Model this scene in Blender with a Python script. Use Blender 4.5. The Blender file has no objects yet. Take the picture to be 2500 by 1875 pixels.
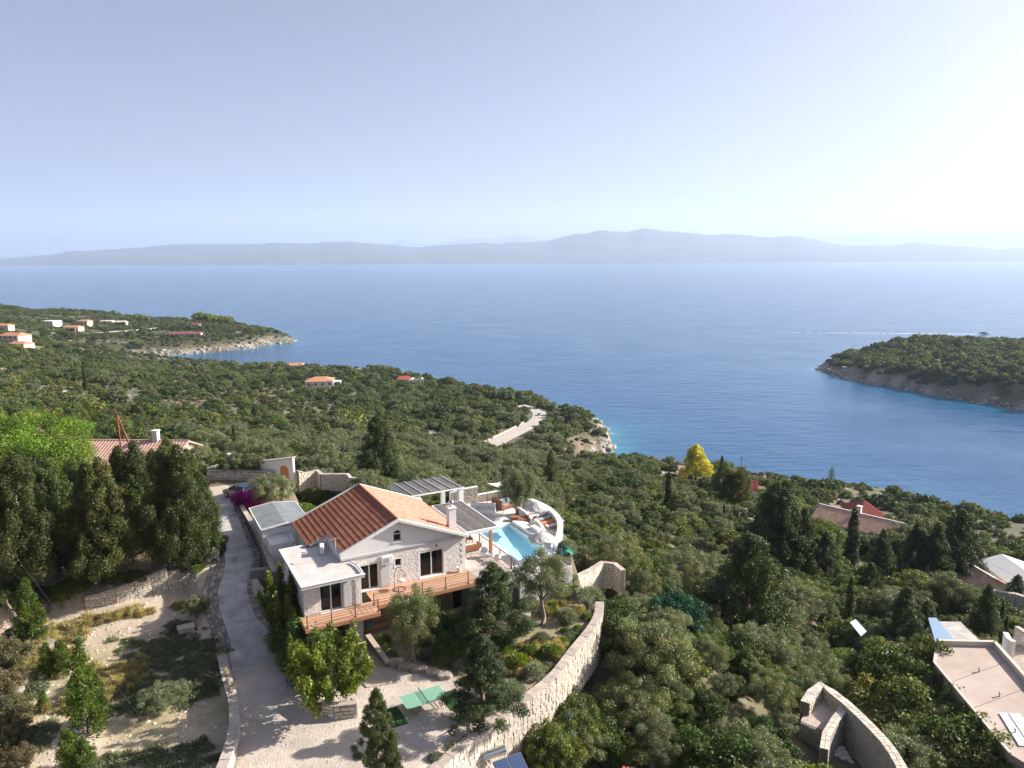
import bpy, bmesh, math, random
import numpy as np
from mathutils import Vector, Matrix
rng = np.random.default_rng(7)
random.seed(7)
SC = bpy.context.scene
COL = SC.collection

# ------------------------------------------------------------------ camera, sky, sun, exposure
HC = 88.0                                  # camera height above the sea
DK = HC - 25.0                             # deck level of the villa
FPX, HORY = 1780.0, 628.0                  # focal length and horizon row in 2500-px photo units
PITCH = math.atan((937.5 - HORY) / FPX)
cd = bpy.data.cameras.new('camera'); cam = bpy.data.objects.new('camera', cd); COL.objects.link(cam)
cam.location = (0, 0, HC)
ROLL = math.radians(-0.25)
cam.rotation_euler = (Matrix.Rotation(math.pi / 2 - PITCH, 3, 'X') @ Matrix.Rotation(ROLL, 3, 'Z')).to_euler()
cd.sensor_width = 36; cd.lens = 36 * FPX / 2500; cd.clip_start = 0.5; cd.clip_end = 90000
SC.camera = cam

SUN_AZ, SUN_EL = 73.0, 26.5                # degrees right of the view direction, degrees up
w = bpy.data.worlds.new('World'); SC.world = w; w.use_nodes = True
nt = w.node_tree; bg = nt.nodes['Background']
sky = nt.nodes.new('ShaderNodeTexSky'); sky.sky_type = 'NISHITA'; sky.sun_disc = False
sky.sun_elevation = math.radians(SUN_EL); sky.sun_rotation = math.radians(SUN_AZ)
sky.altitude = 90; sky.air_density = 1.0; sky.dust_density = 3.5; sky.ozone_density = 4.0
tn = nt.nodes.new('ShaderNodeMix'); tn.data_type = 'RGBA'; tn.blend_type = 'MULTIPLY'; tn.inputs[0].default_value = 1.0; tn.inputs[7].default_value = (1.10, 0.97, 0.99, 1); hs = nt.nodes.new('ShaderNodeHueSaturation'); hs.inputs['Saturation'].default_value = 0.74; nt.links.new(sky.outputs[0], hs.inputs['Color']); nt.links.new(hs.outputs[0], tn.inputs[6]); nt.links.new(tn.outputs[2], bg.inputs[0]); bg.inputs[1].default_value = 0.053
ld = bpy.data.lights.new('sun', 'SUN'); ld.energy = 5.0; ld.angle = math.radians(0.6); ld.color = (1.0, 0.93, 0.83)
sun = bpy.data.objects.new('sun', ld); COL.objects.link(sun)
_d = Vector((math.sin(math.radians(SUN_AZ)) * math.cos(math.radians(SUN_EL)), math.cos(math.radians(SUN_AZ)) * math.cos(math.radians(SUN_EL)), math.sin(math.radians(SUN_EL))))
sun.rotation_euler = _d.to_track_quat('Z', 'Y').to_euler(); sun.location = (200, 100, 300)
SC.view_settings.view_transform = 'Standard'; SC.view_settings.look = 'None'
SC.view_settings.exposure = 1.3; SC.view_settings.gamma = 1.0; SC.view_settings.use_curve_mapping = False
SC.cycles.use_denoising = True
SC.cycles.max_bounces = 7; SC.cycles.diffuse_bounces = 3; SC.cycles.glossy_bounces = 3; SC.cycles.transmission_bounces = 4
SC.cycles.transparent_max_bounces = 8; SC.cycles.volume_bounces = 2
SC.cycles.sample_clamp_indirect = 6.0

# ------------------------------------------------------------------ helpers
def ray(px, py):
    x = (px - 1250) / FPX; y = (937.5 - py) / FPX
    c, s = math.cos(ROLL), math.sin(ROLL); x, y = x * c - y * s, x * s + y * c
    return Vector((x, math.cos(PITCH) + y * math.sin(PITCH), -math.sin(PITCH) + y * math.cos(PITCH)))
CAM = Vector((0, 0, HC))
def G(px, py, z):
    """world point at height z on the ray of a photo pixel"""
    r = ray(px, py); return CAM + r * ((z - HC) / r.z)
def GD(px, py, y):
    r = ray(px, py); return CAM + r * (y / r.y)
TH = math.radians(28.6)                    # bearing of the villa's front wall
_o = CAM + ray(1136, 1388) * (-25.0 / ray(1136, 1388).z)
ORG = Vector((_o.x, _o.y, DK))
UX = Vector((math.cos(TH), math.sin(TH), 0)); VX = Vector((-math.sin(TH), math.cos(TH), 0))
def L(u, v, z=0.0):
    """villa frame: u along the front wall to the right, v into the house, z above the deck"""
    return ORG + UX * u + VX * v + Vector((0, 0, z))
def uv_of(p):
    d = Vector(p) - ORG; return d.dot(UX), d.dot(VX), d.z
def LZ(px, py, z):
    return uv_of(G(px, py, DK + z))

MATS = {}
def mat(name, color, rough=0.8, var=0.0, scale=3.0, bump=0.0, bscale=None, color2=None, metallic=0.0, spec=0.4, detail=5, coords='Object', attr=None, rnd=0.0, stretch=None, alpha=None):
    """procedural surface: a base colour broken up by noise, fine relief by bump"""
    m = bpy.data.materials.new(name); m.use_nodes = True; MATS[name] = m
    n = m.node_tree.nodes; l = m.node_tree.links; p = n['Principled BSDF']
    p.inputs['Roughness'].default_value = rough; p.inputs['Metallic'].default_value = metallic
    p.inputs['Specular IOR Level'].default_value = spec
    tc = n.new('ShaderNodeTexCoord'); src = tc.outputs[coords]
    if coords == 'World':
        pass
    if stretch:
        mp = n.new('ShaderNodeMapping'); mp.inputs['Scale'].default_value = stretch; l.new(src, mp.inputs[0]); src = mp.outputs[0]
    c1 = (*color, 1); c2 = (*(color2 or [min(1, c * (1 + var)) for c in color]), 1)
    out = None
    if var or color2:
        if not color2:
            c1 = (*[c * (1 - var) for c in color], 1)
        nz = n.new('ShaderNodeTexNoise'); nz.inputs['Scale'].default_value = scale; nz.inputs['Detail'].default_value = detail; nz.inputs['Roughness'].default_value = 0.65
        l.new(src, nz.inputs['Vector'])
        rp = n.new('ShaderNodeMapRange'); rp.inputs[1].default_value = 0.3; rp.inputs[2].default_value = 0.7; l.new(nz.outputs['Fac'], rp.inputs[0])
        mx = n.new('ShaderNodeMix'); mx.data_type = 'RGBA'; mx.inputs[6].default_value = c1; mx.inputs[7].default_value = c2
        l.new(rp.outputs[0], mx.inputs[0]); out = mx.outputs[2]
    if rnd:
        oi = n.new('ShaderNodeObjectInfo'); mr = n.new('ShaderNodeMapRange'); mr.inputs[3].default_value = 1 - rnd; mr.inputs[4].default_value = 1 + rnd
        l.new(oi.outputs['Random'], mr.inputs[0])
        sc = n.new('ShaderNodeVectorMath'); sc.operation = 'SCALE'
        if out is None: sc.inputs[0].default_value = color
        else: l.new(out, sc.inputs[0])
        l.new(mr.outputs[0], sc.inputs['Scale']); out = sc.outputs[0]
    if attr:
        at = n.new('ShaderNodeAttribute'); at.attribute_name = attr
        sc = n.new('ShaderNodeMix'); sc.data_type = 'RGBA'; sc.blend_type = 'MULTIPLY'; sc.inputs[0].default_value = 1.0
        if out is None: sc.inputs[6].default_value = c1
        else: l.new(out, sc.inputs[6])
        l.new(at.outputs['Color'], sc.inputs[7]); out = sc.outputs[2]
    if out is None: p.inputs['Base Color'].default_value = c1
    else: l.new(out, p.inputs['Base Color'])
    if bump:
        nb = n.new('ShaderNodeTexNoise'); nb.inputs['Scale'].default_value = bscale or scale * 4; nb.inputs['Detail'].default_value = 6
        l.new(src, nb.inputs['Vector'])
        b = n.new('ShaderNodeBump'); b.inputs['Strength'].default_value = 1.0; b.inputs['Distance'].default_value = bump
        l.new(nb.outputs['Fac'], b.inputs['Height']); l.new(b.outputs[0], p.inputs['Normal'])
    return m

def tag(o, label=None, cat=None, group=None, kind=None):
    if label: o['label'] = label
    if cat: o['category'] = cat
    if group: o['group'] = group
    if kind: o['kind'] = kind
    return o
def empty(name, loc=(0, 0, 0), rz=0.0, label=None, cat=None, group=None):
    o = bpy.data.objects.new(name, None); COL.objects.link(o); o.location = loc; o.rotation_euler = (0, 0, rz)
    o.empty_display_size = 0.3
    return tag(o, label, cat, group)
def mesh_np(name, V, F, m=None, parent=None, smooth=False, colors=None, mats=None, midx=None):
    """V (n,3) array, F list of faces or an (m,k) array -> ONE mesh object"""
    me = bpy.data.meshes.new(name)
    V = np.asarray(V, dtype=np.float32)
    if isinstance(F, np.ndarray):
        nf, k = F.shape
        me.vertices.add(len(V)); me.vertices.foreach_set('co', V.ravel())
        me.loops.add(nf * k); me.loops.foreach_set('vertex_index', F.astype(np.int32).ravel())
        me.polygons.add(nf); me.polygons.foreach_set('loop_start', np.arange(0, nf * k, k, dtype=np.int32))
        me.update(calc_edges=True)
    else:
        me.from_pydata([tuple(map(float, v)) for v in V], [], F); me.update()
    if smooth: me.polygons.foreach_set('use_smooth', np.ones(len(me.polygons), dtype=bool))
    if colors is not None:
        a = me.color_attributes.new('tint', 'FLOAT_COLOR', 'POINT')
        c = np.ones((len(V), 4), dtype=np.float32); c[:, :3] = colors; a.data.foreach_set('color', c.ravel())
    for x in (mats or ([m] if m else [])): me.materials.append(x)
    if midx is not None: me.polygons.foreach_set('material_index', np.asarray(midx, dtype=np.int32))
    o = bpy.data.objects.new(name, me); COL.objects.link(o)
    if parent is not None: o.parent = parent
    return o
def part_from(name, data, parent, loc=(0, 0, 0), rot=(0, 0, 0), scale=(1, 1, 1)):
    o = bpy.data.objects.new(name, data); COL.objects.link(o); o.parent = parent
    o.location = loc; o.rotation_euler = rot; o.scale = scale
    return o
class MB:
    """collects simple solids in the local axes of a frame and links them as one mesh"""
    def __init__(s): s.v = []; s.f = []
    def add(s, vs, fs):
        b = len(s.v); s.v += [tuple(v) for v in vs]; s.f += [tuple(b + i for i in f) for f in fs]; return s
    def box(s, x0, x1, y0, y1, z0, z1):
        return s.add([(x0, y0, z0), (x1, y0, z0), (x1, y1, z0), (x0, y1, z0), (x0, y0, z1), (x1, y0, z1), (x1, y1, z1), (x0, y1, z1)],
                     [(0, 3, 2, 1), (4, 5, 6, 7), (0, 1, 5, 4), (1, 2, 6, 5), (2, 3, 7, 6), (3, 0, 4, 7)])
    def hexa(s, p):
        return s.add(p, [(0, 3, 2, 1), (4, 5, 6, 7), (0, 1, 5, 4), (1, 2, 6, 5), (2, 3, 7, 6), (3, 0, 4, 7)])
    def beam(s, a, b, w, h=None, up=(0, 0, 1)):
        a = Vector(a); b = Vector(b); d = (b - a).normalized(); h = h or w
        r = d.cross(Vector(up))
        if r.length < 1e-4: r = d.cross(Vector((1, 0, 0)))
        r.normalize(); q = r.cross(d).normalized(); r *= w / 2; q *= h / 2
        return s.hexa([a - r - q, a + r - q, b + r - q, b - r - q, a - r + q, a + r + q, b + r + q, b - r + q])
    def tube(s, pts, r, n=8, caps=True):
        pts = [Vector(p) for p in pts]; rs = r if isinstance(r, (list, tuple)) else [r] * len(pts)
        b = len(s.v)
        for i, p in enumerate(pts):
            d = (pts[min(i + 1, len(pts) - 1)] - pts[max(i - 1, 0)]).normalized()
            a = d.cross(Vector((0, 0, 1)));
            if a.length < 1e-3: a = Vector((1, 0, 0))
            a.normalize(); c = a.cross(d).normalized()
            for k in range(n):
                t = 2 * math.pi * k / n; s.v.append(tuple(p + a * (rs[i] * math.cos(t)) + c * (rs[i] * math.sin(t))))
        for i in range(len(pts) - 1):
            for k in range(n):
                k2 = (k + 1) % n; s.f.append((b + i * n + k, b + i * n + k2, b + (i + 1) * n + k2, b + (i + 1) * n + k))
        if caps:
            s.f.append(tuple(b + k for k in range(n))); s.f.append(tuple(b + (len(pts) - 1) * n + k for k in reversed(range(n))))
        return s
    def lathe(s, prof, n=16, c=(0, 0, 0)):
        b = len(s.v)
        for (r, z) in prof:
            for k in range(n):
                t = 2 * math.pi * k / n; s.v.append((c[0] + r * math.cos(t), c[1] + r * math.sin(t), c[2] + z))
        for i in range(len(prof) - 1):
            for k in range(n):
                k2 = (k + 1) % n; s.f.append((b + i * n + k, b + i * n + k2, b + (i + 1) * n + k2, b + (i + 1) * n + k))
        s.f.append(tuple(b + k for k in reversed(range(n)))); s.f.append(tuple(b + (len(prof) - 1) * n + k for k in range(n)))
        return s
    def prism(s, poly, z0, z1):
        """vertical prism over a counter-clockwise polygon"""
        n = len(poly); a = sum(poly[i][0] * poly[(i + 1) % n][1] - poly[(i + 1) % n][0] * poly[i][1] for i in range(n))
        if a < 0: poly = poly[::-1]
        zt = z1 if isinstance(z1, (list, tuple)) else [z1] * n; zb = z0 if isinstance(z0, (list, tuple)) else [z0] * n
        vs = [(p[0], p[1], zb[i]) for i, p in enumerate(poly)] + [(p[0], p[1], zt[i]) for i, p in enumerate(poly)]
        fs = [tuple(reversed(range(n))), tuple(range(n, 2 * n))] + [(i, (i + 1) % n, n + (i + 1) % n, n + i) for i in range(n)]
        return s.add(vs, fs)
    def build(s, name, m, parent=None, smooth=False, bevel=0.0):
        o = mesh_np(name, np.array(s.v) if s.v else np.zeros((0, 3)), s.f, m, parent, smooth)
        if bevel:
            md = o.modifiers.new('bevel', 'BEVEL'); md.width = bevel; md.segments = 1; md.limit_method = 'ANGLE'
        return o

# smooth value noise on arrays
_perm = rng.permutation(4096).astype(np.int64)
def vnoise(x, y, seed=0):
    xi = np.floor(x).astype(np.int64); yi = np.floor(y).astype(np.int64); fx = x - xi; fy = y - yi
    fx = fx * fx * (3 - 2 * fx); fy = fy * fy * (3 - 2 * fy)
    def h(a, b): return _perm[(_perm[(a + seed * 131) % 4096] + b) % 4096] / 4096.0
    return (h(xi, yi) * (1 - fx) + h(xi + 1, yi) * fx) * (1 - fy) + (h(xi, yi + 1) * (1 - fx) + h(xi + 1, yi + 1) * fx) * fy
def fbm(x, y, oct=5, seed=0, gain=0.5):
    s = 0; a = 1; t = 0
    for i in range(oct):
        s = s + a * vnoise(x * 2 ** i, y * 2 ** i, seed + i); t += a; a *= gain
    return s / t
def in_poly(x, y, poly):
    x = np.asarray(x, float); y = np.asarray(y, float); r = np.zeros(x.shape, bool); n = len(poly)
    for i in range(n):
        x0, y0 = poly[i][:2]; x1, y1 = poly[(i + 1) % n][:2]
        if y0 == y1: continue
        c = ((y0 > y) != (y1 > y)) & (x < (x1 - x0) * (y - y0) / (y1 - y0) + x0); r ^= c
    return r
def seg_dist(x, y, poly, closed=True):
    x = np.asarray(x, float); y = np.asarray(y, float); d = np.full(x.shape, 1e9); n = len(poly)
    for i in range(n if closed else n - 1):
        x0, y0 = poly[i][:2]; x1, y1 = poly[(i + 1) % n][:2]; dx, dy = x1 - x0, y1 - y0
        t = np.clip(((x - x0) * dx + (y - y0) * dy) / max(dx * dx + dy * dy, 1e-9), 0, 1)
        d = np.minimum(d, np.hypot(x - x0 - t * dx, y - y0 - t * dy))
    return d
def densify(pts, step, jit=0.0, closed=False):
    out = []; n = len(pts)
    for i in range(n if closed else n - 1):
        a = Vector(pts[i]); b = Vector(pts[(i + 1) % n]); k = max(1, int((b - a).length / step))
        for j in range(k):
            p = a.lerp(b, j / k)
            if jit: p = p + Vector((random.uniform(-jit, jit), random.uniform(-jit, jit), 0) if len(p) == 3 else (random.uniform(-jit, jit), random.uniform(-jit, jit)))
            out.append(p)
    if not closed: out.append(Vector(pts[-1]))
    return out
# ------------------------------------------------------------------ coastlines and terrain
def sea_pts(lst): return [G(a, b, 0.0).to_2d() for a, b in lst]
def rough_coast(pts, step=9.0, jit=2.5, sub=2):
    return [tuple(p) for p in densify(pts, step, jit, closed=True)]
MAIN = sea_pts([(237, 883), (300, 892), (400, 894), (500, 897), (620, 903), (720, 909), (830, 909), (900, 903), (945, 904), (972, 911), (992, 921), (1030, 936), (1100, 947), (1200, 962), (1270, 975),
    (1330, 994), (1390, 1012), (1440, 1030), (1480, 1048), (1500, 1066), (1500, 1088), (1488, 1104), (1462, 1116), (1438, 1126), (1420, 1142), (1460, 1152), (1560, 1150), (1650, 1160), (1760, 1176), (1880, 1200),
    (2000, 1222), (2100, 1228), (2200, 1240), (2290, 1262), (2350, 1287), (2420, 1300), (2500, 1312)])
MAIN += [Vector((420, 150)), Vector((420, -150)), Vector((-900, -150)), Vector((-900, 900))]
PEN = sea_pts([(237, 877), (275, 875), (323, 873), (412, 868), (515, 860), (612, 851), (670, 840), (724, 833), (700, 823), (655, 813), (600, 803), (500, 796), (300, 789), (100, 788), (-200, 790)])
PEN += [Vector((-900, 1050)), Vector((-900, 600)), Vector((-420, 560))]
HEAD = sea_pts([(1996, 901), (2022, 911), (2079, 929), (2119, 936), (2174, 944), (2248, 957), (2323, 973), (2422, 988), (2497, 1000), (2600, 1015), (2800, 1040)])
HEAD += [Vector((760, 640)), Vector((520, 735)), *sea_pts([(2300, 850), (2140, 862), (2060, 880), (2018, 888)])]
COASTS = [rough_coast(MAIN), rough_coast(PEN, 9, 2.5), rough_coast(HEAD, 8, 2.5)]

CP = []   # control points x, y, z
def cp(px, py, z): p = G(px, py, z); CP.append((p.x, p.y, z))
def cpu(u, v, z): p = L(u, v, z); CP.append((p.x, p.y, p.z))
for a in [(1175, 1096, 10), (1250, 1060, 9), (1317, 1024, 8), (1325, 1005, 7.5), (1400, 1050, 9), (1450, 1075, 6), (1380, 1080, 9), (1000, 975, 10), (760, 930, 12), (900, 1000, 17), (900, 1050, 27), (900, 1100, 37), (900, 1140, 45),
          (600, 930, 10), (600, 1000, 24), (600, 1060, 38), (300, 905, 14), (100, 900, 30), (0, 850, 36), (40, 832, 34), (0, 800, 30), (200, 812, 17), (150, 786, 21), (455, 812, 11), (300, 795, 14), (560, 800, 12), (500, 830, 10), (350, 850, 7), (650, 820, 7),
          (300, 1000, 32), (0, 1000, 43), (100, 950, 36), (-200, 900, 50), (-300, 1000, 60), (1100, 1125, 24), (1250, 1120, 18), (1180, 1125, 19), (1350, 1140, 24),
          (2223, 836, 14), (2350, 838, 15), (2480, 845, 14), (2150, 860, 10), (2100, 890, 7), (2250, 900, 12), (2400, 920, 12), (2060, 895, 3), (2600, 900, 14),
          (1640, 1300, 46), (1650, 1200, 34), (1650, 1165, 20), (1500, 1200, 37), (1400, 1250, 47), (1500, 1290, 51), (1900, 1300, 38), (2100, 1260, 22), (2100, 1400, 40), (1800, 1420, 47), (2400, 1500, 42), (2400, 1400, 36), (2400, 1700, 45),
          (2300, 1320, 20), (2450, 1340, 14), (1900, 1700, 50), (1500, 1750, 54), (1400, 1850, 55), (1700, 1550, 51), (1900, 1550, 48), (1600, 1450, 53), (2150, 1600, 45), (2000, 1850, 51), (2300, 1850, 47), (1500, 1540, 55.5),
          (1350, 1700, 56), (1250, 1780, 56.5), (1150, 1870, 57)]:
    cp(*a)
for a in [(1250, 20, 56), (0, 20, 58)]: pass
CP += [(-120, 20, 66), (0, 10, 58), (0, -60, 60), (90, 10, 48), (120, -40, 50), (-120, -60, 74), (-300, 0, 90), (-500, 300, 80), (250, 60, 22), (300, 0, 30)]
# around the villa (u, v, z above deck)
for a in [(-13, 12, -0.1), (0, 14, -0.5), (6, 16, -1.2), (14, 14, -3.8), (16, 6, -5.8), (14, -2, -5.6), (18, 2, -7.2), (17, -4, -7.4), (-25, 18, 0.4), (-22, 30, 0.6), (-12, 24, -0.2), (0, 24, -2.5), (12, 26, -7), (24, 12, -9), (22, 0, -8.5),
          (-40, 10, -0.2), (-34, 0, -1.0), (-55, 10, -1), (-55, -10, -3), (-40, -14, -3.7), (-28, -18, -3.9), (-24, -28, -4.3), (-36, -30, -4.8), (-60, -35, -5), (-40, 40, -5), (-60, 35, -4), (-20, 48, -8)]:
    cpu(*a)
_cp = np.array(CP); _n = len(_cp)
def _phi(r): return r                      # biharmonic-like linear kernel: no overshoot
_A = _phi(np.hypot(_cp[:, None, 0] - _cp[None, :, 0], _cp[:, None, 1] - _cp[None, :, 1])); _A[np.arange(_n), np.arange(_n)] += 1.5
_P = np.c_[np.ones(_n), _cp[:, :2]]
_M = np.block([[_A, _P], [_P.T, np.zeros((3, 3))]]); _W = np.linalg.solve(_M, np.r_[_cp[:, 2], 0, 0, 0])
def base_h(x, y):
    s = _W[_n] + _W[_n + 1] * x + _W[_n + 2] * y
    for i in range(_n): s = s + _W[i] * np.sqrt((x - _cp[i, 0]) ** 2 + (y - _cp[i, 1]) ** 2 + 4.0)
    return s
PADS = []   # (polygon xy, z function or number, feather, inside offset)
def pad(poly, z, feather=1.0): PADS.append(([tuple(Vector(p)[:2]) for p in poly], z, feather))
def plane_through(pts):
    A = np.array([[p[0], p[1], 1] for p in pts]); b = np.array([p[2] for p in pts]); c, *_ = np.linalg.lstsq(A, b, rcond=None)
    return lambda x, y: c[0] * x + c[1] * y + c[2]
def Lp(*uv): return [L(u, v).to_2d() for u, v in uv]
LOW = -3.3                                 # garage yard level relative to the deck
def drive_z(v):
    return np.interp(v, [-30, 0, 2.5, 4, 6.3, 8.5, 10.5, 12.4, 15, 25, 40], [LOW, LOW, -2.85, -2.45, -1.9, -1.35, -0.9, -0.5, 0.0, 0.2, 0.4])
_uxy = np.array(UX.to_2d()); _vxy = np.array(VX.to_2d()); _oxy = np.array(ORG.to_2d())
def to_uv(x, y): return (x - _oxy[0]) * _uxy[0] + (y - _oxy[1]) * _uxy[1], (x - _oxy[0]) * _vxy[0] + (y - _oxy[1]) * _vxy[1]
EAST0 = [(9.2, -5.9), (8.7, -6.7), (7.0, -8.4), (5.3, -9.5), (3.3, -10.7), (1.0, -12.4), (-1.3, -13.4), (-3.5, -14.2), (-7.2, -15.6), (-10.2, -17.0), (-13.5, -18.9)]
YARD = [(-19.1, -0.6), (-14.0, -0.6), (-13.6, 3.5), (-0.3, 3.5), (-0.3, 0), (3, -2.8), (8.6, -2.8)] + [(u - .26, v + .30) for u, v in EAST0] + [(-14.5, -21), (-21.9, -21), (-21.9, -15.5), (-20.2, -12.3), (-19.2, -9.6), (-18.75, -7), (-18.6, -4.9), (-18.65, -2.4)]
def yard_z(x, y):
    u, v = to_uv(x, y)
    return DK + LOW + np.clip((u - 0.5) / 8, 0, 1) * np.clip((v + 10) / 7, 0, 1) * 0.9 + 0.05 * fbm(u * 0.5, v * 0.5, 3, 4)
WALLFOOT = [G(120, 1500, DK - 2.5), G(213, 1485, DK - 2.5), G(250, 1480, DK - 2.45), G(286, 1474, DK - 2.4), G(330, 1461, DK - 2.3), G(372, 1448, DK - 2.2), G(410, 1436, DK - 2.0), G(446, 1430, DK - 1.85), G(487, 1409, DK - 1.45), G(512, 1392, DK - 1.0), G(529, 1374, DK - 0.65), G(531, 1352, DK - 0.4)]
_wf = [uv_of(p)[:2] for p in WALLFOOT]
FIELD = [(-22.3, -22), (-22.3, -15.5), (-20.75, -12.3), (-19.72, -9.6), (-19.2, -7), (-19.1, -4.9), (-19.12, -2.4), (-19.05, 0.6), (-19.4, 2), (-19.4, 8)] + [(u, v + 0.05) for u, v in _wf[::-1][1:]] + [(-44, 7), (-46, -26)]
def field_z(x, y):
    u, v = to_uv(x, y)
    return DK - 3.75 + np.clip((v + 4) / 14, 0, 1) * 1.5 + (u + 20) * 0.02 + 0.5 * (fbm(u * 0.16, v * 0.16, 4, 9) - 0.5) + 0.16 * (fbm(u * 0.9, v * 0.9, 3, 5) - 0.5)
UPPER = [(-17.6, 20.0), (-17.6, 17.5)] + [(u, v + 0.35) for u, v in _wf[::-1]] + [(-36, 16), (-37, 24), (-26, 34), (-18, 24)]
PLAT = [(-13.9, 3.5), (-13.9, 19), (-4, 19), (5, 17), (12.4, 15.2), (13.0, 7), (11.9, 3.5), (8.7, -2.5), (3, -2.5), (-0.2, 4)]
pad(Lp(*PLAT), DK - 0.62, 1.6)
pad(Lp((4.7, -0.3), (8.8, -0.3), (8.8, 8.35), (4.7, 8.35)), DK - 3.4, 0.3)
pad(Lp(*UPPER), lambda x, y: DK - 1.15 + np.clip((to_uv(x, y)[0] + 26) / 8, 0, 1) * 0.6 + 0.4 * fbm(x * 0.3, y * 0.3, 3, 2), 0.35)
pad(Lp(*FIELD), field_z, 0.25)
pad(Lp((-19.4, 40), (-19.4, 9.5), (-19.3, 3), (-19.3, -1), (-14, -1), (-13.9, 7), (-13.7, 24), (-8, 26), (-8, 40)), lambda x, y: DK + drive_z(to_uv(x, y)[1]) - 0.06, 0.5)
pad(Lp(*YARD), yard_z, 0.12)
ROAD = [G(a, b, z) for a, b, z in [(1120, 1118, 11), (1175, 1097, 10), (1215, 1078, 9.6), (1257, 1057, 9.2), (1290, 1040, 8.7), (1315, 1022, 8.2), (1318, 1008, 8), (1303, 1000, 7.8), (1292, 996, 7.6), (1270, 990, 7.6)]]
BACKROAD = [G(a, b, z) for a, b, z in [(232, 884, 2.5), (250, 880, 2.2), (275, 877, 1.8)]]
WHITEROAD = [G(a, b, z) for a, b, z in [(150, 824, 14), (250, 812, 15), (325, 807, 15), (400, 800, 14)]]
def path_pad(path, width, x, y, h, feather):
    d = seg_dist(x, y, path, False)
    i = d < width + feather
    if not i.any(): return h
    zz = np.zeros(i.sum()); best = np.full(i.sum(), 1e9); X = x[i]; Y = y[i]
    for a, b in zip(path[:-1], path[1:]):
        dx, dy = b.x - a.x, b.y - a.y; t = np.clip(((X - a.x) * dx + (Y - a.y) * dy) / (dx * dx + dy * dy), 0, 1)
        q = np.hypot(X - a.x - t * dx, Y - a.y - t * dy); m = q < best; best[m] = q[m]; zz[m] = (a.z + t * (b.z - a.z))[m]
    k = np.clip((best - width) / feather, 0, 1); k = k * k * (3 - 2 * k)
    h[i] = h[i] * k + (zz - 0.12) * (1 - k)
    return h
def land_h(x, y, full=True):
    x = np.asarray(x, float); y = np.asarray(y, float); sh = x.shape; x = x.ravel(); y = y.ravel()
    h = base_h(x, y)
    far = np.clip((np.hypot(x, y) - 90) / 120, 0, 1)
    h = h + far * 3.2 * (fbm(x / 45, y / 45, 5, 11) - 0.5) * 2
    sd = np.full(x.shape, -1e9)
    for c in COASTS:
        ins = in_poly(x, y, c)
        d = np.full(x.shape, 400.0); near = np.ones(x.shape, bool)
        xs = [p[0] for p in c]; ys = [p[1] for p in c]
        near = (x > min(xs) - 60) & (x < max(xs) + 60) & (y > min(ys) - 60) & (y < max(ys) + 60)
        if near.any(): d[near] = seg_dist(x[near], y[near], c)
        sd = np.maximum(sd, np.where(ins, d, -d))
    cliff = 0.5 + fbm(x / 14, y / 14, 4, 21) * 1.1
    ins = sd > 0
    jag = 2.2 * fbm(x / 3.2, y / 3.2, 4, 33) * np.clip(sd / 2.5, 0, 1) * np.clip((16 - sd) / 10, 0, 1)
    lim = 0.15 + sd * 0.62 * cliff + jag
    h = np.where(ins, np.minimum(np.maximum(h, 1.2), lim), -0.4 - np.clip(-sd * 0.3, 0, 9))
    h = path_pad(ROAD, 4.2, x, y, h, 5.0); h = path_pad(WHITEROAD, 4, x, y, h, 8.0); h = path_pad(BACKROAD, 6, x, y, h, 6.0)
    for poly, z, fe in PADS:
        xs = [p[0] for p in poly]; ys = [p[1] for p in poly]
        i = (x > min(xs) - fe) & (x < max(xs) + fe) & (y > min(ys) - fe) & (y < max(ys) + fe)
        if not i.any(): continue
        X = x[i]; Y = y[i]; d = seg_dist(X, Y, poly); d = np.where(in_poly(X, Y, poly), 0, d)
        k = np.clip(d / fe, 0, 1); k = k * k * (3 - 2 * k)
        zz = z(X, Y) if callable(z) else z
        h[i] = h[i] * k + zz * (1 - k)
    return h.reshape(sh), sd.reshape(sh)
# cached near-ground lookup, so that everything stands on the same surface
def lines(lo, hi, a, b, fine, grow):
    mid = list(np.arange(a, b + 1e-6, fine)); up = [b]; s = fine
    while up[-1] < hi: s = min(s * grow, 9.0); up.append(up[-1] + s)
    dn = [a]; s = fine
    while dn[-1] > lo: s = min(s * grow, 9.0); dn.append(dn[-1] - s)
    return np.array(dn[:0:-1] + mid + up[1:])
GX = lines(-900, 780, -42, 34, 0.42, 1.035); GY = lines(-140, 1120, 24, 92, 0.42, 1.02)
_X, _Y = np.meshgrid(GX, GY); HZ, SD = land_h(_X, _Y)
def gz(x, y):
    """height of the built ground sheet"""
    x = np.asarray(x, float); y = np.asarray(y, float)
    i = np.clip(np.searchsorted(GX, x) - 1, 0, len(GX) - 2); j = np.clip(np.searchsorted(GY, y) - 1, 0, len(GY) - 2)
    tx = np.clip((x - GX[i]) / (GX[i + 1] - GX[i]), 0, 1); ty = np.clip((y - GY[j]) / (GY[j + 1] - GY[j]), 0, 1)
    return (HZ[j, i] * (1 - tx) + HZ[j, i + 1] * tx) * (1 - ty) + (HZ[j + 1, i] * (1 - tx) + HZ[j + 1, i + 1] * tx) * ty
def gsd(x, y):
    i = np.clip(np.searchsorted(GX, x) - 1, 0, len(GX) - 2); j = np.clip(np.searchsorted(GY, y) - 1, 0, len(GY) - 2); return SD[j, i]
def gz1(x, y): return float(gz(np.array([x]), np.array([y]))[0])
def GL(u, v, dz=0.0):
    p = L(u, v); return Vector((p.x, p.y, gz1(p.x, p.y) + dz))
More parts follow.
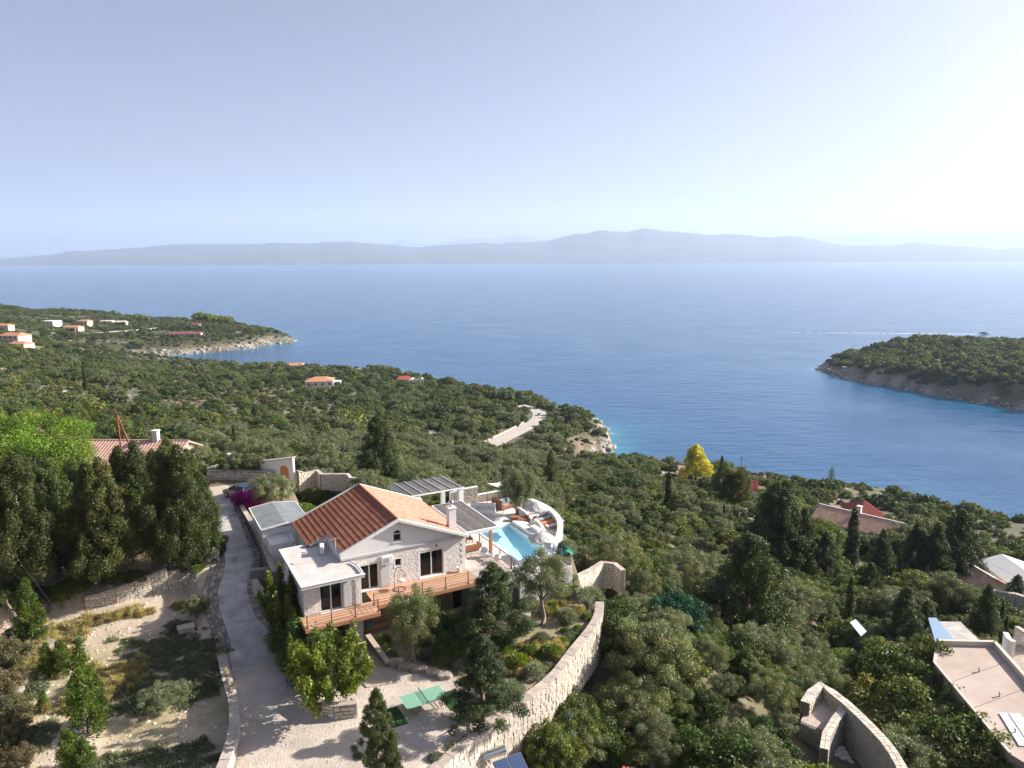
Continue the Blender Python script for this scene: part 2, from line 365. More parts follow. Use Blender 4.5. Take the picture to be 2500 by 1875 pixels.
def drop(px, py):
    """where the ray of a photo pixel meets the ground"""
    r = ray(px, py); t = np.concatenate([np.arange(20, 140, 0.25), np.arange(140, 1100, 1.0)]) / r.y
    z = HC + t * r.z; g = gz(t * r.x, t * r.y); k = np.nonzero(z <= g)[0]
    k = k[0] if len(k) else len(t) - 1
    return Vector((t[k] * r.x, t[k] * r.y, float(g[k])))

# ground colours: limestone rock near the sea and on cliffs, dry soil on the slopes, pale earth round the villa
def ground_colors():
    x = _X.ravel(); y = _Y.ravel(); sd = SD.ravel(); z = HZ.ravel(); n1 = fbm(x / 9, y / 9, 5, 51); n2 = fbm(x / 1.7, y / 1.7, 5, 57); u, v = to_uv(x, y)
    soil = np.array([0.21, 0.165, 0.105]); scrub = np.array([0.10, 0.105, 0.05]); rock = np.array([0.40, 0.37, 0.33]); pale = np.array([0.60, 0.49, 0.375]); dry = np.array([0.44, 0.37, 0.22]); brown = np.array([0.30, 0.215, 0.15])
    c = soil + (scrub - soil) * np.clip((n1 - 0.35) * 4, 0, 1)[:, None]; pz = (y > 540) & (sd > 9); c[pz] = scrub * 0.8
    k = np.clip((5 + 7 * (n1 - 0.5) * 2 - sd) / 3, 0, 1) * (sd > -5); c = c + (rock - c) * k[:, None]
    wet = np.clip((1.0 - z) / 0.8, 0, 1) * (sd > -30) ; c = c * (1 - 0.72 * wet[:, None])
    k = np.clip((n2 * 0.6 + n1 * 0.4 - 0.6) * 9, 0, 1) * 0.75; c = c + (rock * 0.8 - c) * k[:, None]
    f = in_poly(x, y, Lp(*FIELD)) | ((u < -17) & (v < 13) & (u > -60) & (v > -60) & ~in_poly(x, y, Lp(*UPPER)))
    fc = pale + (dry - pale) * np.clip((n1 - 0.42) * 5, 0, 1)[:, None]; fc = fc * (0.8 + 0.45 * n2)[:, None]; c[f] = fc[f]
    g = in_poly(x, y, Lp(*YARD)); c[g] = (np.array([0.60, 0.52, 0.445]) * (0.82 + 0.36 * n2)[:, None])[g]
    gd = g & in_poly(x, y, Lp((-7.5, -7.3), (-8.6, -3.6), (-8.2, -2.2), (-1, -2.8), (10, -2.6), (10, -6), (4, -11), (-4, -14.6), (-5.6, -13.8), (-4.4, -11.5), (-5.2, -9.0)))
    c[gd] = (brown + (dry * 0.7 - brown) * np.clip((n1 - 0.4) * 5, 0, 1)[:, None])[gd]
    up = in_poly(x, y, Lp(*UPPER)); c[up] = (brown * 0.9 + (dry - brown) * np.clip((n2 - 0.5) * 5, 0, 1)[:, None])[up]
    return c
nx, ny = len(GX), len(GY)
_i = (np.arange(ny - 1)[:, None] * nx + np.arange(nx - 1)[None, :]).ravel()
F = np.stack([_i, _i + 1, _i + nx + 1, _i + nx], 1)
gm = mat('ground', (1, 1, 1), 0.95, color2=(0.72, 0.72, 0.72), scale=0.9, bump=0.035, bscale=9.0, attr='tint', coords='Object', detail=8)
ground = mesh_np('ground', np.stack([_X.ravel(), _Y.ravel(), HZ.ravel()], 1), F, gm, smooth=True, colors=ground_colors()); tag(ground, kind='structure')

# ------------------------------------------------------------------ sea
def sea_material():
    m = bpy.data.materials.new('sea'); m.use_nodes = True; n = m.node_tree.nodes; l = m.node_tree.links; p = n['Principled BSDF']
    at = n.new('ShaderNodeAttribute'); at.attribute_name = 'tint'; l.new(at.outputs['Color'], p.inputs['Base Color'])
    p.inputs['Roughness'].default_value = 0.18; p.inputs['IOR'].default_value = 1.33
    g = n.new('ShaderNodeNewGeometry')
    def noise(sx, sy, scale, detail, rot=0.0):
        mp = n.new('ShaderNodeMapping'); mp.inputs['Scale'].default_value = (sx, sy, 1); mp.inputs['Rotation'].default_value = (0, 0, rot)
        l.new(g.outputs['Position'], mp.inputs[0]); z = n.new('ShaderNodeTexNoise'); z.inputs['Scale'].default_value = scale; z.inputs['Detail'].default_value = detail; z.inputs['Roughness'].default_value = 0.6; l.new(mp.outputs[0], z.inputs['Vector']); return z.outputs['Fac']
    a = noise(0.35, 1.0, 0.16, 6, math.radians(-8)); b = noise(1, 1, 0.02, 3); c = noise(0.5, 1, 0.9, 3, math.radians(12))
    def math_(op, x, y):
        q = n.new('ShaderNodeMath'); q.operation = op
        for i, v in enumerate((x, y)):
            if isinstance(v, (int, float)): q.inputs[i].default_value = v
            else: l.new(v, q.inputs[i])
        return q.outputs[0]
    calm = n.new('ShaderNodeMapRange'); calm.inputs[1].default_value = 0.35; calm.inputs[2].default_value = 0.65; calm.inputs[3].default_value = 0.45; calm.inputs[4].default_value = 1.0; l.new(b, calm.inputs[0])
    h = math_('MULTIPLY', math_('ADD', math_('MULTIPLY', a, 1.5), math_('MULTIPLY', c, 0.22)), calm.outputs[0])
    bp = n.new('ShaderNodeBump'); bp.inputs['Strength'].default_value = 1.0; bp.inputs['Distance'].default_value = 0.6; l.new(h, bp.inputs['Height']); l.new(bp.outputs[0], p.inputs['Normal'])
    return m
def build_sea():
    ex = lambda lo, hi, a, b, f: lines(lo, hi, a, b, f, 1.0)
    xs = np.concatenate([[-60000, -20000, -6000, -2500], np.arange(-1000, 1001, 10.0), [2500, 6000, 20000, 60000]]); ys = np.concatenate([[-3000, -500], np.arange(-50, 1201, 10.0), [1500, 2200, 4000, 8000, 20000, 60000]])
    X, Y = np.meshgrid(xs, ys); x, y = X.ravel(), Y.ravel(); d = np.full(x.shape, 1e4); i = (np.abs(x) < 1001) & (y < 1250)
    for c in COASTS: d[i] = np.minimum(d[i], seg_dist(x[i], y[i], c))
    d = d + 22 * (fbm(x / 30, y / 30, 3, 71) - 0.5)
    deep = np.array([0.006, 0.075, 0.19]); mid = np.array([0.008, 0.11, 0.25]); sh = np.array([0.05, 0.30, 0.33])
    k1 = np.exp(-np.clip(d, 0, None) / 22)[:, None]; k2 = np.exp(-np.clip(d, 0, None) / 6)[:, None]
    c = deep + (mid - deep) * k1; c = c + (sh - c) * k2 * 0.6
    k = (np.arange(len(ys) - 1)[:, None] * len(xs) + np.arange(len(xs) - 1)[None, :]).ravel(); F = np.stack([k, k + 1, k + len(xs) + 1, k + len(xs)], 1)
    return tag(mesh_np('sea', np.stack([x, y, x * 0], 1), F, sea_material(), smooth=True, colors=c), kind='structure')
build_sea()

# ------------------------------------------------------------------ mountains across the strait
def range_mesh(name, prof, dist, depth, seed, rough=0.26, step=10):
    """prof: skyline in photo pixels; a ridge of real relief whose crest follows it at distance dist"""
    xs = np.arange(prof[0][0], prof[-1][0] + 1, step); top = np.interp(xs, [p[0] for p in prof], [p[1] for p in prof])
    top = top + (fbm(xs / 42.0, xs * 0, 4, seed) - 0.5) * 6.5
    V = []; rows = 34
    crest = [GD(x, t, dist) for x, t in zip(xs, top)]
    for r in range(rows):
        t = r / (rows - 1)                # 0 near shore .. 1 behind the crest
        yd = dist - depth + t * depth * 1.3
        sl = min(1.0, t * 1.3)
        for i, c in enumerate(crest):
            x = c.x * (yd / dist); n = fbm(np.array([x / 1500.0 + seed]), np.array([yd / 900.0]), 5, seed)[0]
            ridge = 1 - abs(2 * n - 1)
            e = sl ** 1.15 if t * 1.3 <= 1 else 1 - (t * 1.3 - 1) * 1.5
            hgt = c.z * e * (1 - (1 - sl) * rough * 3 * (1 - ridge)) - (40 if r == 0 or r == rows - 1 else 0)
            V.append((x, yd, hgt))
    V = np.array(V); n = len(xs); k = (np.arange(rows - 1)[:, None] * n + np.arange(n - 1)[None, :]).ravel()
    F = np.stack([k, k + 1, k + n + 1, k + n], 1)
    return tag(mesh_np(name, V, F, MATS['mountain'], smooth=True), kind='structure')
mat('mountain', (0.04, 0.055, 0.05), 0.95, color2=(0.10, 0.11, 0.09), scale=0.0012, detail=7)
range_mesh('hills', [(-700, 640), (-100, 634), (60, 628), (180, 612), (330, 605), (430, 596), (560, 594), (700, 593), (860, 590), (900, 592), (1010, 604), (1100, 596), (1180, 593), (1300, 590), (1340, 586), (1400, 571), (1470, 562), (1530, 564), (1570, 555), (1640, 563), (1720, 571), (1800, 569), (1880, 578), (1930, 574), (2000, 585), (2060, 597), (2150, 600), (2240, 592), (2330, 600), (2430, 607), (2520, 603), (3100, 620), (3600, 640)], 14000, 3600, 3)
range_mesh('mountains', [(-800, 625), (100, 622), (300, 604), (600, 606), (860, 596), (950, 594), (980, 584), (1010, 594), (1060, 594), (1140, 582), (1220, 583), (1270, 571), (1320, 582), (1400, 585), (1900, 580), (1990, 572), (2080, 570), (2150, 562), (2230, 568), (2340, 568), (2420, 560), (2500, 566), (2700, 560), (3300, 585), (3900, 620)], 24000, 5000, 8)

# ------------------------------------------------------------------ haze: even air over the whole strait
hz = MB().box(-40000, 40000, -900, 31000, -20, 1750).build('haze', None); tag(hz, kind='stuff')
hm = bpy.data.materials.new('haze'); hm.use_nodes = True; hn = hm.node_tree.nodes; hn.remove(hn['Principled BSDF'])
pv = hn.new('ShaderNodeVolumePrincipled'); pv.inputs['Color'].default_value = (0.64, 0.78, 1.0, 1); pv.inputs['Density'].default_value = 0.66e-4; pv.inputs['Anisotropy'].default_value = 0.2
hm.node_tree.links.new(pv.outputs[0], hn['Material Output'].inputs['Volume']); hz.data.materials.append(hm)
# ------------------------------------------------------------------ plants
def leaf_mat(name, color, dark=0.55, trans=0.25, rough=0.55, rnd=0.22, hue2=None):
    m = bpy.data.materials.new(name); m.use_nodes = True; MATS[name] = m; n = m.node_tree.nodes; l = m.node_tree.links; p = n['Principled BSDF']
    at = n.new('ShaderNodeAttribute'); at.attribute_name = 'tint'
    oi = n.new('ShaderNodeObjectInfo'); mr = n.new('ShaderNodeMapRange'); mr.inputs[3].default_value = 1 - rnd; mr.inputs[4].default_value = 1 + rnd; l.new(oi.outputs['Random'], mr.inputs[0])
    mx = n.new('ShaderNodeMix'); mx.data_type = 'RGBA'; mx.inputs[6].default_value = (*color, 1); mx.inputs[7].default_value = (*(hue2 or (color[0] * 1.5, color[1] * 1.2, color[2] * 0.8)), 1)
    fr = n.new('ShaderNodeMath'); fr.operation = 'FRACT'; mu = n.new('ShaderNodeMath'); mu.operation = 'MULTIPLY'; mu.inputs[1].default_value = 7.31; l.new(oi.outputs['Random'], mu.inputs[0]); l.new(mu.outputs[0], fr.inputs[0]); l.new(fr.outputs[0], mx.inputs[0])
    ml = n.new('ShaderNodeMix'); ml.data_type = 'RGBA'; ml.blend_type = 'MULTIPLY'; ml.inputs[0].default_value = 1; l.new(mx.outputs[2], ml.inputs[6]); l.new(at.outputs['Color'], ml.inputs[7])
    sc = n.new('ShaderNodeVectorMath'); sc.operation = 'SCALE'; l.new(ml.outputs[2], sc.inputs[0]); l.new(mr.outputs[0], sc.inputs['Scale'])
    l.new(sc.outputs[0], p.inputs['Base Color']); p.inputs['Roughness'].default_value = rough; p.inputs['Specular IOR Level'].default_value = 0.35
    tr = n.new('ShaderNodeBsdfTranslucent'); s2 = n.new('ShaderNodeVectorMath'); s2.operation = 'MULTIPLY'; l.new(sc.outputs[0], s2.inputs[0]); s2.inputs[1].default_value = (1.5, 1.5, 0.7); l.new(s2.outputs[0], tr.inputs['Color'])
    ms = n.new('ShaderNodeMixShader'); ms.inputs[0].default_value = trans; l.new(p.outputs[0], ms.inputs[1]); l.new(tr.outputs[0], ms.inputs[2]); l.new(ms.outputs[0], n['Material Output'].inputs['Surface'])
    return m
LM = dict(
    cypress=leaf_mat('cypress_foliage', (0.066, 0.096, 0.028), trans=0.32, hue2=(0.105, 0.115, 0.036)),
    column=leaf_mat('column_foliage', (0.040, 0.068, 0.020)),
    fir=leaf_mat('fir_foliage', (0.048, 0.080, 0.034)),
    olive=leaf_mat('olive_foliage', (0.15, 0.18, 0.105), hue2=(0.17, 0.195, 0.09), rough=0.42, rnd=0.15),
    maquis=leaf_mat('maquis_foliage', (0.055, 0.098, 0.022), hue2=(0.115, 0.145, 0.032), rnd=0.3),
    grey=leaf_mat('grey_scrub', (0.13, 0.135, 0.065), hue2=(0.15, 0.12, 0.065)),
    pine=leaf_mat('pine_foliage', (0.085, 0.17, 0.028), trans=0.3),
    yellow=leaf_mat('yellow_foliage', (0.46, 0.44, 0.06), trans=0.5, hue2=(0.5, 0.46, 0.07), rnd=.05),
    broad=leaf_mat('broad_foliage', (0.105, 0.155, 0.028), trans=0.4, rough=0.4),
    lavender=leaf_mat('lavender_foliage', (0.24, 0.26, 0.19), hue2=(0.20, 0.23, 0.15)),
    ball=leaf_mat('ball_foliage', (0.095, 0.16, 0.032)),
    young=leaf_mat('young_conifer_foliage', (0.075, 0.135, 0.03), trans=0.35),
    bougain=leaf_mat('bougainvillea_bracts', (0.42, 0.02, 0.30), hue2=(0.36, 0.02, 0.34), trans=0.4),
    light=leaf_mat('light_foliage', (0.14, 0.17, 0.045), hue2=(0.18, 0.20, 0.05), rnd=0.25),
    tawny=leaf_mat('tawny_foliage', (0.16, 0.115, 0.06), hue2=(0.12, 0.11, 0.06), rnd=0.25),
    lime=leaf_mat('lime_foliage', (0.15, 0.20, 0.035), trans=0.3),
    dry=leaf_mat('dry_grass_blades', (0.36, 0.29, 0.15), hue2=(0.30, 0.26, 0.13)),
    rust=leaf_mat('rust_foliage', (0.30, 0.12, 0.035), hue2=(0.28, 0.15, 0.05)),
    weed=leaf_mat('weed_foliage', (0.17, 0.21, 0.12), hue2=(0.10, 0.12, 0.05)),
    teal=leaf_mat('teal_foliage', (0.022, 0.085, 0.062), rnd=0.05))
mat('bark', (0.17, 0.13, 0.10), 0.95, var=0.35, scale=6, bump=0.02, stretch=(1, 1, 0.3))
mat('grey_bark', (0.24, 0.21, 0.18), 0.95, var=0.3, scale=7, bump=0.02, stretch=(1, 1, 0.3))

def leaf_cloud(blobs, count, size, seed=0, elong=1.6, out=0.7, core=0.25, up=0.15, radial=False, lo=0.62):
    """blobs: rows of x y z rx ry rz; leaves on and under their surfaces, in world-like metres"""
    r = np.random.default_rng(seed); B = np.asarray(blobs, float); w = (B[:, 3] * B[:, 4] * B[:, 5]) ** (2 / 3); w = w / w.sum()
    b = r.choice(len(B), count, p=w); d = r.normal(size=(count, 3)); d[:, 2] += up; d /= np.linalg.norm(d, axis=1)[:, None]
    f = np.where(r.random(count) < core, r.uniform(0.25, lo, count), r.uniform(lo, 1.12, count) )
    P = B[b, :3] + d * B[b, 3:6] * f[:, None]
    keep = np.ones(count, bool)
    for k in range(0, len(B)):
        q = (P - B[k, :3]) / B[k, 3:6]; keep &= ~(((q ** 2).sum(1) < 0.30) & (b != k))
    keep &= P[:, 2] > 0.02
    P, d, b = P[keep], d[keep], b[keep]; n = len(P)
    nrm = d * out + r.normal(size=(n, 3)) * 0.5; nrm /= np.linalg.norm(nrm, axis=1)[:, None]
    if radial: t = d + r.normal(size=(n, 3)) * 0.22
    else: t = np.cross(nrm, r.normal(size=(n, 3))); t[:, 2] += 0.25
    t /= np.linalg.norm(t, axis=1)[:, None]; s = np.cross(nrm, t); s /= np.maximum(np.linalg.norm(s, axis=1), 1e-6)[:, None]
    L_ = size * r.uniform(0.6, 1.35, n)[:, None]; W_ = L_ / elong
    V = np.stack([P - t * L_ * 0.5, P + s * W_ * 0.5 - t * L_ * 0.05, P + t * L_ * 0.5, P - s * W_ * 0.5 - t * L_ * 0.05], 1).reshape(-1, 3)
    F = np.arange(n * 4).reshape(n, 4)
    bt = r.uniform(0.72, 1.25, (len(B), 1)) * np.stack([r.uniform(0.9, 1.15, len(B)), np.ones(len(B)), r.uniform(0.85, 1.1, len(B))], 1)
    c = bt[b] * r.uniform(0.65, 1.35, (n, 1)); return V, F, np.repeat(c, 4, 0)
def blob_surface(n, R, H, z0, seed, rb, flat=1.0, jitter=0.25, squash=1.0, power=1.0, prof=None):
    """small clumps spread over a big crown of radius R, height H from z0"""
    r = np.random.default_rng(seed); out = []
    for i in range(n):
        t = (i + 0.5) / n; z = 1 - 2 * t if flat == 1.0 else 1 - t * (1 + (1 - flat)); z = max(-1, min(1, z)); q = math.sqrt(max(0, 1 - z * z)); a = i * 2.39996 + r.uniform(-0.4, 0.4)
        k = r.uniform(1 - jitter, 1 + jitter * 0.6)
        x, y = R * q * k * math.cos(a), R * q * k * math.sin(a) * squash; zz = z0 + H / 2 + H / 2 * z * k
        s = rb * r.uniform(0.65, 1.3); out.append((x, y, zz, s, s, s * r.uniform(0.7, 1.0)))
    return out
def cone_blobs(n, H, R, z0, seed, rb, power=0.8, lift=1.5, inner=0.55, waist=0.0, ragged=0.35):
    r = np.random.default_rng(seed); out = []
    for i in range(n):
        t = ((i + 0.5) / n) ** 0.85; h = z0 + (H - z0) * t; rad = R * (1 - t) ** power * min(1, (t + 0.10) / (0.16 + waist)) * r.uniform(1 - ragged, 1 + ragged * 0.45)
        a = i * 2.39996 + r.uniform(-0.5, 0.5); k = 1.0 if r.random() > inner * 0.4 else r.uniform(0.3, 0.8)
        s = rb * (0.55 + 0.6 * (1 - t)) * r.uniform(0.7, 1.25)
        out.append((rad * k * math.cos(a), rad * k * math.sin(a), h, s, s, s * lift))
    return out
def trunk_mb(H, r0, lean=0.0, limbs=(), seed=0, base_flare=1.4):
    r = random.Random(seed); m = MB(); pts = [Vector((0, 0, -0.4)), Vector((0, 0, 0.15))]; rs = [r0 * base_flare, r0 * 1.1]
    for i in range(1, 6): pts.append(Vector((lean * (i / 5) ** 1.3 * H + r.uniform(-1, 1) * r0 * 0.4, r.uniform(-1, 1) * r0 * 0.4, H * i / 5))); rs.append(r0 * (1 - 0.72 * i / 5))
    m.tube(pts, rs, 8)
    for (h, a, ln, rise) in limbs:
        i = h / H * 5; k = min(int(i), 4); b = pts[1 + k].lerp(pts[2 + k], i - k) if k + 2 < len(pts) else pts[-1]
        rr = r0 * 0.5 * (1 - 0.4 * h / H); d = Vector((math.cos(a), math.sin(a), rise)).normalized()
        m.tube([b, b + d * ln * 0.5 + Vector((r.uniform(-.1, .1), r.uniform(-.1, .1), 0.1)), b + d * ln + Vector((0, 0, ln * 0.18))], [rr, rr * 0.65, rr * 0.25], 6)
    return m
PROTO = {}
HOLD = []
def proto(key, height, blobs, count, size, leaf, trunk=None, bark='bark', **kw):
    V, F, c = leaf_cloud(blobs, count, size, seed=hash_(key), **kw)
    me = bpy.data.meshes.new(key + '_crown'); o = mesh_np('crown', V, F, LM[leaf], colors=c); me = o.data; me.name = key + '_crown'; bpy.data.objects.remove(o)
    tm = None
    if trunk: t = trunk.build('trunk', MATS[bark], smooth=True); tm = t.data; tm.name = key + '_trunk'; bpy.data.objects.remove(t)
    PROTO[key] = (me, tm, height)
def hash_(s): return sum((i + 1) * ord(ch) for i, ch in enumerate(s)) % 10007
def joined(key, frac=1.0):
    """crown and trunk of a kind as ONE mesh, for plants too small to show their parts; frac keeps that share of the leaves"""
    cr, tm, H = PROTO[key]; n = len(cr.vertices) // 4; k = int(n * frac)
    co = np.empty(n * 12, dtype=np.float32); cr.vertices.foreach_get('co', co); co = co.reshape(-1, 3); col = np.empty(n * 16, dtype=np.float32); cr.color_attributes['tint'].data.foreach_get('color', col); col = col.reshape(-1, 4)[:, :3]
    sel = np.random.default_rng(1).permutation(n)[:k]; idx = (sel[:, None] * 4 + np.arange(4)).ravel(); V = co[idx].reshape(k, 4, 3)
    if frac < 1: ctr = V.mean(1, keepdims=True); V = ctr + (V - ctr) * (1 / frac) ** 0.5
    V = V.reshape(-1, 3); F = [tuple(range(i * 4, i * 4 + 4)) for i in range(k)]; C = col[idx]; mi = [0] * k
    if tm:
        b = len(V); V = np.vstack([V, np.array([v.co[:] for v in tm.vertices])]); C = np.vstack([C, np.ones((len(tm.vertices), 3))])
        for p in tm.polygons: F.append(tuple(b + i for i in p.vertices)); mi.append(1)
    o = mesh_np(key, V, F, mats=[cr.materials[0]] + ([tm.materials[0]] if tm else []), colors=C, midx=mi); me = o.data; bpy.data.objects.remove(o); return me

R_ = random.Random(3)
def limbs(n, h0, h1, ln, rise, seed): r = random.Random(seed); return [(r.uniform(h0, h1), i * 2.4 + r.uniform(-.4, .4), ln * r.uniform(.7, 1.2), rise * r.uniform(.7, 1.3)) for i in range(n)]
for i in range(3):
    proto(f'wild_cypress_{i}', 9.0, cone_blobs(160, 9.0, 2.0 + 0.25 * i, 0.9, 20 + i, 0.46, power=0.6, lift=1.5, waist=0.1, ragged=0.55), 44000, 0.125, 'cypress', trunk_mb(8.2, 0.19, 0.01, limbs(9, 1.6, 6, 1.3, 0.6, i), i), 'grey_bark', up=0.35)
for i in range(2):
    proto(f'column_cypress_{i}', 8.0, cone_blobs(60, 8.0, 0.62, 0.7, 40 + i, 0.34, power=0.38, lift=2.2, ragged=0.2), 11000, 0.15, 'column', trunk_mb(5, 0.12, 0, (), i), up=0.6)
for i in range(2):
    proto(f'garden_fir_{i}', 7.0, cone_blobs(110, 7.0, 2.1, 0.5, 60 + i, 0.42, power=0.72, lift=0.9, ragged=0.55), 44000, 0.115, 'fir', trunk_mb(6.2, 0.15, 0, limbs(14, 0.5, 5, 1.5, 0.35, i + 5), i), elong=2.2, up=0.3)
for i in range(3):
    proto(f'olive_{i}', 4.2, blob_surface(84, 1.75, 2.6, 1.2, 80 + i, 0.40, jitter=0.42, squash=0.85 + .1 * i), 30000, 0.115, 'olive', trunk_mb(2.4, 0.2, 0.12, limbs(7, 0.9, 2.2, 1.5, 1.1, i + 9), i), 'grey_bark', elong=3.0, up=0.5)
for i in range(3):
    proto(f'maquis_{i}', 2.9, blob_surface(72, 2.0, 2.9, -0.3, 100 + i, 0.46, jitter=0.34, squash=0.8 + .12 * i), 22000, 0.125, 'maquis', up=0.5, elong=1.5)
for i in range(2):
    proto(f'grey_shrub_{i}', 1.7, blob_surface(22, 1.15, 1.7, -0.2, 120 + i, 0.48, jitter=0.35), 7000, 0.14, 'grey', up=0.5, elong=2.2)
proto('round_pine', 7.0, blob_surface(70, 3.1, 4.6, 2.4, 140, 0.72, jitter=0.12), 46000, 0.14, 'pine', trunk_mb(4.5, 0.26, 0.03, limbs(8, 2.4, 4.2, 2.2, 0.7, 3), 3), elong=2.4, up=0.5)
proto('bare_olive', 4.6, blob_surface(34, 1.45, 2.2, 2.3, 88, 0.5, jitter=0.35), 28000, 0.11, 'olive', trunk_mb(3.2, 0.17, 0.10, [(1.5, 0.3, 1.5, 1.3), (1.6, 3.4, 1.4, 1.5), (2.2, 1.6, 1.1, 1.2), (2.3, 5.0, 1.2, 1.2), (2.8, .9, .9, 1), (2.8, 4, .9, 1)], 88), 'grey_bark', elong=3.0, up=0.5)
proto('yellow_pine', 7.5, cone_blobs(60, 7.5, 2.7, 1.2, 150, 0.72, power=0.6, lift=1.3, ragged=0.45), 16000, 0.22, 'yellow', trunk_mb(6, 0.22, 0, limbs(8, 1.5, 5, 2.0, 0.7, 4), 4), up=0.4)
# umbrella-shaped wood of bright pines on the far cape
proto('flat_pine', 7.5, blob_surface(34, 3.4, 2.6, 4.6, 155, 0.85, jitter=0.2), 9000, 0.28, 'lime', trunk_mb(5.4, 0.22, 0.05, limbs(6, 3.5, 5, 2.4, 0.7, 6), 6))
def shoot_blobs(n, H, R, seed, z0=0.9):
    r = random.Random(seed); out = []
    for i in range(n):
        a = i * 2.4 + r.uniform(-.5, .5); t = r.uniform(0.15, 1) ** 0.7; rad = R * t; ht = z0 + (H - z0) * r.uniform(0.35, 1.0) * (1 - 0.35 * t * t)
        for k in range(4): f = k / 3; out.append((rad * math.cos(a) * (0.55 + 0.45 * f), rad * math.sin(a) * (0.55 + 0.45 * f), ht - 0.55 + 0.42 * k, 0.30 - 0.05 * k, 0.30 - 0.05 * k, 0.42))
    return out
for i in range(2):
    proto(f'broad_tree_{i}', 4.2, shoot_blobs(26 + 4 * i, 4.2, 1.75 + .5 * i, 160 + i), 14000, 0.14, 'broad', trunk_mb(2.6, 0.11, 0.03, limbs(9, 0.8, 2.4, 1.6, 1.0, 12 + i), i), 'grey_bark', elong=1.5, core=0.4)
proto('dense_bush', 2.4, blob_surface(30, 1.15, 2.4, -0.1, 170, 0.5, jitter=0.2), 11000, 0.14, 'maquis', up=0.5)
proto('lavender_bush', 0.8, [(0, 0, 0.25, 0.5, 0.5, 0.52)], 1500, 0.17, 'lavender', radial=True, elong=5, up=0.7, core=0.1, lo=0.8)
proto('ball_bush', 0.6, [(0, 0, 0.2, 0.42, 0.42, 0.40)], 1500, 0.11, 'ball', radial=True, elong=2.5, up=0.7, core=0.1, lo=0.86)
for i in range(2):
    proto(f'young_conifer_{i}', 3.6, cone_blobs(46, 3.6, 0.62, 0.1, 190 + i, 0.26, power=0.5, lift=2.0, ragged=0.6), 7000, 0.15, 'young', trunk_mb(2.6, 0.05, 0, (), i), elong=3, up=0.8, radial=True)
proto('spire_pine', 8.0, sum([[(r_ * math.cos(a + k), r_ * math.sin(a + k), 1.0 + k * 0.72 + 0.18 * r_, 0.30, 0.30, 0.15) for a in [j * math.pi / 3 for j in range(6)] for r_ in ([0.4, 0.9, 1.4][: 3 - int(k / 4)] if k < 9 else [0.2])] for k in range(10)], []), 8000, 0.16, 'fir', trunk_mb(7.6, 0.12), elong=2)
proto('bougainvillea', 1.6, blob_surface(16, 1.15, 1.1, 0.35, 200, 0.42, jitter=0.4, squash=0.6), 5200, 0.12, 'bougain', trunk_mb(0.9, 0.05), up=0.4, elong=1.2)
proto('grass_tuft', 0.5, [(0, 0, 0.1, 0.42, 0.42, 0.42)], 420, 0.34, 'dry', radial=True, elong=12, up=0.9, core=0.5)
proto('weed_tuft', 0.35, [(0, 0, 0.02, 0.5, 0.5, 0.28), (0.4, 0.2, 0.0, 0.35, 0.35, 0.22), (-0.3, 0.35, 0.0, 0.38, 0.38, 0.2)], 520, 0.14, 'weed', elong=2.5, up=0.6)
proto('rust_bush', 0.8, [(0, 0, 0.2, 0.5, 0.5, 0.5), (0.3, 0.1, 0.15, 0.3, 0.3, 0.35)], 1300, 0.13, 'rust', elong=2.2, up=0.6)

def plant(kind, loc, height, label, cat='tree', name=None, group=None, rz=None, width=1.0, leaf=None, lean=0.0):
    """one plant with its own trunk and crown"""
    cr, tm, H = PROTO[kind]; s = height / H; loc = Vector(loc); rz = random.uniform(0, 6.28) if rz is None else rz
    name = name or kind.rstrip('_0123456789')
    if tm is None:
        o = bpy.data.objects.new(name, cr); COL.objects.link(o); o.location = loc; o.rotation_euler = (0, 0, rz); o.scale = (s * width, s * width, s); tag(o, label, cat, group)
        if leaf: o.data = leafed(kind, leaf)
        return o
    root = empty(name, loc, rz, label, cat, group); root.scale = (s * width, s * width, s); root.rotation_euler = (lean, 0, rz)
    part_from('trunk', tm, root); part_from('crown', leafed(kind, leaf) if leaf else cr, root); return root
_leafed = {}
def leafed(kind, leaf):
    if (kind, leaf) not in _leafed:
        me = PROTO[kind][0].copy(); me.materials.clear(); me.materials.append(LM[leaf]); _leafed[kind, leaf] = me
    return _leafed[kind, leaf]
# ------------------------------------------------------------------ wild growth on the slopes
def px_of(x, y, z):
    dx, dy, dz = x, y, z - HC; D = dy * math.cos(PITCH) - dz * math.sin(PITCH); a = dx / D; b = (dy * math.sin(PITCH) + dz * math.cos(PITCH)) / D
    c, s = math.cos(ROLL), math.sin(ROLL); a, b = a * c + b * s, -a * s + b * c
    return 1250 + FPX * a, 937.5 - FPX * b
SITE = Lp((-70, -40), (-70, 4), (-44, 8), (-36, 14), (-35, 24), (-27, 36), (-16, 36), (-7, 30), (0, 21), (6, 20), (14, 17.5), (14.2, 7), (13.6, 3), (15.3, 1), (15.2, -2.4), (11.5, -2.8), (10.4, -5.6), (6.6, -9.9), (4.2, -11.1), (1.5, -13.0), (-3.2, -15.0), (-10.5, -18.2), (-14, -40))
KEEP_OUT = [(SITE, 0.0)]           # polygons (world xy), margin
def keep_out_px(lst, z, margin=1.0): KEEP_OUT.append(([G(a, b, z).to_2d() for a, b in lst], margin))
keep_out_px([(1965, 1700), (2010, 1662), (2100, 1720), (2175, 1790), (2230, 1875), (2230, 1990), (2060, 1990), (1950, 1820)], DK - 10, 1.2)      # round stone terrace
keep_out_px([(2290, 1560), (2430, 1560), (2600, 1700), (2600, 1900), (2480, 1880), (2300, 1630)], DK - 9.5, 0.6)                                     # flat roofed house
keep_out_px([(2265, 1500), (2420, 1500), (2440, 1580), (2290, 1580)], DK - 12, 1.0)
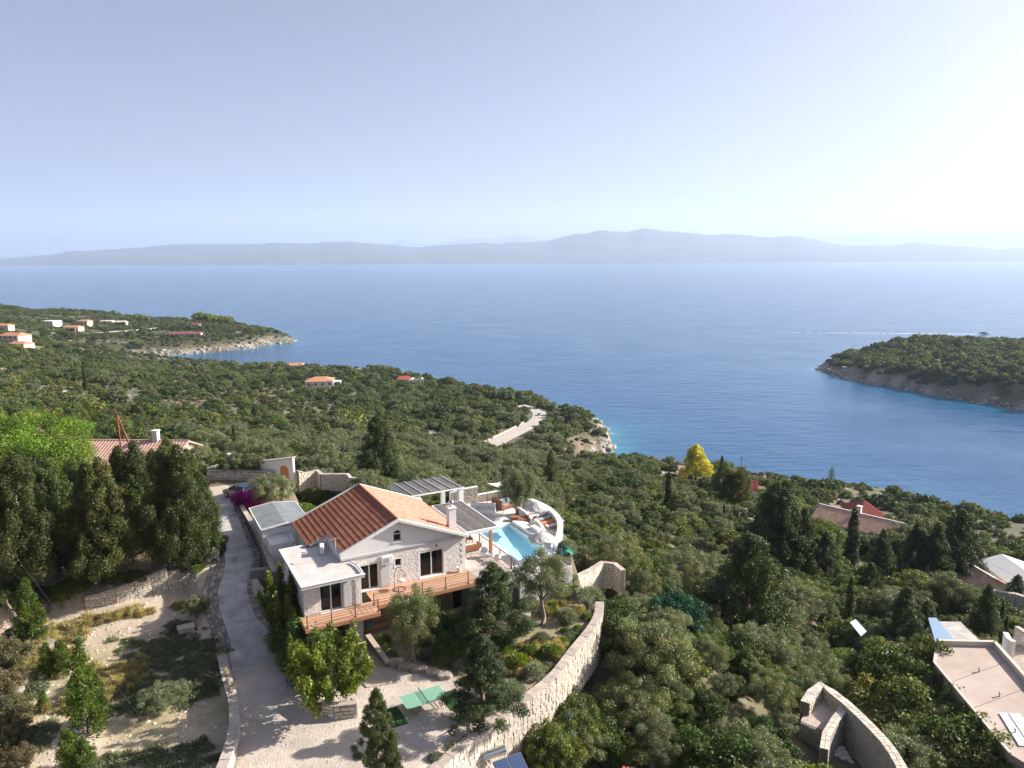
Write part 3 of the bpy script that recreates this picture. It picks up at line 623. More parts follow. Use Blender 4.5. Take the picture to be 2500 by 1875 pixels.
keep_out_px([(200, 1060), (470, 1060), (480, 1130), (230, 1150)], DK - 4, 3.0)                                                                     # pink roofed house
keep_out_px([(1970, 1240), (2230, 1260), (2210, 1340), (2100, 1320)], 24, 2.0)
keep_out_px([(2055, 1225), (2180, 1225), (2180, 1265), (2060, 1265)], 18, 2.0)
keep_out_px([(2320, 1350), (2430, 1380), (2420, 1450), (2340, 1450)], 22, 2.0)
keep_out_px([(1810, 1190), (1865, 1190), (1865, 1225), (1810, 1225)], 18, 2.0)
keep_out_px([(1180, 1870), (1700, 1835), (1800, 2100), (1150, 2100)], DK - 7, 0.5)                                                                     # house below the camera
keep_out_px([(2440, 1520), (2500, 1480), (2620, 1500), (2620, 1700), (2520, 1640)], DK - 12, 0.5)
FARHOUSES = [(40, 840, 30), (148, 790, 28), (190, 800, 16), (455, 815, 22), (260, 788, 16), (722, 893, 14), (775, 895, 12), (782, 935, 16), (990, 932, 16), (3, 815, 12)]
HOUSEZ = {}
def ridge_pt(px, py, h):
    """point on the ray of a pixel that is h above the ground, nearest the camera side of the slope"""
    for y in np.arange(60, 320, 1.0):
        p = GD(px, py, float(y)); g = gz1(p.x, p.y)
        if p.z - g <= h: return p
    return p
RIDGES = {k: (ridge_pt(a, b, h), ridge_pt(c, d, h)) for k, a, b, c, d, h in [('tan', 2322, 1349, 2432, 1392, 5.2), ('white', 2445, 1352, 2560, 1408, 5.0)]}
for k_ in RIDGES:
    a_, b_ = RIDGES[k_]; z_ = min(a_.z, b_.z); RIDGES[k_] = (Vector((a_.x, a_.y, z_)), Vector((b_.x, b_.y, z_)))
def scatter():
    pts = []; r = np.random.default_rng(5)
    X, Y = [], []
    for (d0, d1, sp) in ((30, 130, 2.5), (130, 260, 3.0), (260, 480, 3.5), (480, 1050, 4.1)):
        xs = np.arange(-900, 800, sp); ys = np.arange(d0, d1, sp); a, b = np.meshgrid(xs, ys); a = a.ravel() + r.uniform(-.45, .45, a.size) * sp; b = b.ravel() + r.uniform(-.45, .45, b.size) * sp
        k = np.abs(a) < b * 0.95 + 16; X.append(a[k]); Y.append(b[k])
    x = np.concatenate(X); y = np.concatenate(Y); z = gz(x, y); sd = gsd(x, y); k = (sd > 1.5 + 6 * fbm(x / 12, y / 12, 3, 91)) & (z > 1.2)
    x, y, z, sd = x[k], y[k], z[k], sd[k]
    for poly, mg in KEEP_OUT:
        k = ~in_poly(x, y, poly)
        if mg: k &= seg_dist(x, y, poly) > mg
        x, y, z, sd = x[k], y[k], z[k], sd[k]
    for path, w_ in ((ROAD, 5.3), (WHITEROAD, 3.5), (BACKROAD, 7.5)):
        k = (seg_dist(x, y, path, False) > w_) & ((seg_dist(x, y + 7, path, False) > w_) | (path is not ROAD)) & ((seg_dist(x, y + 13, path, False) > w_ - 1.5) | (path is not ROAD)); x, y, z, sd = x[k], y[k], z[k], sd[k]
    for a_, b_ in RIDGES.values():
        k = (seg_dist(x, y, [a_, b_], False) > 5) & (seg_dist(x, y + 6, [a_, b_], False) > 4); x, y, z, sd = x[k], y[k], z[k], sd[k]
    for hx, hy, rad in FARHOUSES:
        p = drop(hx, hy); k = np.hypot(x - p.x, (y - p.y)) > rad * 0.55; k &= ~((np.abs(x - p.x) < rad * 0.5) & (y < p.y) & (y > p.y - 16)); x, y, z, sd = x[k], y[k], z[k], sd[k]
    px, py = px_of(x, y, z)
    # hidden below the picture or far out of it
    k = (px > -420) & (px < 2920) & (py < 2400); x, y, z, sd, px, py = x[k], y[k], z[k], sd[k], px[k], py[k]
    n = len(x); u = r.random(n); n1 = fbm(x / 28, y / 28, 4, 95); n2 = fbm(x / 11, y / 11, 3, 96)
    kind = np.full(n, 0); sc = 1.0 * r.uniform(0.45, 1.15, n) * (0.55 + 0.95 * n2) * (1 + 0.45 * (r.random(n) > 0.93))        # 0 maquis 1 olive 2 grey shrub
    kind[u > 0.80] = 2; kind[(u > 0.70) & (u <= 0.80)] = 1
    pen = (y > 560) & (px < 900); low = pen & (py > 822) & (px > 235); head = (px > 1900) & (py < 1030)
    sc[pen] *= 0.85; sc[low] *= 0.9; kind[low & (u > 0.5)] = 2
    sc[head] *= 1.45; kind[head & (u < 0.93)] = 0
    opn = (px > 80) & (px < 820) & (py > 930) & (py < 1070) & (n1 > 0.46); sc[opn] *= 0.62; kind[opn & (u > 0.45)] = 2
    olv = (py > 1070) & (px > 440) & (px < 1420) & (py < 1260); kind[olv & (u > 0.38)] = 1; sc[olv] *= 0.9
    sl = (px > 1330) & (px < 1880) & (py > 1110) & (py < 1420); sc[sl] *= 0.72; kind[sl & (u > 0.5)] = 2; kind[sl & (u > 0.86)] = 1
    br = (px > 1150) & (py > 1400); kind[br & (u > 0.35)] = 1; kind[br & (u > 0.85)] = 0; sc[br] *= 0.92
    rt = (px > 1880) & (py > 1170) & (py < 1500); kind[rt & (u < 0.8)] = 0; sc[rt] *= 0.9
    edge = sd < 12; sc[edge] *= np.where(y[edge] > 330, 0.85, 0.6); ms_ = (px > 150) & (px < 1300) & (py > 890) & (py < 1060) & ~opn; sc[ms_] *= 1.2
    gap = (n1 < 0.43) & ~head & ~br & ~olv; keep = ~(gap & (r.random(n) < 0.62)) & ~(head & (r.random(n) < 0.45)); sc[gap] *= 0.75
    a = [v[keep] for v in (x, y, z, px, py, kind, sc, sd)]
    return a
SX, SY, SZ, SPX, SPY, SK, SS, SSD = scatter()
LANDMARKS = [(1320, 1040, 'beside the winding coast road'), (1450, 1060, 'on the rocky point beyond the coast road'), (760, 910, 'around the red roofed seaside bungalows'), (350, 960, 'on the hillside above the sheltered cove'), (900, 1010, 'on the green slope behind the villa'),
    (150, 900, 'on the hill below the far villas'), (700, 1120, 'in the olive grove behind the villa'), (1150, 1130, 'behind the far pergola'), (1560, 1180, 'on the slope above the turquoise bay'), (1500, 1320, 'on the bank below the pool terrace'),
    (1750, 1330, 'between the pool and the tall cypresses'), (2050, 1400, 'around the wire fence on the right slope'), (2350, 1280, 'above the shore at the right edge'), (1350, 1720, 'below the long curved retaining wall'), (1650, 1560, 'in the thicket below the garden'),
    (1900, 1620, 'beside the curved stone terrace'), (2150, 1620, 'along the flat roofed building'), (2250, 1820, 'between stone terrace and flat roof'), (1700, 1800, 'above the red roof at the bottom'), (80, 1150, 'behind the left conifer wood'), (450, 1070, 'beside the pale red tiled roof')]
def scatter_build():
    KN = ('maquis_bush', 'olive_tree', 'grey_shrub'); PR = (['maquis_0', 'maquis_1', 'maquis_2', 'maquis_light', 'maquis_0', 'maquis_1'], ['olive_0', 'olive_1', 'olive_2'], ['grey_shrub_0', 'grey_shrub_1', 'tawny_shrub', 'light_shrub'])
    for nk, src, lf in (('maquis_light', 'maquis_1', 'light'), ('tawny_shrub', 'grey_shrub_0', 'tawny'), ('light_shrub', 'grey_shrub_1', 'light')):
        cr, tm, H = PROTO[src]; me = cr.copy(); me.materials.clear(); me.materials.append(LM[lf]); PROTO[nk] = (me, tm, H)
    dist = np.hypot(SX, SY); order = np.argsort(dist); cap = [0, 0, 0]; rest = []; byl = {}
    r = random.Random(17)
    for i in order:
        k = int(SK[i]); s = float(SS[i])
        inframe = -40 < SPX[i] < 2540 and SPY[i] < 1930
        if cap[k] < 290 and inframe:
            cap[k] += 1; lm = min(LANDMARKS, key=lambda q: (q[0] - SPX[i]) ** 2 + 3 * (q[1] - SPY[i]) ** 2)[2]
            size = 'low' if s < 0.6 else ('tall' if s > 1.0 else 'middling'); v = r.randrange(len(PR[k])); key = PR[k][v]; H = PROTO[key][2]
            word = (['dark green bush', 'deep green bush', 'domed green bush', 'yellowish green bush', 'dark green bush', 'deep green bush'], ['grey green olive', 'broad silvery olive', 'pale green olive'], ['dull green scrub', 'olive brown scrub', 'tawny dry scrub', 'light green scrub'])[k][v]
            lab = f'{size} {word} {lm}'
            o = plant(key, (SX[i], SY[i], SZ[i] - 0.1), H * s, lab, ('bush', 'tree', 'bush')[k], name=KN[k], group=lab, width=r.uniform(0.9, 1.25)); byl.setdefault(lab, []).append((SPX[i], o))
        else: rest.append(i)
    ORD = 'leftmost second third fourth fifth sixth seventh eighth ninth tenth eleventh twelfth thirteenth fourteenth fifteenth sixteenth'.split()
    for lab, lst in byl.items():
        lst.sort(key=lambda q: q[0])
        if len(lst) > 1:
            for j, (_, q) in enumerate(lst): q['label'] = (f'{lab}, leftmost such' if j == 0 else (f'{lab}, rightmost such' if j == len(lst) - 1 else f'{lab}, {ORD[min(j, 15)]} from left')); q['group'] = lab
    rest = np.array(rest)
    # the rest of the growth: one mass, instanced over points
    col = bpy.data.collections.new('growth_sources'); keys = []
    for lod, fr in ((0, 0.5), (1, 0.14)):
        for ks in PR:
            for key in ks:
                me = joined(key, fr); o = bpy.data.objects.new('src_%02d' % len(keys), me); col.objects.link(o); keys.append((lod, key))
    idx = {k: i for i, k in enumerate(keys)}
    pick = np.array([idx[(int(dist[i] > 230), PR[SK[i]][(i * 7) % len(PR[SK[i]])])] for i in rest])
    me = bpy.data.meshes.new('undergrowth'); V = np.stack([SX[rest], SY[rest], SZ[rest] - 0.12], 1).astype(np.float32); me.vertices.add(len(V)); me.vertices.foreach_set('co', V.ravel())
    for nm, tp, dat in (('pick', 'INT', pick.astype(np.int32)), ('rot', 'FLOAT', rng.uniform(0, 6.28, len(V)).astype(np.float32)), ('siz', 'FLOAT', SS[rest].astype(np.float32))):
        a = me.attributes.new(nm, tp, 'POINT'); a.data.foreach_set('value', dat)
    o = bpy.data.objects.new('undergrowth', me); COL.objects.link(o); tag(o, 'mass of evergreen scrub and trees covering the far slopes', 'undergrowth', kind='stuff')
    ng = bpy.data.node_groups.new('growth', 'GeometryNodeTree'); ng.interface.new_socket('Geometry', in_out='INPUT', socket_type='NodeSocketGeometry'); ng.interface.new_socket('Geometry', in_out='OUTPUT', socket_type='NodeSocketGeometry')
    N = ng.nodes; K = ng.links; gi = N.new('NodeGroupInput'); go = N.new('NodeGroupOutput'); ip = N.new('GeometryNodeInstanceOnPoints'); ci = N.new('GeometryNodeCollectionInfo')
    ci.inputs['Collection'].default_value = col; ci.inputs['Separate Children'].default_value = True; ci.inputs['Reset Children'].default_value = True
    def attr(nm, tp): q = N.new('GeometryNodeInputNamedAttribute'); q.data_type = tp; q.inputs['Name'].default_value = nm; return q.outputs['Attribute']
    ip.inputs['Pick Instance'].default_value = True; mp = N.new('GeometryNodeMeshToPoints'); K.new(gi.outputs[0], mp.inputs[0]); K.new(mp.outputs[0], ip.inputs['Points']); K.new(ci.outputs[0], ip.inputs['Instance']); K.new(attr('pick', 'INT'), ip.inputs['Instance Index'])
    cx = N.new('ShaderNodeCombineXYZ'); K.new(attr('rot', 'FLOAT'), cx.inputs['Z']); K.new(cx.outputs[0], ip.inputs['Rotation'])
    c2 = N.new('ShaderNodeCombineXYZ'); a = attr('siz', 'FLOAT'); mm = N.new('ShaderNodeMath'); mm.operation = 'MULTIPLY'; mm.inputs[1].default_value = 1.12; K.new(a, mm.inputs[0])
    K.new(mm.outputs[0], c2.inputs[0]); K.new(mm.outputs[0], c2.inputs[1]); K.new(a, c2.inputs[2]); K.new(c2.outputs[0], ip.inputs['Scale']); K.new(ip.outputs[0], go.inputs[0])
    md = o.modifiers.new('growth', 'NODES'); md.node_group = ng
scatter_build()
# ------------------------------------------------------------------ site: drive, walls, yard
mat('concrete', (0.47, 0.44, 0.41), 0.9, var=0.36, scale=0.9, bump=0.012, bscale=18, detail=9)
mat('pale_concrete', (0.50, 0.42, 0.345), 0.9, var=0.16, scale=1.1, bump=0.008, bscale=22, detail=9)
mat('paving_stone', (0.33, 0.27, 0.22), 0.9, var=0.35, scale=2.2, bump=0.01, rnd=0.25)
mat('mortar', (0.19, 0.16, 0.13), 0.95, var=0.25, scale=5, bump=0.02)
mat('wall_stone', (0.60, 0.535, 0.45), 0.9, var=0.16, scale=4, bump=0.02, bscale=14, rnd=0.22)
mat('wall_stone_grey', (0.42, 0.38, 0.33), 0.92, var=0.2, scale=4, bump=0.02, bscale=14, rnd=0.25)
mat('coping', (0.46, 0.39, 0.335), 0.92, var=0.22, scale=2.5, bump=0.015, bscale=10, rnd=.12)
mat('boulder', (0.44, 0.385, 0.32), 0.92, color2=(0.24, 0.20, 0.16), scale=1.6, bump=0.07, bscale=4)
mat('white_paint', (0.78, 0.77, 0.75), 0.75, var=0.05, scale=1.5, bump=0.003, bscale=30, detail=8)
mat('gravel', (0.50, 0.44, 0.385), 0.95, color2=(0.36, 0.31, 0.265), scale=2.2, bump=0.05, bscale=16, detail=9)

def hang(o, parent):
    """parent a mesh whose vertices are in world coordinates"""
    o.parent = parent; o.matrix_parent_inverse = (Matrix.Translation(parent.location) @ parent.rotation_euler.to_matrix().to_4x4()).inverted(); return o
def stone_variants(n=7, seed=3):
    out = []; r = random.Random(seed)
    for i in range(n):
        k = 0.5; j = lambda a: a + r.uniform(-0.07, 0.07); ins = 0.13
        q = [(j(-k), j(-k)), (j(k), j(-k)), (j(k), j(k)), (j(-k), j(k))]
        if i % 2: q.insert(3, (j(0.0), j(0.56)))
        m = len(q); cx = sum(a for a, b in q) / m; cz = sum(b for a, b in q) / m
        V = [(a * 0.97, 0.0, b * 0.97) for a, b in q] + [(a * 0.97, -0.6, b * 0.97) for a, b in q] + [(a * (1 - ins), -1.0 + r.uniform(-.15, .15), b * (1 - ins)) for a, b in q]
        F = [(p, (p + 1) % m, m + (p + 1) % m, m + p) for p in range(m)] + [(m + p, m + (p + 1) % m, 2 * m + (p + 1) % m, 2 * m + p) for p in range(m)] + [tuple(range(2 * m, 3 * m))]
        out.append((np.array(V), F))
    return out
STONES = stone_variants()
_sm = {}
def stone_mesh(i, m):
    if (i, m) not in _sm:
        o = mesh_np('stone', STONES[i][0], STONES[i][1], MATS[m]); _sm[i, m] = o.data; bpy.data.objects.remove(o)
    return _sm[i, m]
class Stones:
    """stones set into wall faces; each face is a straight run with its own bottom and top heights"""
    def __init__(s, m): s.m = m; s.items = []
    def face(s, A, B, zb0, zb1, zt0, zt1, w=0.42, h=0.28, proud=0.05, holes=()):
        A = Vector((A[0], A[1])); B = Vector((B[0], B[1])); d = B - A; Ln = d.length
        if Ln < 0.05: return s
        ang = math.atan2(d.y, d.x); r = random.Random(int(A.x * 100) + int(A.y * 37))
        z = min(zb0, zb1)
        while z < max(zt0, zt1):
            hh = h * r.uniform(0.72, 1.3); x = -r.uniform(0, w * 0.6)
            while x < Ln:
                ww = w * r.uniform(0.6, 1.45); x0, x1 = max(x, 0), min(x + ww, Ln); x += ww
                if x1 - x0 < w * 0.22: continue
                c = (x0 + x1) / 2; t = c / Ln; b, tp = zb0 + (zb1 - zb0) * t, zt0 + (zt1 - zt0) * t
                z0, z1 = max(z, b), min(z + hh, tp)
                if z1 - z0 < h * 0.3: continue
                if any(x0 < hx1 and x1 > hx0 and z0 < hz1 and z1 > hz0 for hx0, hx1, hz0, hz1 in holes):
                    # trim beside an opening instead of crossing it
                    ok = True
                    for hx0, hx1, hz0, hz1 in holes:
                        if x0 < hx1 and x1 > hx0 and z0 < hz1 and z1 > hz0:
                            if x0 < hx0 - 0.06: x1 = min(x1, hx0)
                            elif x1 > hx1 + 0.06: x0 = max(x0, hx1)
                            else: ok = False
                    if not ok: continue
                    c = (x0 + x1) / 2
                p = A + d * (c / Ln)
                s.items.append((p.x, p.y, (z0 + z1) / 2, ang, x1 - x0 - 0.03, z1 - z0 - 0.026, proud * r.uniform(0.6, 1.4), r.randrange(len(STONES)), r.random() < 0.5))
            z += hh
        return s
    def build(s, parent, n_parts=0, name='stone', local=False):
        it = s.items
        if not local: it = sorted(it, key=lambda q: (q[0] ** 2 + q[1] ** 2 + (q[2] - HC) ** 2))
        for (x, y, z, a, w, h, pr, k, fl) in it[:n_parts]:
            o = bpy.data.objects.new(name, stone_mesh(k, s.m)); COL.objects.link(o); o.parent = parent
            if not local: o.matrix_parent_inverse = (Matrix.Translation(parent.location) @ parent.rotation_euler.to_matrix().to_4x4()).inverted()
            o.location = (x, y, z); o.rotation_euler = (0, 0, a); o.scale = (-w if False else w, pr, h)
        rest = it[n_parts:]
        if rest:
            Vs, Fs, n = [], [], 0
            for (x, y, z, a, w, h, pr, k, fl) in rest:
                V, F = STONES[k]; q = V * (w, pr, h); c, sn = math.cos(a), math.sin(a)
                Vs.append(np.stack([q[:, 0] * c - q[:, 1] * sn + x, q[:, 0] * sn + q[:, 1] * c + y, q[:, 2] + z], 1)); Fs += [tuple(n + i for i in f) for f in F]; n += len(V)
            o = mesh_np('stonework', np.vstack(Vs), Fs, MATS[s.m]); tag(o, kind='stuff')
            if local: o.parent = parent
            else: hang(o, parent)
        return s
def offset_path(P, d):
    """offset of a polyline (2-D) to its right by d"""
    out = []
    for i, p in enumerate(P):
        a = Vector(P[max(i - 1, 0)][:2]); b = Vector(P[min(i + 1, len(P) - 1)][:2]); t = (b - a).normalized(); out.append(Vector(p[:2]) + Vector((t.y, -t.x)) * d)
    return out
def wall(name, pts, thick, label, n_parts=0, sides='r', m='wall_stone', cap=0.06, w=0.42, h=0.28, body='mortar', capm='coping', caplap=0.05, cat='wall', proud=0.05, courses=None, capw=0.9, across=1):
    """free-standing wall along pts (x, y, z bottom, z top); stones on its right (r) and left (l) faces; caps are pieces of their own"""
    R = offset_path(pts, thick / 2); Lf = offset_path(pts, -thick / 2); base = empty(name, (pts[0][0], pts[0][1], pts[0][2]), 0, label, cat)
    mb = MB(); n = len(pts); vs = []
    for i, p in enumerate(pts): vs += [(R[i].x, R[i].y, p[2]), (Lf[i].x, Lf[i].y, p[2]), (Lf[i].x, Lf[i].y, p[3]), (R[i].x, R[i].y, p[3])]
    fs = [(0, 3, 2, 1), tuple(4 * (n - 1) + k for k in (0, 1, 2, 3))]
    for i in range(n - 1):
        for k in range(4): k2 = (k + 1) % 4; fs.append((4 * i + k, 4 * i + k2, 4 * i + 4 + k2, 4 * i + 4 + k))
    mb.add(vs, fs); hang(mb.build('wall_body', MATS[body]), base)
    if m:
        st = Stones(m)
        for i in range(n - 1):
            a, b = pts[i], pts[i + 1]
            if 'r' in sides: st.face(R[i], R[i + 1], a[2], b[2], a[3] - 0.01, b[3] - 0.01, w, h, proud)
            if 'l' in sides: st.face(Lf[i + 1], Lf[i], b[2], a[2], b[3] - 0.01, a[3] - 0.01, w, h, proud)
            if 's' in sides and i == 0: st.face(Lf[0], R[0], a[2], a[2], a[3] - 0.01, a[3] - 0.01, w, h, proud)
            if 'e' in sides and i == n - 2: st.face(R[-1], Lf[-1], b[2], b[2], b[3] - 0.01, b[3] - 0.01, w, h, proud)
        st.build(base, n_parts)
    if cap:
        Ro = offset_path(pts, thick / 2 + caplap); Lo = offset_path(pts, -thick / 2 - caplap); rr = random.Random(5)
        for i in range(n - 1):
            ln = (Vector(pts[i + 1][:2]) - Vector(pts[i][:2])).length; k = max(1, round(ln / capw))
            for j in range(k * across):
                ac = j % across; j //= across; t0, t1 = j / k, (j + 1) / k - 0.03 / max(ln, 0.1)
                dz = rr.uniform(-0.012, 0.012)
                q = [Ro[i].lerp(Ro[i + 1], t0), Ro[i].lerp(Ro[i + 1], t1), Lo[i].lerp(Lo[i + 1], t1), Lo[i].lerp(Lo[i + 1], t0)]; e0, e1 = ac / across, (ac + 1) / across - (0.04 if ac < across - 1 else 0) ; q = [q[0].lerp(q[3], e0), q[1].lerp(q[2], e0), q[1].lerp(q[2], e1), q[0].lerp(q[3], e1)]; zz = [pts[i][3] + (pts[i + 1][3] - pts[i][3]) * t for t in (t0, t1, t1, t0)]
                c = MB().hexa([(a.x, a.y, z + 0.003) for a, z in zip(q, zz)] + [(a.x, a.y, z + cap + dz) for a, z in zip(q, zz)]).build('coping_stone', MATS[capm]); hang(c, base)
    return base

# driveway of poured concrete with stone-paved borders
DL = [(-15.6, 27.5), (-15.6, 25.4), (-16.6, 19.0), (-16.7, 14.9), (-16.8, 12.4), (-17.25, 10.5), (-17.95, 8.6), (-18.15, 6.4), (-18.0, 4.1), (-17.9, 1.9)]
DR = [(-13.7, 27.5), (-14.45, 23.9), (-14.5, 18.9), (-14.6, 15.3), (-14.5, 12.5), (-15.0, 10.6), (-15.6, 9.2), (-15.85, 7.45), (-15.8, 4.7), (-14.9, 1.9)]
BL = [(-17.0, 27.5), (-17.4, 25.4), (-17.6, 19.0), (-17.55, 14.9), (-17.8, 12.4), (-18.6, 10.5), (-19.15, 8.6), (-19.2, 6.4), (-19.0, 4.1), (-18.9, 1.6)]
BR = [(-13.6, 27.4), (-13.75, 23.9), (-14.1, 18.9), (-14.1, 15.3), (-13.95, 12.5), (-14.35, 10.6), (-14.75, 9.2), (-15.05, 7.45), (-14.6, 4.7), (-14.1, 1.9)]
def resample(P, n):
    P = np.array(P, float); d = np.r_[0, np.cumsum(np.hypot(*np.diff(P, axis=0).T))]; t = np.linspace(0, d[-1], n); return np.stack([np.interp(t, d, P[:, 0]), np.interp(t, d, P[:, 1])], 1)
def strip_sheet(name, A, B, n, m, lift, across=6, kind='structure', skirt=0.25):
    A = resample(A, n); B = resample(B, n); V = []; F = []
    for i in range(n):
        for j in range(across + 1):
            t = j / across; u, v = A[i] * (1 - t) + B[i] * t; V.append(tuple(L(u, v, float(drive_z(v)) + lift)))
    for i in range(n - 1):
        for j in range(across): k = i * (across + 1) + j; F.append((k, k + 1, k + across + 2, k + across + 1))
    b = len(V)
    for side in (0, across):
        for i in range(n): x, y, z = V[i * (across + 1) + side]; V.append((x, y, z - skirt))
        for i in range(n - 1): k = i * (across + 1) + side; q = b + (i if side == 0 else n + i); F.append((k, k + across + 1, q + 1, q))
    o = mesh_np(name, V, F, MATS[m]); return tag(o, kind=kind)
strip_sheet('driveway', DL, DR, 60, 'concrete', 0.03)
tag(MB().prism([tuple(L(u, v).to_2d()) for u, v in [(-17.2, 27.3), (-10.5, 25.2), (-8.6, 26.2), (-7.0, 31.5), (-11, 33), (-15, 35), (-17.5, 34)]], DK - 1.0, DK + 0.24).build('parking_court', MATS['pale_concrete']), kind='structure')
def paving(name, A, B, n, rows, seed):
    """crazy paving: flat stones of uneven size in rows along the drive"""
    base = strip_sheet(name, A, B, n, 'mortar', 0.012, 3); A = resample(A, n); B = resample(B, n); r = random.Random(seed); V, F = [], []
    for i in range(n - 1):
        ts = sorted([0, 1] + [(j + r.uniform(-.25, .25)) / rows for j in range(1, rows)])
        for t0, t1 in zip(ts[:-1], ts[1:]):
            g = 0.04; f0, f1 = 0.06 + r.uniform(0, .05), 0.94 - r.uniform(0, .05); q = []
            for tt, ff in ((t0 + g, f0), (t1 - g, f0 + r.uniform(-.04, .04)), (t1 - g, f1), (t0 + g, f1 + r.uniform(-.04, .04))):
                p = (A[i] * (1 - ff) + A[i + 1] * ff) * (1 - tt) + (B[i] * (1 - ff) + B[i + 1] * ff) * tt; q.append(p)
            k = len(V); h = r.uniform(0.030, 0.055)
            for p in q: V.append(tuple(L(p[0], p[1], float(drive_z(p[1])) + h)))
            for p in q: V.append(tuple(L(p[0], p[1], float(drive_z(p[1])) - 0.05)))
            F += [(k, k + 1, k + 2, k + 3), (k, k + 4, k + 5, k + 1), (k + 1, k + 5, k + 6, k + 2), (k + 2, k + 6, k + 7, k + 3), (k + 3, k + 7, k + 4, k)]
    V = np.array(V); c = np.repeat(np.random.default_rng(seed).uniform(0.55, 1.35, (len(V) // 8, 1)) * np.ones((1, 3)), 8, 0)
    o = mesh_np('paving_stone', V, F, MATS['paving_tinted'], colors=c); hang(o, base) if False else setattr(o, 'parent', base); tag(o, kind='stuff')
mat('paving_tinted', (0.34, 0.285, 0.24), 0.9, var=0.2, scale=3, bump=0.01, attr='tint')
paving('driveway_border', BL, DL, 86, 3, 1); paving('driveway_border', DR, BR, 96, 2, 2)

# retaining walls -----------------------------------------------------------
def gp(pts): return [(*L(u, v).to_2d(), DK + zb, DK + zt) for u, v, zb, zt in pts]
def curve_pts(P, n):
    """smooth resampling of control rows"""
    P = np.array(P, float); t = np.r_[0, np.cumsum(np.hypot(*np.diff(P[:, :2], axis=0).T))]; T = np.linspace(0, t[-1], n)
    Q = np.stack([np.interp(T, t, P[:, k]) for k in range(P.shape[1])], 1); K = np.array([0.25, 0.5, 0.25])
    for _ in range(2):
        q = Q.copy(); q[1:-1, :2] = Q[:-2, :2] * 0.25 + Q[1:-1, :2] * 0.5 + Q[2:, :2] * 0.25; Q = q
    return [tuple(r) for r in Q]
EAST = curve_pts([(9.2, -5.9, -6.0, -2.6), (8.7, -6.7, -6.0, -2.7), (7.0, -8.4, -6.2, -2.75), (5.3, -9.5, -6.3, -2.8), (3.3, -10.7, -6.6, -2.9), (1.0, -12.4, -7.0, -3.0), (-1.3, -13.4, -7.2, -3.05), (-3.5, -14.2, -7.4, -3.1), (-7.2, -15.6, -7.6, -3.15), (-10.2, -17.0, -7.8, -3.2), (-13.5, -18.9, -8, -3.2)], 30)
wall('retaining_wall', gp(EAST), 0.55, 'long curving pale stone retaining wall holding up the garden, lower right', 300, 'l', w=0.46, h=0.34, cap=0.05, proud=0.06)
LOWW = curve_pts([(-18.75, 0.6, -4.2, -2.75), (-18.85, -2.4, -4.3, -2.7), (-18.8, -4.9, -4.4, -2.6), (-18.9, -7.0, -4.4, -2.55), (-19.4, -9.6, -4.4, -2.5), (-20.4, -12.3, -4.4, -2.45), (-22, -15.5, -4.4, -2.4)], 16)
wall('low_wall', gp(LOWW), 0.5, 'low curved white stone wall between the gravel yard and the weedy field', 220, 'l', w=0.36, h=0.2, cap=0.06, proud=0.04)
UPW = [G(213, 1485, DK - 2.5), G(250, 1480, DK - 2.45), G(286, 1474, DK - 2.4), G(330, 1461, DK - 2.3), G(372, 1448, DK - 2.2), G(410, 1436, DK - 2.0)]
def upw(pts, hts, dz=0.7): return [(p.x, p.y, p.z - dz, p.z + h) for p, h in zip(pts, hts)]
wall('terrace_wall', upw(UPW, [1.05, 1.2, 1.35, 1.5, 1.65, 1.8]), 0.5, 'higher left part of the white stone terrace wall below the conifer wood', 200, 'rse', w=0.34, h=0.22, proud=0.04)
UPW2 = [G(412, 1437, DK - 2.0), G(446, 1430, DK - 1.85), G(487, 1409, DK - 1.45), G(512, 1392, DK - 1.0), G(529, 1374, DK - 0.65), G(530, 1352, DK - 0.4)]
wall('terrace_wall', upw(UPW2, [0.75, 0.85, 1.05, 1.1, 1.1, 0.9]), 0.45, 'lower right part of the white stone terrace wall where it bends to the driveway', 160, 'rse', w=0.34, h=0.22, proud=0.04)
wall('path_wall', gp([(-13.85, 23.0, -0.5, 0.75), (-13.8, 17, -0.5, 0.75), (-13.8, 12.5, -1.0, 0.7), (-13.85, 9.0, -1.6, 0.55), (-13.9, 6.2, -2.2, 0.3)]), 0.32, 'long straight tan stone wall between the driveway and the shed', 0, 'l', w=0.3, h=0.16, proud=0.025, m='wall_stone_grey')
wall('steps_wall', gp([(-15.3, 9.3, -1.8, -0.45), (-14.0, 8.9, -1.8, -0.4), (-13.95, 7.4, -2.0, -0.4)]), 0.35, 'short grey stone wall of the sunken entry beside the flat roofed annex', 0, 'lr', w=0.3, h=0.16, proud=0.025, m='wall_stone_grey')
wall('steps_wall', gp([(-15.25, 7.8, -2.4, -0.7), (-14.9, 5.0, -3.0, -1.1), (-14.5, 2.6, -3.6, -1.5), (-14.3, 0.6, -3.8, -1.9)]), 0.4, 'stone wall running down from the sunken entry behind the leafy yellow green tree', 0, 'lr', w=0.3, h=0.17, proud=0.025)
wall('court_wall', gp([(-15.6, 35.6, -0.8, 1.25), (-12.6, 33.9, -0.6, 1.3), (-10.0, 32.0, -0.6, 1.3), (-9.1, 31.2, -0.6, 1.3)]), 0.45, 'tan stone wall along the back of the parking court', 140, 'r', w=0.45, h=0.3)
wall('court_wall', gp([(-6.9, 29.3, -0.6, 1.6), (-5.9, 29.6, -0.6, 1.15), (-4.6, 29.9, -0.6, 1.2), (-4.4, 28.6, -0.6, 1.0)]), 0.4, 'stepped pale stone wall right of the white arched gate wall', 0, 'r', w=0.4, h=0.28)
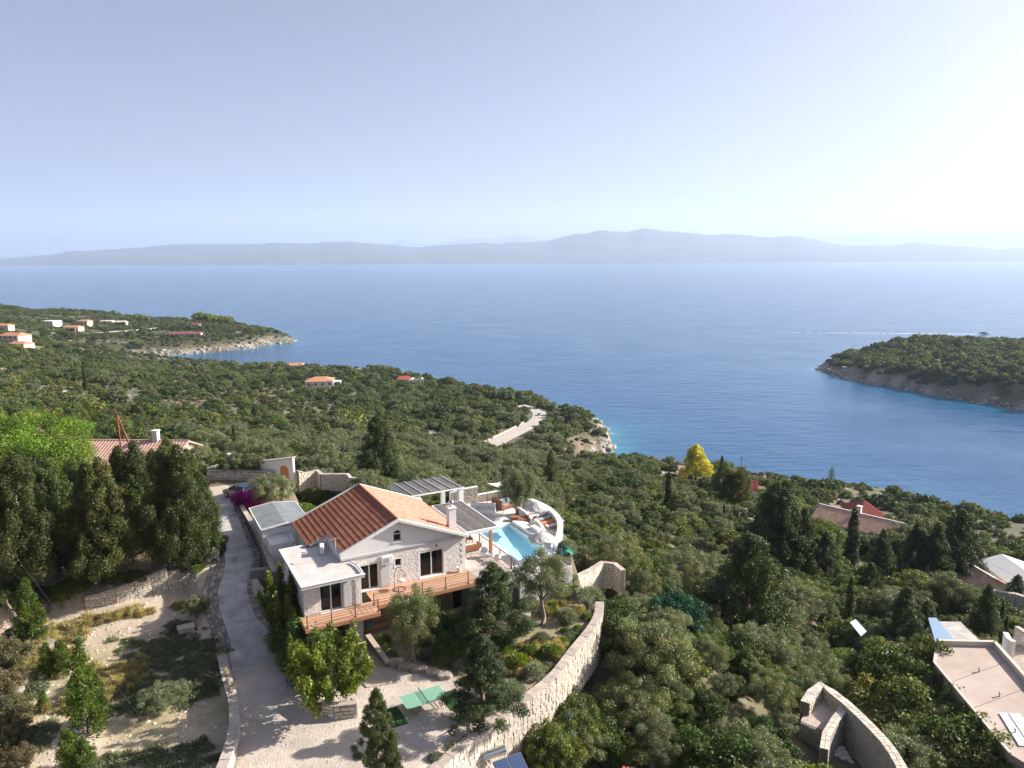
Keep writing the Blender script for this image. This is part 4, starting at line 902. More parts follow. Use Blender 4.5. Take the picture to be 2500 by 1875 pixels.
wall('court_wall', gp([(-4.4, 28.8, -0.8, 1.0), (-1.9, 27.0, -1.0, 1.1), (-1.8, 26.2, -1.0, 0.9), (0.6, 24.4, -1.5, 0.7)]), 0.4, 'long pale stone garden wall behind the villa roof ridge', 0, 'r', w=0.4, h=0.28)
wall('garden_wall', gp([(9.0, -2.2, -3.4, -2.0), (12.0, -0.6, -4.4, -2.5), (14.0, 0.4, -5, -2.6), (14.8, -0.4, -5, -2.6), (14.7, -1.8, -5, -2.7)]), 0.4, 'pale stone wall ending in a bend below the right corner of the pool terrace', 120, 'rl', w=0.4, h=0.26)
wall('planter_wall', gp([(-15.3, -6.9, -3.6, -2.75), (-14.2, -8.6, -3.6, -2.5), (-13.4, -9.4, -3.6, -2.45), (-12.2, -9.9, -3.6, -2.4), (-12.15, -9.3, -3.6, -2.4)]), 0.4, 'angled stone planter wall beside the table tennis court', 90, 'r', w=0.4, h=0.24)
strip_sheet('driveway_apron', [(-17.9, 2.6), (-18.2, 1.0), (-18.3, -1.2)], [(-15.0, 2.6), (-14.6, 1.0), (-14.9, -0.9)], 10, 'concrete', 0.024)
mat('joint', (0.16, 0.145, 0.13), 0.95, var=.2, scale=6)
for fr in (0.12, 0.27, 0.41, 0.55, 0.66, 0.78, 0.9):
    A_, B_ = resample(DL, 200), resample(DR, 200); i_ = int(fr * 199); V = []; n_ = 12
    for j in range(n_ + 1):
        t_ = j / n_; u, v = A_[i_] * (1 - t_) + B_[i_] * t_; v += 0.06 * math.sin(j * 1.7 + fr * 40)
        for dv in (-.018, .018): V.append(tuple(L(u, v + dv, float(drive_z(v)) + .038)))
    o = mesh_np('expansion_joint', V, [(2 * j, 2 * j + 2, 2 * j + 3, 2 * j + 1) for j in range(n_)], MATS['joint']); o.parent = bpy.data.objects['driveway']
# gravel yard: loose ground with real stones
def loose_stones(name, poly, n, lo, hi, m, seed, label, zoff=0.0):
    r = np.random.default_rng(seed); P = np.array([tuple(p) for p in Lp(*poly)]); a, b = P.min(0), P.max(0); q = r.uniform(a, b, (n * 3, 2)); q = q[in_poly(q[:, 0], q[:, 1], [tuple(p) for p in P])][:n]; n = len(q)
    k = fbm(q[:, 0] / 3, q[:, 1] / 3, 3, seed) ; s = lo + (hi - lo) * r.random(n) ** 4; z = gz(q[:, 0], q[:, 1]) + zoff
    base = np.array([(1, 0, 0), (0, 1, 0), (-1, 0, 0), (0, -1, 0), (0, 0, 0.75)]); V = np.repeat(base[None], n, 0) * s[:, None, None] * r.uniform(0.7, 1.3, (n, 5, 1)); an = r.uniform(0, 6.28, n); c, sn = np.cos(an)[:, None], np.sin(an)[:, None]
    X = V[..., 0] * c - V[..., 1] * sn; Y = V[..., 0] * sn + V[..., 1] * c; V = np.stack([X + q[:, :1], Y + q[:, 1:], V[..., 2] + z[:, None] - 0.1 * s[:, None]], -1).reshape(-1, 3)
    t = np.array([(0, 1, 4), (1, 2, 4), (2, 3, 4), (3, 0, 4)]); F = (t[None] + np.arange(n)[:, None, None] * 5).reshape(-1, 3); col = np.repeat(r.uniform(0.6, 1.25, (n, 1)) * np.ones((1, 3)), 5, 0)
    return tag(mesh_np(name, V, F, MATS[m], colors=col), label, 'gravel' if 'gravel' in name else 'stones', kind='stuff')
mat('pebble', (0.58, 0.52, 0.45), 0.95, attr='tint')
loose_stones('gravel', [p for p in YARD if True], 26000, 0.015, 0.075, 'pebble', 3, 'loose pale gravel scattered over the yard')
loose_stones('rubble', FIELD, 15000, 0.02, 0.16, 'pebble', 4, 'loose stones and rubble on the weedy field')
# ------------------------------------------------------------------ the villa (all its meshes in the villa frame u, v, z)
mat('stucco', (0.70, 0.695, 0.68), 0.88, var=0.04, scale=1.5, bump=0.004, bscale=40, detail=8)
mat('facade_stone', (0.74, 0.715, 0.68), 0.9, var=0.12, scale=5, bump=0.012, bscale=25)
mat('facade_mortar', (0.60, 0.575, 0.54), 0.95, var=0.12, scale=8, bump=0.01)
mat('dark_stone', (0.36, 0.28, 0.225), 0.92, var=0.3, scale=5, bump=0.02)
mat('grey_trim', (0.47, 0.475, 0.48), 0.7, var=0.05, scale=2)
mat('shutter_paint', (0.50, 0.515, 0.52), 0.6, var=0.03, scale=2)
mat('frame_paint', (0.60, 0.60, 0.59), 0.5, var=0.02, scale=2)
mat('roof_tile', (0.33, 0.125, 0.075), 0.85, color2=(0.42, 0.175, 0.105), scale=3.0, bump=0.006, bscale=30, rnd=0.28, coords='World' if False else 'Object')  # west slope: darker than the east one, its shade is put into the colour
mat('roof_tile_sunlit', (0.60, 0.325, 0.23), 0.85, color2=(0.50, 0.25, 0.17), scale=2.0, bump=0.006, bscale=30, attr='tint')  # same tiles on the east slope, sunlight put into a paler colour
mat('deck_wood', (0.58, 0.36, 0.24), 0.7, color2=(0.50, 0.29, 0.185), scale=2.5, bump=0.003, bscale=30, rnd=0.14, stretch=(0.25, 3, 3))
mat('beam_wood', (0.50, 0.26, 0.145), 0.7, color2=(0.40, 0.19, 0.10), scale=3, bump=0.004, bscale=20, stretch=(0.3, 3, 3))
mat('rust_steel', (0.22, 0.085, 0.05), 0.6, var=0.15, scale=8)
mat('cable', (0.20, 0.11, 0.08), 0.45, metallic=0.4)
mat('dark_metal', (0.03, 0.03, 0.032), 0.45, metallic=0.6)
mat('interior', (0.55, 0.46, 0.38), 0.9, var=0.2, scale=2)
mat('interior_floor', (0.50, 0.28, 0.16), 0.6, var=0.2, scale=2)
mat('curtain', (0.45, 0.45, 0.47), 0.9)
mat('white_plastic', (0.72, 0.73, 0.74), 0.45, var=0.03, scale=3)
mat('terrace_tile', (0.52, 0.475, 0.43), 0.8, color2=(0.45, 0.40, 0.35), scale=1.2, bump=0.003, bscale=25, rnd=0.07)
mat('reed', (0.20, 0.185, 0.175), 0.95, color2=(0.29, 0.27, 0.25), scale=2.5, bump=0.02, bscale=18, stretch=(3, 0.4, 1))
mat('roof_screed', (0.64, 0.605, 0.58), 0.9, color2=(0.47, 0.43, 0.40), scale=1.1, bump=0.006, bscale=20, detail=10)
mat('steel', (0.55, 0.56, 0.57), 0.25, metallic=1.0)
def glass_mat(name, tint=(0.015, 0.018, 0.02), mix=0.45):
    m = bpy.data.materials.new(name); m.use_nodes = True; MATS[name] = m; n = m.node_tree.nodes; l = m.node_tree.links; p = n['Principled BSDF']
    p.inputs['Base Color'].default_value = (*tint, 1); p.inputs['Roughness'].default_value = 0.03; p.inputs['IOR'].default_value = 1.5
    t = n.new('ShaderNodeBsdfTransparent'); t.inputs[0].default_value = (0.92, 0.93, 0.94, 1); ms = n.new('ShaderNodeMixShader'); ms.inputs[0].default_value = mix
    l.new(p.outputs[0], ms.inputs[1]); l.new(t.outputs[0], ms.inputs[2]); l.new(ms.outputs[0], n['Material Output'].inputs['Surface'])
glass_mat('window_glass', mix=0.62); glass_mat('clear_glass', (0.05, 0.07, 0.065), 0.72)

VILLA = empty('villa', ORG, TH, 'white gabled stone villa with terracotta roof, wooden front deck and flat roofed side wing', 'house')
def V_(mb, name, m, **k): return mb.build(name, MATS[m], VILLA, **k)
def holed(u0, u1, z0, z1, holes, v0, v1, axis='v'):
    """slab of wall with rectangular openings; axis v: lies along u"""
    us = sorted({u0, u1, *[h[0] for h in holes], *[h[1] for h in holes]}); zs = sorted({z0, z1, *[h[2] for h in holes], *[h[3] for h in holes]}); mb = MB()
    for i in range(len(us) - 1):
        run = None
        for j in range(len(zs) - 1):
            a, b, c, d = us[i], us[i + 1], zs[j], zs[j + 1]
            inside = any(h[0] <= a and h[1] >= b and h[2] <= c and h[3] >= d for h in holes)
            if not inside: run = [c, d] if run is None else [run[0], d]
            if inside or j == len(zs) - 2:
                if run: mb.box(a, b, v0, v1, *run) if axis == 'v' else mb.box(v0, v1, a, b, *run)
                run = None
    return mb
RU = -5.72                                  # ridge line
def slope_z(u): return 5.30 - 0.41 * abs(u - RU)
WA, WB, WS = (-3.90, -1.92, 0.04, 2.10), (-8.70, -7.27, 0.04, 2.04), (-5.95, -5.44, 1.47, 2.05)
MAINH = [WA, WB, WS]
V_(holed(-10.15, 0, 0.0, 2.82, MAINH, 0.0, 0.35), 'front_wall', 'facade_mortar')
def shift(h, u0): return (h[0] - u0, h[1] - u0, h[2], h[3])
st = Stones('facade_stone'); st.face((-10.1, 0), (0, 0), 0.0, 0.0, 2.72, 2.72, 0.26, 0.135, 0.022, [shift(h, -10.1) for h in [(WA[0] - .22, WA[1] + .22, 0, WA[3] + .2), (WB[0] - .15, WB[1] + .1, 0, WB[3] + .15), (WS[0] - .12, WS[1] + .12, WS[2] - .12, WS[3] + .12)]] + [(9.62, 10.2, 0, 3)]); st.build(VILLA, 0, local=True)
# quoins at the corner and beside the big sliding door
r = random.Random(8)
for k in range(11):
    w_ = 0.46 if k % 2 else 0.30; z0 = 0.01 + k * 0.245
    V_(MB().box(-w_, 0.02, -0.035, 0.30, z0, z0 + 0.235), 'quoin', 'stucco', bevel=0.01)
for side, u in ((-1, WA[0]), (1, WA[1])):
    for k in range(9):
        w_ = 0.30 if k % 2 else 0.19; z0 = 0.03 + k * 0.25; a, b = (u - w_, u - 0.003) if side < 0 else (u + 0.003, u + w_)
        V_(MB().box(a, b, -0.03, 0.03, z0, z0 + 0.24), 'quoin', 'stucco', bevel=0.008)
V_(MB().box(WA[0] - 0.3, WA[1] + 0.3, -0.03, 0.03, 2.283, 2.40), 'lintel', 'stucco')
# gable of white stucco with its arched window
gab = MB(); ow = 0.31; az0, az1 = 3.47, 4.05; uc = -5.70
def gz_(u): return slope_z(u) - 0.02
def quad(mb, a, b, v0=0.02, v1=0.30): # a,b: (u, z0, z1) columns
    mb.hexa([(a[0], v0, a[1]), (b[0], v0, b[1]), (b[0], v1, b[1]), (a[0], v1, a[1]), (a[0], v0, a[2]), (b[0], v0, b[2]), (b[0], v1, b[2]), (a[0], v1, a[2])])
quad(gab, (-10.15, 2.95, gz_(-10.15)), (uc - ow, 2.95, gz_(uc - ow))); quad(gab, (uc + ow, 2.95, gz_(uc + ow)), (-0.0, 2.95, max(2.96, gz_(0))))
quad(gab, (uc - ow, 2.95, az0), (uc + ow, 2.95, az0)); N_ = 8
for k in range(N_):
    t0, t1 = math.pi * (1 - k / N_), math.pi * (1 - (k + 1) / N_); a, b = uc + ow * math.cos(t0), uc + ow * math.cos(t1)
    quad(gab, (a, az1 + ow * math.sin(t0), gz_(a)), (b, az1 + ow * math.sin(t1), gz_(b)))
V_(gab, 'gable', 'stucco')
V_(MB().box(-10.15, 0.03, -0.11, 0.30, 2.80, 2.95), 'belt_course', 'grey_trim')
aw = MB().box(uc - ow, uc - ow + .05, 0.10, 0.16, az0, az1).box(uc + ow - .05, uc + ow, 0.10, 0.16, az0, az1).box(uc - ow, uc + ow, 0.10, 0.16, az0, az0 + .05).box(uc - ow, uc + ow, 0.10, 0.16, az1 - .03, az1 + .03)
f = V_(aw, 'window_frame', 'frame_paint'); MB().prism([(0, 0)], 0, 0) if False else None
pn = [(uc + ow * math.cos(t), az1 + ow * math.sin(t)) for t in [math.pi * k / 8 for k in range(9)]] + [(uc - ow, az0), (uc + ow, az0)]
pm = MB(); pm.add([(a, 0.13, b) for a, b in pn], [tuple(range(len(pn)))]); o = pm.build('pane', MATS['window_glass'], f)
pm = MB(); pm.add([(uc - .5, .9, 3.3), (uc + .5, .9, 3.3), (uc + .5, .9, 4.4), (uc - .5, .9, 4.4)], [(0, 1, 2, 3)]); pm.build('backing', MATS['interior'], f)
V_(MB().box(uc - ow - .09, uc + ow + .09, -0.05, 0.10, az0 - .08, az0 - .003), 'sill', 'stucco')
# other walls, basement, inside
V_(holed(-10.15, 0, LOW - .2, -0.28, [(-1.15, -0.35, LOW - .2, -1.15)], 0.0, 0.35), 'basement_wall', 'dark_stone')
stb = Stones('dark_stone'); stb.face((-10.1, 0), (-0.0, 0), LOW - .1, LOW - .1, -0.32, -0.32, 0.26, 0.15, 0.03, [shift((-1.3, -0.2, LOW - .1, -1.0), -10.1)]); stb.build(VILLA, 0, local=True)
V_(MB().box(-1.13, -0.37, 0.2, 0.25, LOW, -1.17), 'basement_door', 'dark_metal')
V_(MB().box(-0.30, 0, 0.352, 9.6, LOW - .3, 2.9), 'east_wall', 'facade_mortar'); V_(MB().box(-11.2, -10.9, 4.3, 9.6, LOW, 2.95), 'west_wall', 'facade_mortar'); V_(MB().box(-11.2, -0.302, 9.3, 9.6, -1, 2.95), 'back_wall', 'facade_mortar')
V_(MB().box(-10.148, -9.9, 0.352, 4.0, 0, 3.4), 'notch_wall', 'stucco'); V_(MB().box(-10.9, -10.15, 3.95, 4.2, 2.6, 3.25), 'notch_wall', 'stucco')
bg_ = MB(); bg_.add([(-11.2, 9.35, 2.95), (-0.1, 9.35, 2.95), (RU, 9.35, slope_z(RU) - .03)], [(0, 1, 2)]); bg_.add([(-11.2, 9.55, 2.95), (-0.1, 9.55, 2.95), (RU, 9.55, slope_z(RU) - .03)], [(2, 1, 0)]); V_(bg_, 'back_gable', 'stucco')
V_(MB().box(-9.89, -0.31, 0.36, 5.0, -0.05, -0.002), 'floor', 'interior_floor'); V_(MB().box(-9.89, -0.31, 5.0, 5.1, 0, 2.9), 'partition', 'interior'); V_(MB().box(-4.9, -4.8, 0.36, 5.0, 0, 2.9), 'partition', 'interior'); V_(MB().box(-9.89, -0.31, 0.36, 9.2, 2.84, 2.9), 'ceiling', 'interior')
V_(MB().box(-3.4, -1.9, 2.2, 4.4, 0, 0.5), 'bed', 'curtain', bevel=0.05)
def sliding(h, v=0.12, leaves=2, open_left=False):
    u0, u1, z0, z1 = h; t = 0.06; m = MB().box(u0, u0 + t, v, v + .1, z0, z1).box(u1 - t, u1, v, v + .1, z0, z1).box(u0 + t, u1 - t, v, v + .1, z0, z0 + t).box(u0 + t, u1 - t, v, v + .1, z1 - t, z1)
    mid = (u0 + u1) / 2; m.box(mid - .045, mid + .045, v, v + .1, z0 + t, z1 - t); f = V_(m, 'window_frame', 'frame_paint', bevel=0.006)
    for a, b in ((u0 + t, mid - .045), (mid + .045, u1 - t)): MB().box(a, b, v + .045, v + .055, z0 + t, z1 - t).build('pane', MATS['window_glass'], f)
    return f
sliding(WA); sliding(WB); f = V_(MB().box(WS[0], WS[0] + .05, .1, .17, WS[2], WS[3]).box(WS[1] - .05, WS[1], .1, .17, WS[2], WS[3]).box(WS[0] + .05, WS[1] - .05, .1, .17, WS[2], WS[2] + .05).box(WS[0] + .05, WS[1] - .05, .1, .17, WS[3] - .05, WS[3]), 'window_frame', 'frame_paint')
MB().box(WS[0] + .05, WS[1] - .05, .13, .14, WS[2] + .05, WS[3] - .05).build('pane', MATS['window_glass'], f)
fr = MB().box(WS[0] - .11, WS[1] + .11, -.035, .05, WS[3] + .003, WS[3] + .10).box(WS[0] - .11, WS[1] + .11, -.045, .05, WS[2] - .10, WS[2] - .003).box(WS[0] - .11, WS[0] - .003, -.035, .05, WS[2], WS[3]).box(WS[1] + .003, WS[1] + .11, -.035, .05, WS[2], WS[3]); V_(fr, 'window_surround', 'stucco')
V_(MB().box(WA[0] - .1, WA[1] + .1, -0.16, 0.11, -0.02, 0.035), 'sill', 'stucco'); V_(MB().box(WB[0] - .05, WB[1] + .05, -0.12, 0.11, -0.02, 0.035), 'sill', 'stucco')
cu = MB()
for k in range(5): cu.box(-2.28 + k * .06, -2.24 + k * .06, .42 + (k % 2) * .05, .47 + (k % 2) * .05, 0.1, 2.2)
V_(cu, 'curtain', 'curtain')
for u_ in (-8.4, -11.9):
    cu = MB(); vv = .5 if u_ > -9 else -1.3
    for k in range(7): cu.box(u_ + k * .07, u_ + .05 + k * .07, vv + (k % 2) * .05, vv + .05 + (k % 2) * .05, 0.1, 2.15)
    V_(cu, 'curtain', 'curtain')
def shutter(u0, u1, z0, z1, v):
    s = V_(MB().box(u0, u1, v - .05, v, z0, z1), 'shutter', 'shutter_paint', bevel=0.006); n = 3; hgt = (z1 - z0 - .12) / n
    for k in range(n): MB().box(u0 + .07, u1 - .07, v - .062, v - .052, z0 + .08 + k * hgt, z0 + .02 + (k + 1) * hgt).build('panel', MATS['shutter_paint'], s)
    hg = MB();
    for z in (z0 + .25, z1 - .3): hg.box(u1 - .02, u1 + .04, v - .07, v - .051, z, z + .05)
    hg.build('hinge', MATS['dark_metal'], s)
shutter(-7.20, -6.42, 0.04, 2.02, -0.03)
V_(MB().lathe([(0.05, 0), (0.06, .06), (0.035, .12)], 8, (-2.55, -0.09, 2.52)).box(-2.57, -2.53, -.09, -.0, 2.56, 2.60).lathe([(0.06, 0), (0.05, .1)], 8, (-2.49, -0.13, 2.44)), 'wall_lamp', 'dark_metal')
V_(MB().box(-9.05, -8.97, -.14, -.02, 2.28, 2.44), 'wall_lamp', 'dark_metal')

# roof -----------------------------------------------------------------------
def roof_pt(u, v, lift=0.0): return (u, v, slope_z(u) + lift)
rs = MB()
for (ua, ub, va, vb) in ((-11.55, RU, 3.88, 9.72), (-10.27, RU, -0.28, 3.88), (RU, -0.02 + 0.12, -0.28, 9.72)):
    za, zb = slope_z(ua), slope_z(ub); rs.hexa([(ua, va, za - .12), (ub, va, zb - .12), (ub, vb, zb - .12), (ua, vb, za - .12), (ua, va, za - .01), (ub, va, zb - .01), (ub, vb, zb - .01), (ua, vb, za - .01)])
V_(rs, 'roof', 'roof_screed')
ROOF = V_(MB().tube([roof_pt(RU, -0.30, 0.05), roof_pt(RU, 9.74, 0.05)], 0.11, 8), 'ridge_cap', 'roof_tile')
# one tile: a pan with a raised roll on one side and a thick lower lip
TW, TLN = 0.235, 0.43
def tile_data(seed):
    prof = [(0, 0.012), (0.10, 0.010), (0.135, 0.022), (0.165, 0.052), (0.205, 0.056), (0.232, 0.03)]; V = []; n = len(prof)
    for (y, dz) in ((0.0, 0.062), (TLN + .03, 0.0)):
        for (x, z) in prof: V.append((x, y, z + dz))
    for (x, z) in prof: V.append((x, 0.0, 0.0))
    F = [(i, i + 1, n + i + 1, n + i) for i in range(n - 1)] + [(2 * n + i, 2 * n + i + 1, i + 1, i) for i in range(n - 1)]; return np.array(V), F
TV, TF = tile_data(0); _t = mesh_np('roof_tile', TV, TF, MATS['roof_tile']); TILE = _t.data; bpy.data.objects.remove(_t)
ca = math.atan(0.41); rows = int(5.85 / math.cos(ca) / TLN) + 1
roofside = V_(MB().tube([(-11.55, 9.78, slope_z(-11.55) + .03), (RU, 9.78, slope_z(RU) + .05)], 0.05, 6), 'west_slope', 'roof_tile')
tiles = []
for rrow in range(rows):
    d = rrow * TLN                          # distance down from the ridge of the tile's upper end
    ul = RU - (d + TLN) * math.cos(ca)
    if ul < -11.75: break
    for c in range(int(10.0 / TW)):
        v = -0.27 + c * TW
        if v < 3.80 and ul < -10.42: continue
        tiles.append((ul, v))
# distances to the camera decide which tiles are single parts
tiles.sort(key=lambda q: (L(q[0], q[1], slope_z(q[0])) - CAM).length)
def tile_matrix(ul, v, side=-1):
    # local x -> v, local y -> up-slope
    yv = Vector((math.cos(ca), 0, math.sin(ca))) if side < 0 else Vector((-math.cos(ca), 0, math.sin(ca))); xv = Vector((0, 1, 0)); zv = Vector((-math.sin(ca), 0, math.cos(ca))) if side < 0 else Vector((math.sin(ca), 0, math.cos(ca)))
    if side < 0: xv = Vector((0, -1, 0)); off = TW
    else: off = 0
    M = Matrix((xv, yv, zv)).transposed().to_4x4(); M.translation = Vector((ul, v + off, slope_z(ul) + 0.0)); return M
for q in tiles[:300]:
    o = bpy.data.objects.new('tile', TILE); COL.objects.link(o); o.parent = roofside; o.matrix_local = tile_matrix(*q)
def tile_mass(lst, side, m, name, parent, seed=1):
    Vs, Fs, n = [], [], 0; r = np.random.default_rng(seed); C = []
    for q in lst:
        M = np.array(tile_matrix(q[0], q[1], side)); Vs.append(TV @ M[:3, :3].T + M[:3, 3]); Fs += [tuple(n + i for i in f) for f in TF]; n += len(TV); C.append(np.ones((len(TV), 3)) * r.uniform(0.8, 1.15))
    return tag(mesh_np(name, np.vstack(Vs), Fs, MATS[m], parent, colors=np.vstack(C)), kind='stuff')
tile_mass(tiles[300:], -1, 'roof_tile_shaded', 'tilework', roofside) if 'roof_tile_shaded' in MATS else None
mat('roof_tile_shaded', (0.37, 0.14, 0.085), 0.85, var=0.12, scale=3.0, attr='tint'); tile_mass(tiles[300:], -1, 'roof_tile_shaded', 'tilework', roofside)  # rest of the west slope, in the tile colour darkened for shade
tr = []
for rrow in range(rows):
    ul = RU + (rrow + 1) * TLN * math.cos(ca)
    if ul > 0.22: break
    for c in range(int(10.0 / TW)): tr.append((ul, -0.27 + c * TW))
eastside = V_(MB().box(-0.04, 0.10, -0.28, 9.72, slope_z(0.1) - .16, slope_z(0.1) - .05), 'east_slope', 'grey_trim'); tile_mass(tr, 1, 'roof_tile_sunlit', 'tilework', eastside, 4)
# white verge bands along the gables
for (v0, v1) in ((-0.42, -0.22), (9.66, 9.86)):
    for ua, ub in (((-10.32 if v0 < 0 else -11.62), RU), (RU, 0.16)):
        za, zb = slope_z(ua), slope_z(ub); V_(MB().hexa([(ua, v0, za - .14), (ub, v0, zb - .14), (ub, v1, zb - .14), (ua, v1, za - .14), (ua, v0, za + .11), (ub, v0, zb + .11), (ub, v1, zb + .11), (ua, v1, za + .11)]), 'verge', 'stucco', bevel=0.02)
V_(MB().beam((-11.66, 3.9, slope_z(-11.6) - .02), (-11.66, 9.8, slope_z(-11.6) - .02), .10, .08), 'gutter', 'dark_metal')
ch = V_(MB().box(-1.02, -0.40, 0.75, 1.30, 2.9, 4.95).box(-1.07, -0.35, 0.70, 1.35, 4.953, 5.08), 'chimney', 'stucco', bevel=0.015)
MB().lathe([(0.10, 0), (0.10, .12), (0.05, .13), (0.05, .2), (.2, .24), (.24, .36), (.2, .48), (.09, .56), (.02, .58)], 14, (-0.71, 1.02, 5.083)).build('cowl', MATS['steel'], ch, smooth=True)

# flat-roofed side wing ---------------------------------------------------------
DA = (-12.24, -10.66, 0.04, 2.08)
V_(holed(-13.4, -9.35, -0.25, 2.5, [DA], -1.9, -1.6), 'wing_front_wall', 'facade_mortar')
V_(MB().box(-13.4, -13.1, -1.598, 4.4, LOW - .2, 2.5), 'wing_side_wall', 'facade_mortar'); V_(MB().box(-9.65, -9.35, -1.598, -0.03, 0, 2.5), 'wing_side_wall', 'facade_mortar'); V_(MB().box(-13.098, -9.9, 4.15, 4.4, LOW, 2.5), 'wing_back_wall', 'facade_mortar')
sw = Stones('facade_stone'); sw.face((-9.95, -1.9), (-9.37, -1.9), 0, 0, 2.45, 2.45, 0.24, 0.14, 0.025); sw.face((-13.4, -1.9), (-12.45, -1.9), 0, 0, 2.45, 2.45, 0.24, 0.14, 0.025)
sw.face((-13.4, 4.4), (-13.4, -1.9), LOW, LOW, 2.45, 2.45, 0.3, 0.17, 0.025, [(2.2, 2.8, 1.0, 1.7), (4.2, 4.8, 1.0, 1.7)]); sw.face((-9.35, -1.9), (-9.35, 0), 0, 0, 2.45, 2.45, 0.24, 0.14, 0.025); sw.build(VILLA, 0, local=True)
for v in (1.95, -0.05): fw = V_(MB().box(-13.46, -13.38, v - .3, v + .3, 1.0, 1.7), 'window_frame', 'frame_paint'); MB().box(-13.475, -13.461, v - .23, v + .23, 1.07, 1.63).build('pane', MATS['window_glass'], fw)
V_(MB().box(-13.72, -9.25, -2.95, -1.6, 2.50, 2.70).box(-13.72, -9.25, -1.6, 0.02 - .3, 2.50, 2.70).box(-13.72, -10.16, -0.28, 4.5, 2.50, 2.70).box(-10.158, -9.25, -0.28, -0.12, 2.5, 2.7), 'flat_roof', 'roof_screed')
V_(MB().box(-13.76, -13.58, -2.99, 4.54, 2.703, 2.80).box(-13.578, -9.21, -2.99, -2.82, 2.703, 2.79).box(-13.578, -10.9, 4.36, 4.54, 2.703, 2.80), 'roof_kerb', 'white_paint', bevel=0.012)
V_(MB().tube([(-9.34, -2.75, 2.83), (-9.34, -1.3, 2.83), (-9.55, -0.5, 2.83)], 0.075, 8), 'roof_pipe', 'white_paint'); V_(MB().box(-9.38, -9.28, -2.1, -2.0, 0.0, 2.5), 'roof_post', 'white_paint')
sliding(DA, -1.80); V_(MB().box(DA[0] - .05, DA[1] + .05, -2.04, -1.8, -0.02, 0.035), 'sill', 'stucco'); shutter(-10.62, -9.98, 0.04, 2.06, -1.95)
V_(MB().box(-13.09, -9.66, -1.59, 3.0, -0.05, -0.002), 'floor', 'interior_floor'); V_(MB().box(-13.09, -9.66, 2.9, 3.0, 0, 2.48), 'partition', 'interior'); V_(MB().box(-12.4, -10.6, 0.4, 2.4, 0, 0.5), 'bed', 'curtain', bevel=.05)
V_(MB().box(-13.098, -9.66, -1.59, 4.1, 2.44, 2.49), 'ceiling', 'interior')
# garage under the wing
V_(MB().box(-13.1, -12.35, -1.2, -0.9, LOW - .2, -0.28), 'garage_wall', 'dark_stone'); V_(MB().box(-13.09, -9.0, 2.6, 2.8, LOW - .2, -.28), 'garage_back', 'interior'); V_(MB().box(-9.25, -9.0, -0.898, 2.6, LOW - .2, -.28), 'garage_wall', 'dark_stone')
V_(MB().box(-13.4, -9.0, -1.88, 2.8, -0.5, -0.262), 'garage_ceiling', 'interior')
V_(MB().box(-10.02, -9.02, -1.25, -0.9, LOW - .2, -0.5), 'pier', 'facade_mortar'); sp = Stones('facade_stone'); sp.face((-10.02, -1.25), (-9.02, -1.25), LOW, LOW, -.52, -.52, .26, .16, .03); sp.face((-9.02, -1.25), (-9.02, -.9), LOW, LOW, -.52, -.52, .26, .16, .03); sp.build(VILLA, 0, local=True)

# deck of timber planks
DECK = V_(MB().box(-8.5, -0.15, -2.72, -2.64, -0.30, -0.02).box(-13.75, -8.42, -3.76, -3.68, -0.30, -0.02).box(-13.75, -13.68, -3.68, -1.9, -0.30, -0.02).box(-8.5, -8.42, -3.68, -2.72, -0.30, -0.02), 'deck', 'beam_wood')
for k in range(19): v = -2.62 + k * 0.138; MB().box(-8.42, -0.02, v, v + .13, -0.045, r.uniform(-.003, .003)).build('plank', MATS['deck_wood'], DECK)
for k in range(13): v = -3.66 + k * 0.138; MB().box(-13.7, -8.44 + (0.0 if v < -2.7 else 0.0), v, v + .13, -0.045, r.uniform(-.003, .003)).build('plank', MATS['deck_wood'], DECK)
for k in range(12): u = -13.4 + k * 1.15; v0 = -3.66 if u < -8.5 else -2.62; MB().box(u, u + .09, v0, -0.02 if u > -8.5 else -1.92, -0.26, -0.05).build('joist', MATS['beam_wood'], DECK)
def railing(name, pts, ph, label, rails=(0.18, 0.38, 0.58, 0.78, 0.95), post_m='rust_steel', mid=1.9, parent_loc=None):
    """posts with round rails; pts in the villa frame"""
    root = empty(name, L(*pts[0]), TH, label, 'railing'); o0 = Vector(pts[0])
    P = [Vector(p) - o0 for p in pts]; posts = []
    for a, b in zip(P[:-1], P[1:]):
        k = max(1, round((b - a).length / mid)); posts += [a.lerp(b, j / k) for j in range(k)]
    posts.append(P[-1])
    for p in posts:
        MB().box(p.x - .03, p.x + .03, p.y - .03, p.y + .03, p.z + .0, p.z + ph).build('post', MATS[post_m], root); MB().box(p.x - .06, p.x + .06, p.y - .06, p.y + .06, p.z + .001, p.z + .06).build('post_foot', MATS['dark_metal'], root)
    for h in rails: MB().tube([p + Vector((0, 0, h * ph)) for p in P], 0.014 if h < 0.9 else 0.018, 5).build('rail', MATS['cable'], root)
    return root
railing('deck_railing', [(-13.6, -3.6, 0), (-8.55, -3.6, 0), (-8.55, -2.58, 0), (-0.95, -2.58, 0), (3.2, -2.45, 0), (3.28, -1.9, 0)], 0.95, 'rust brown post and cable railing along the front edge of the wooden deck')
railing('terrace_railing', [(3.28, -1.75, 0), (3.28, 7.9, 0)], 0.95, 'rust brown post and cable railing between the shaded terrace and the pool', mid=1.95)
TER = tag(MB().box(0.0, 3.40, -2.6, 8.6, -0.50, -0.03).box(0.0, 3.40, -2.6, 0.0, LOW - .3, -0.5).build('terrace', MATS['white_paint']), kind='structure'); TER.location = ORG; TER.rotation_euler = (0, 0, TH)
for i in range(6):
    for j in range(19): MB().box(0.02 + i * .56, .57 + i * .56, -2.58 + j * .585, -2.005 + j * .585, -0.029, -0.002 + r.uniform(-.002, .002)).build('tile', MATS['terrace_tile'], TER)
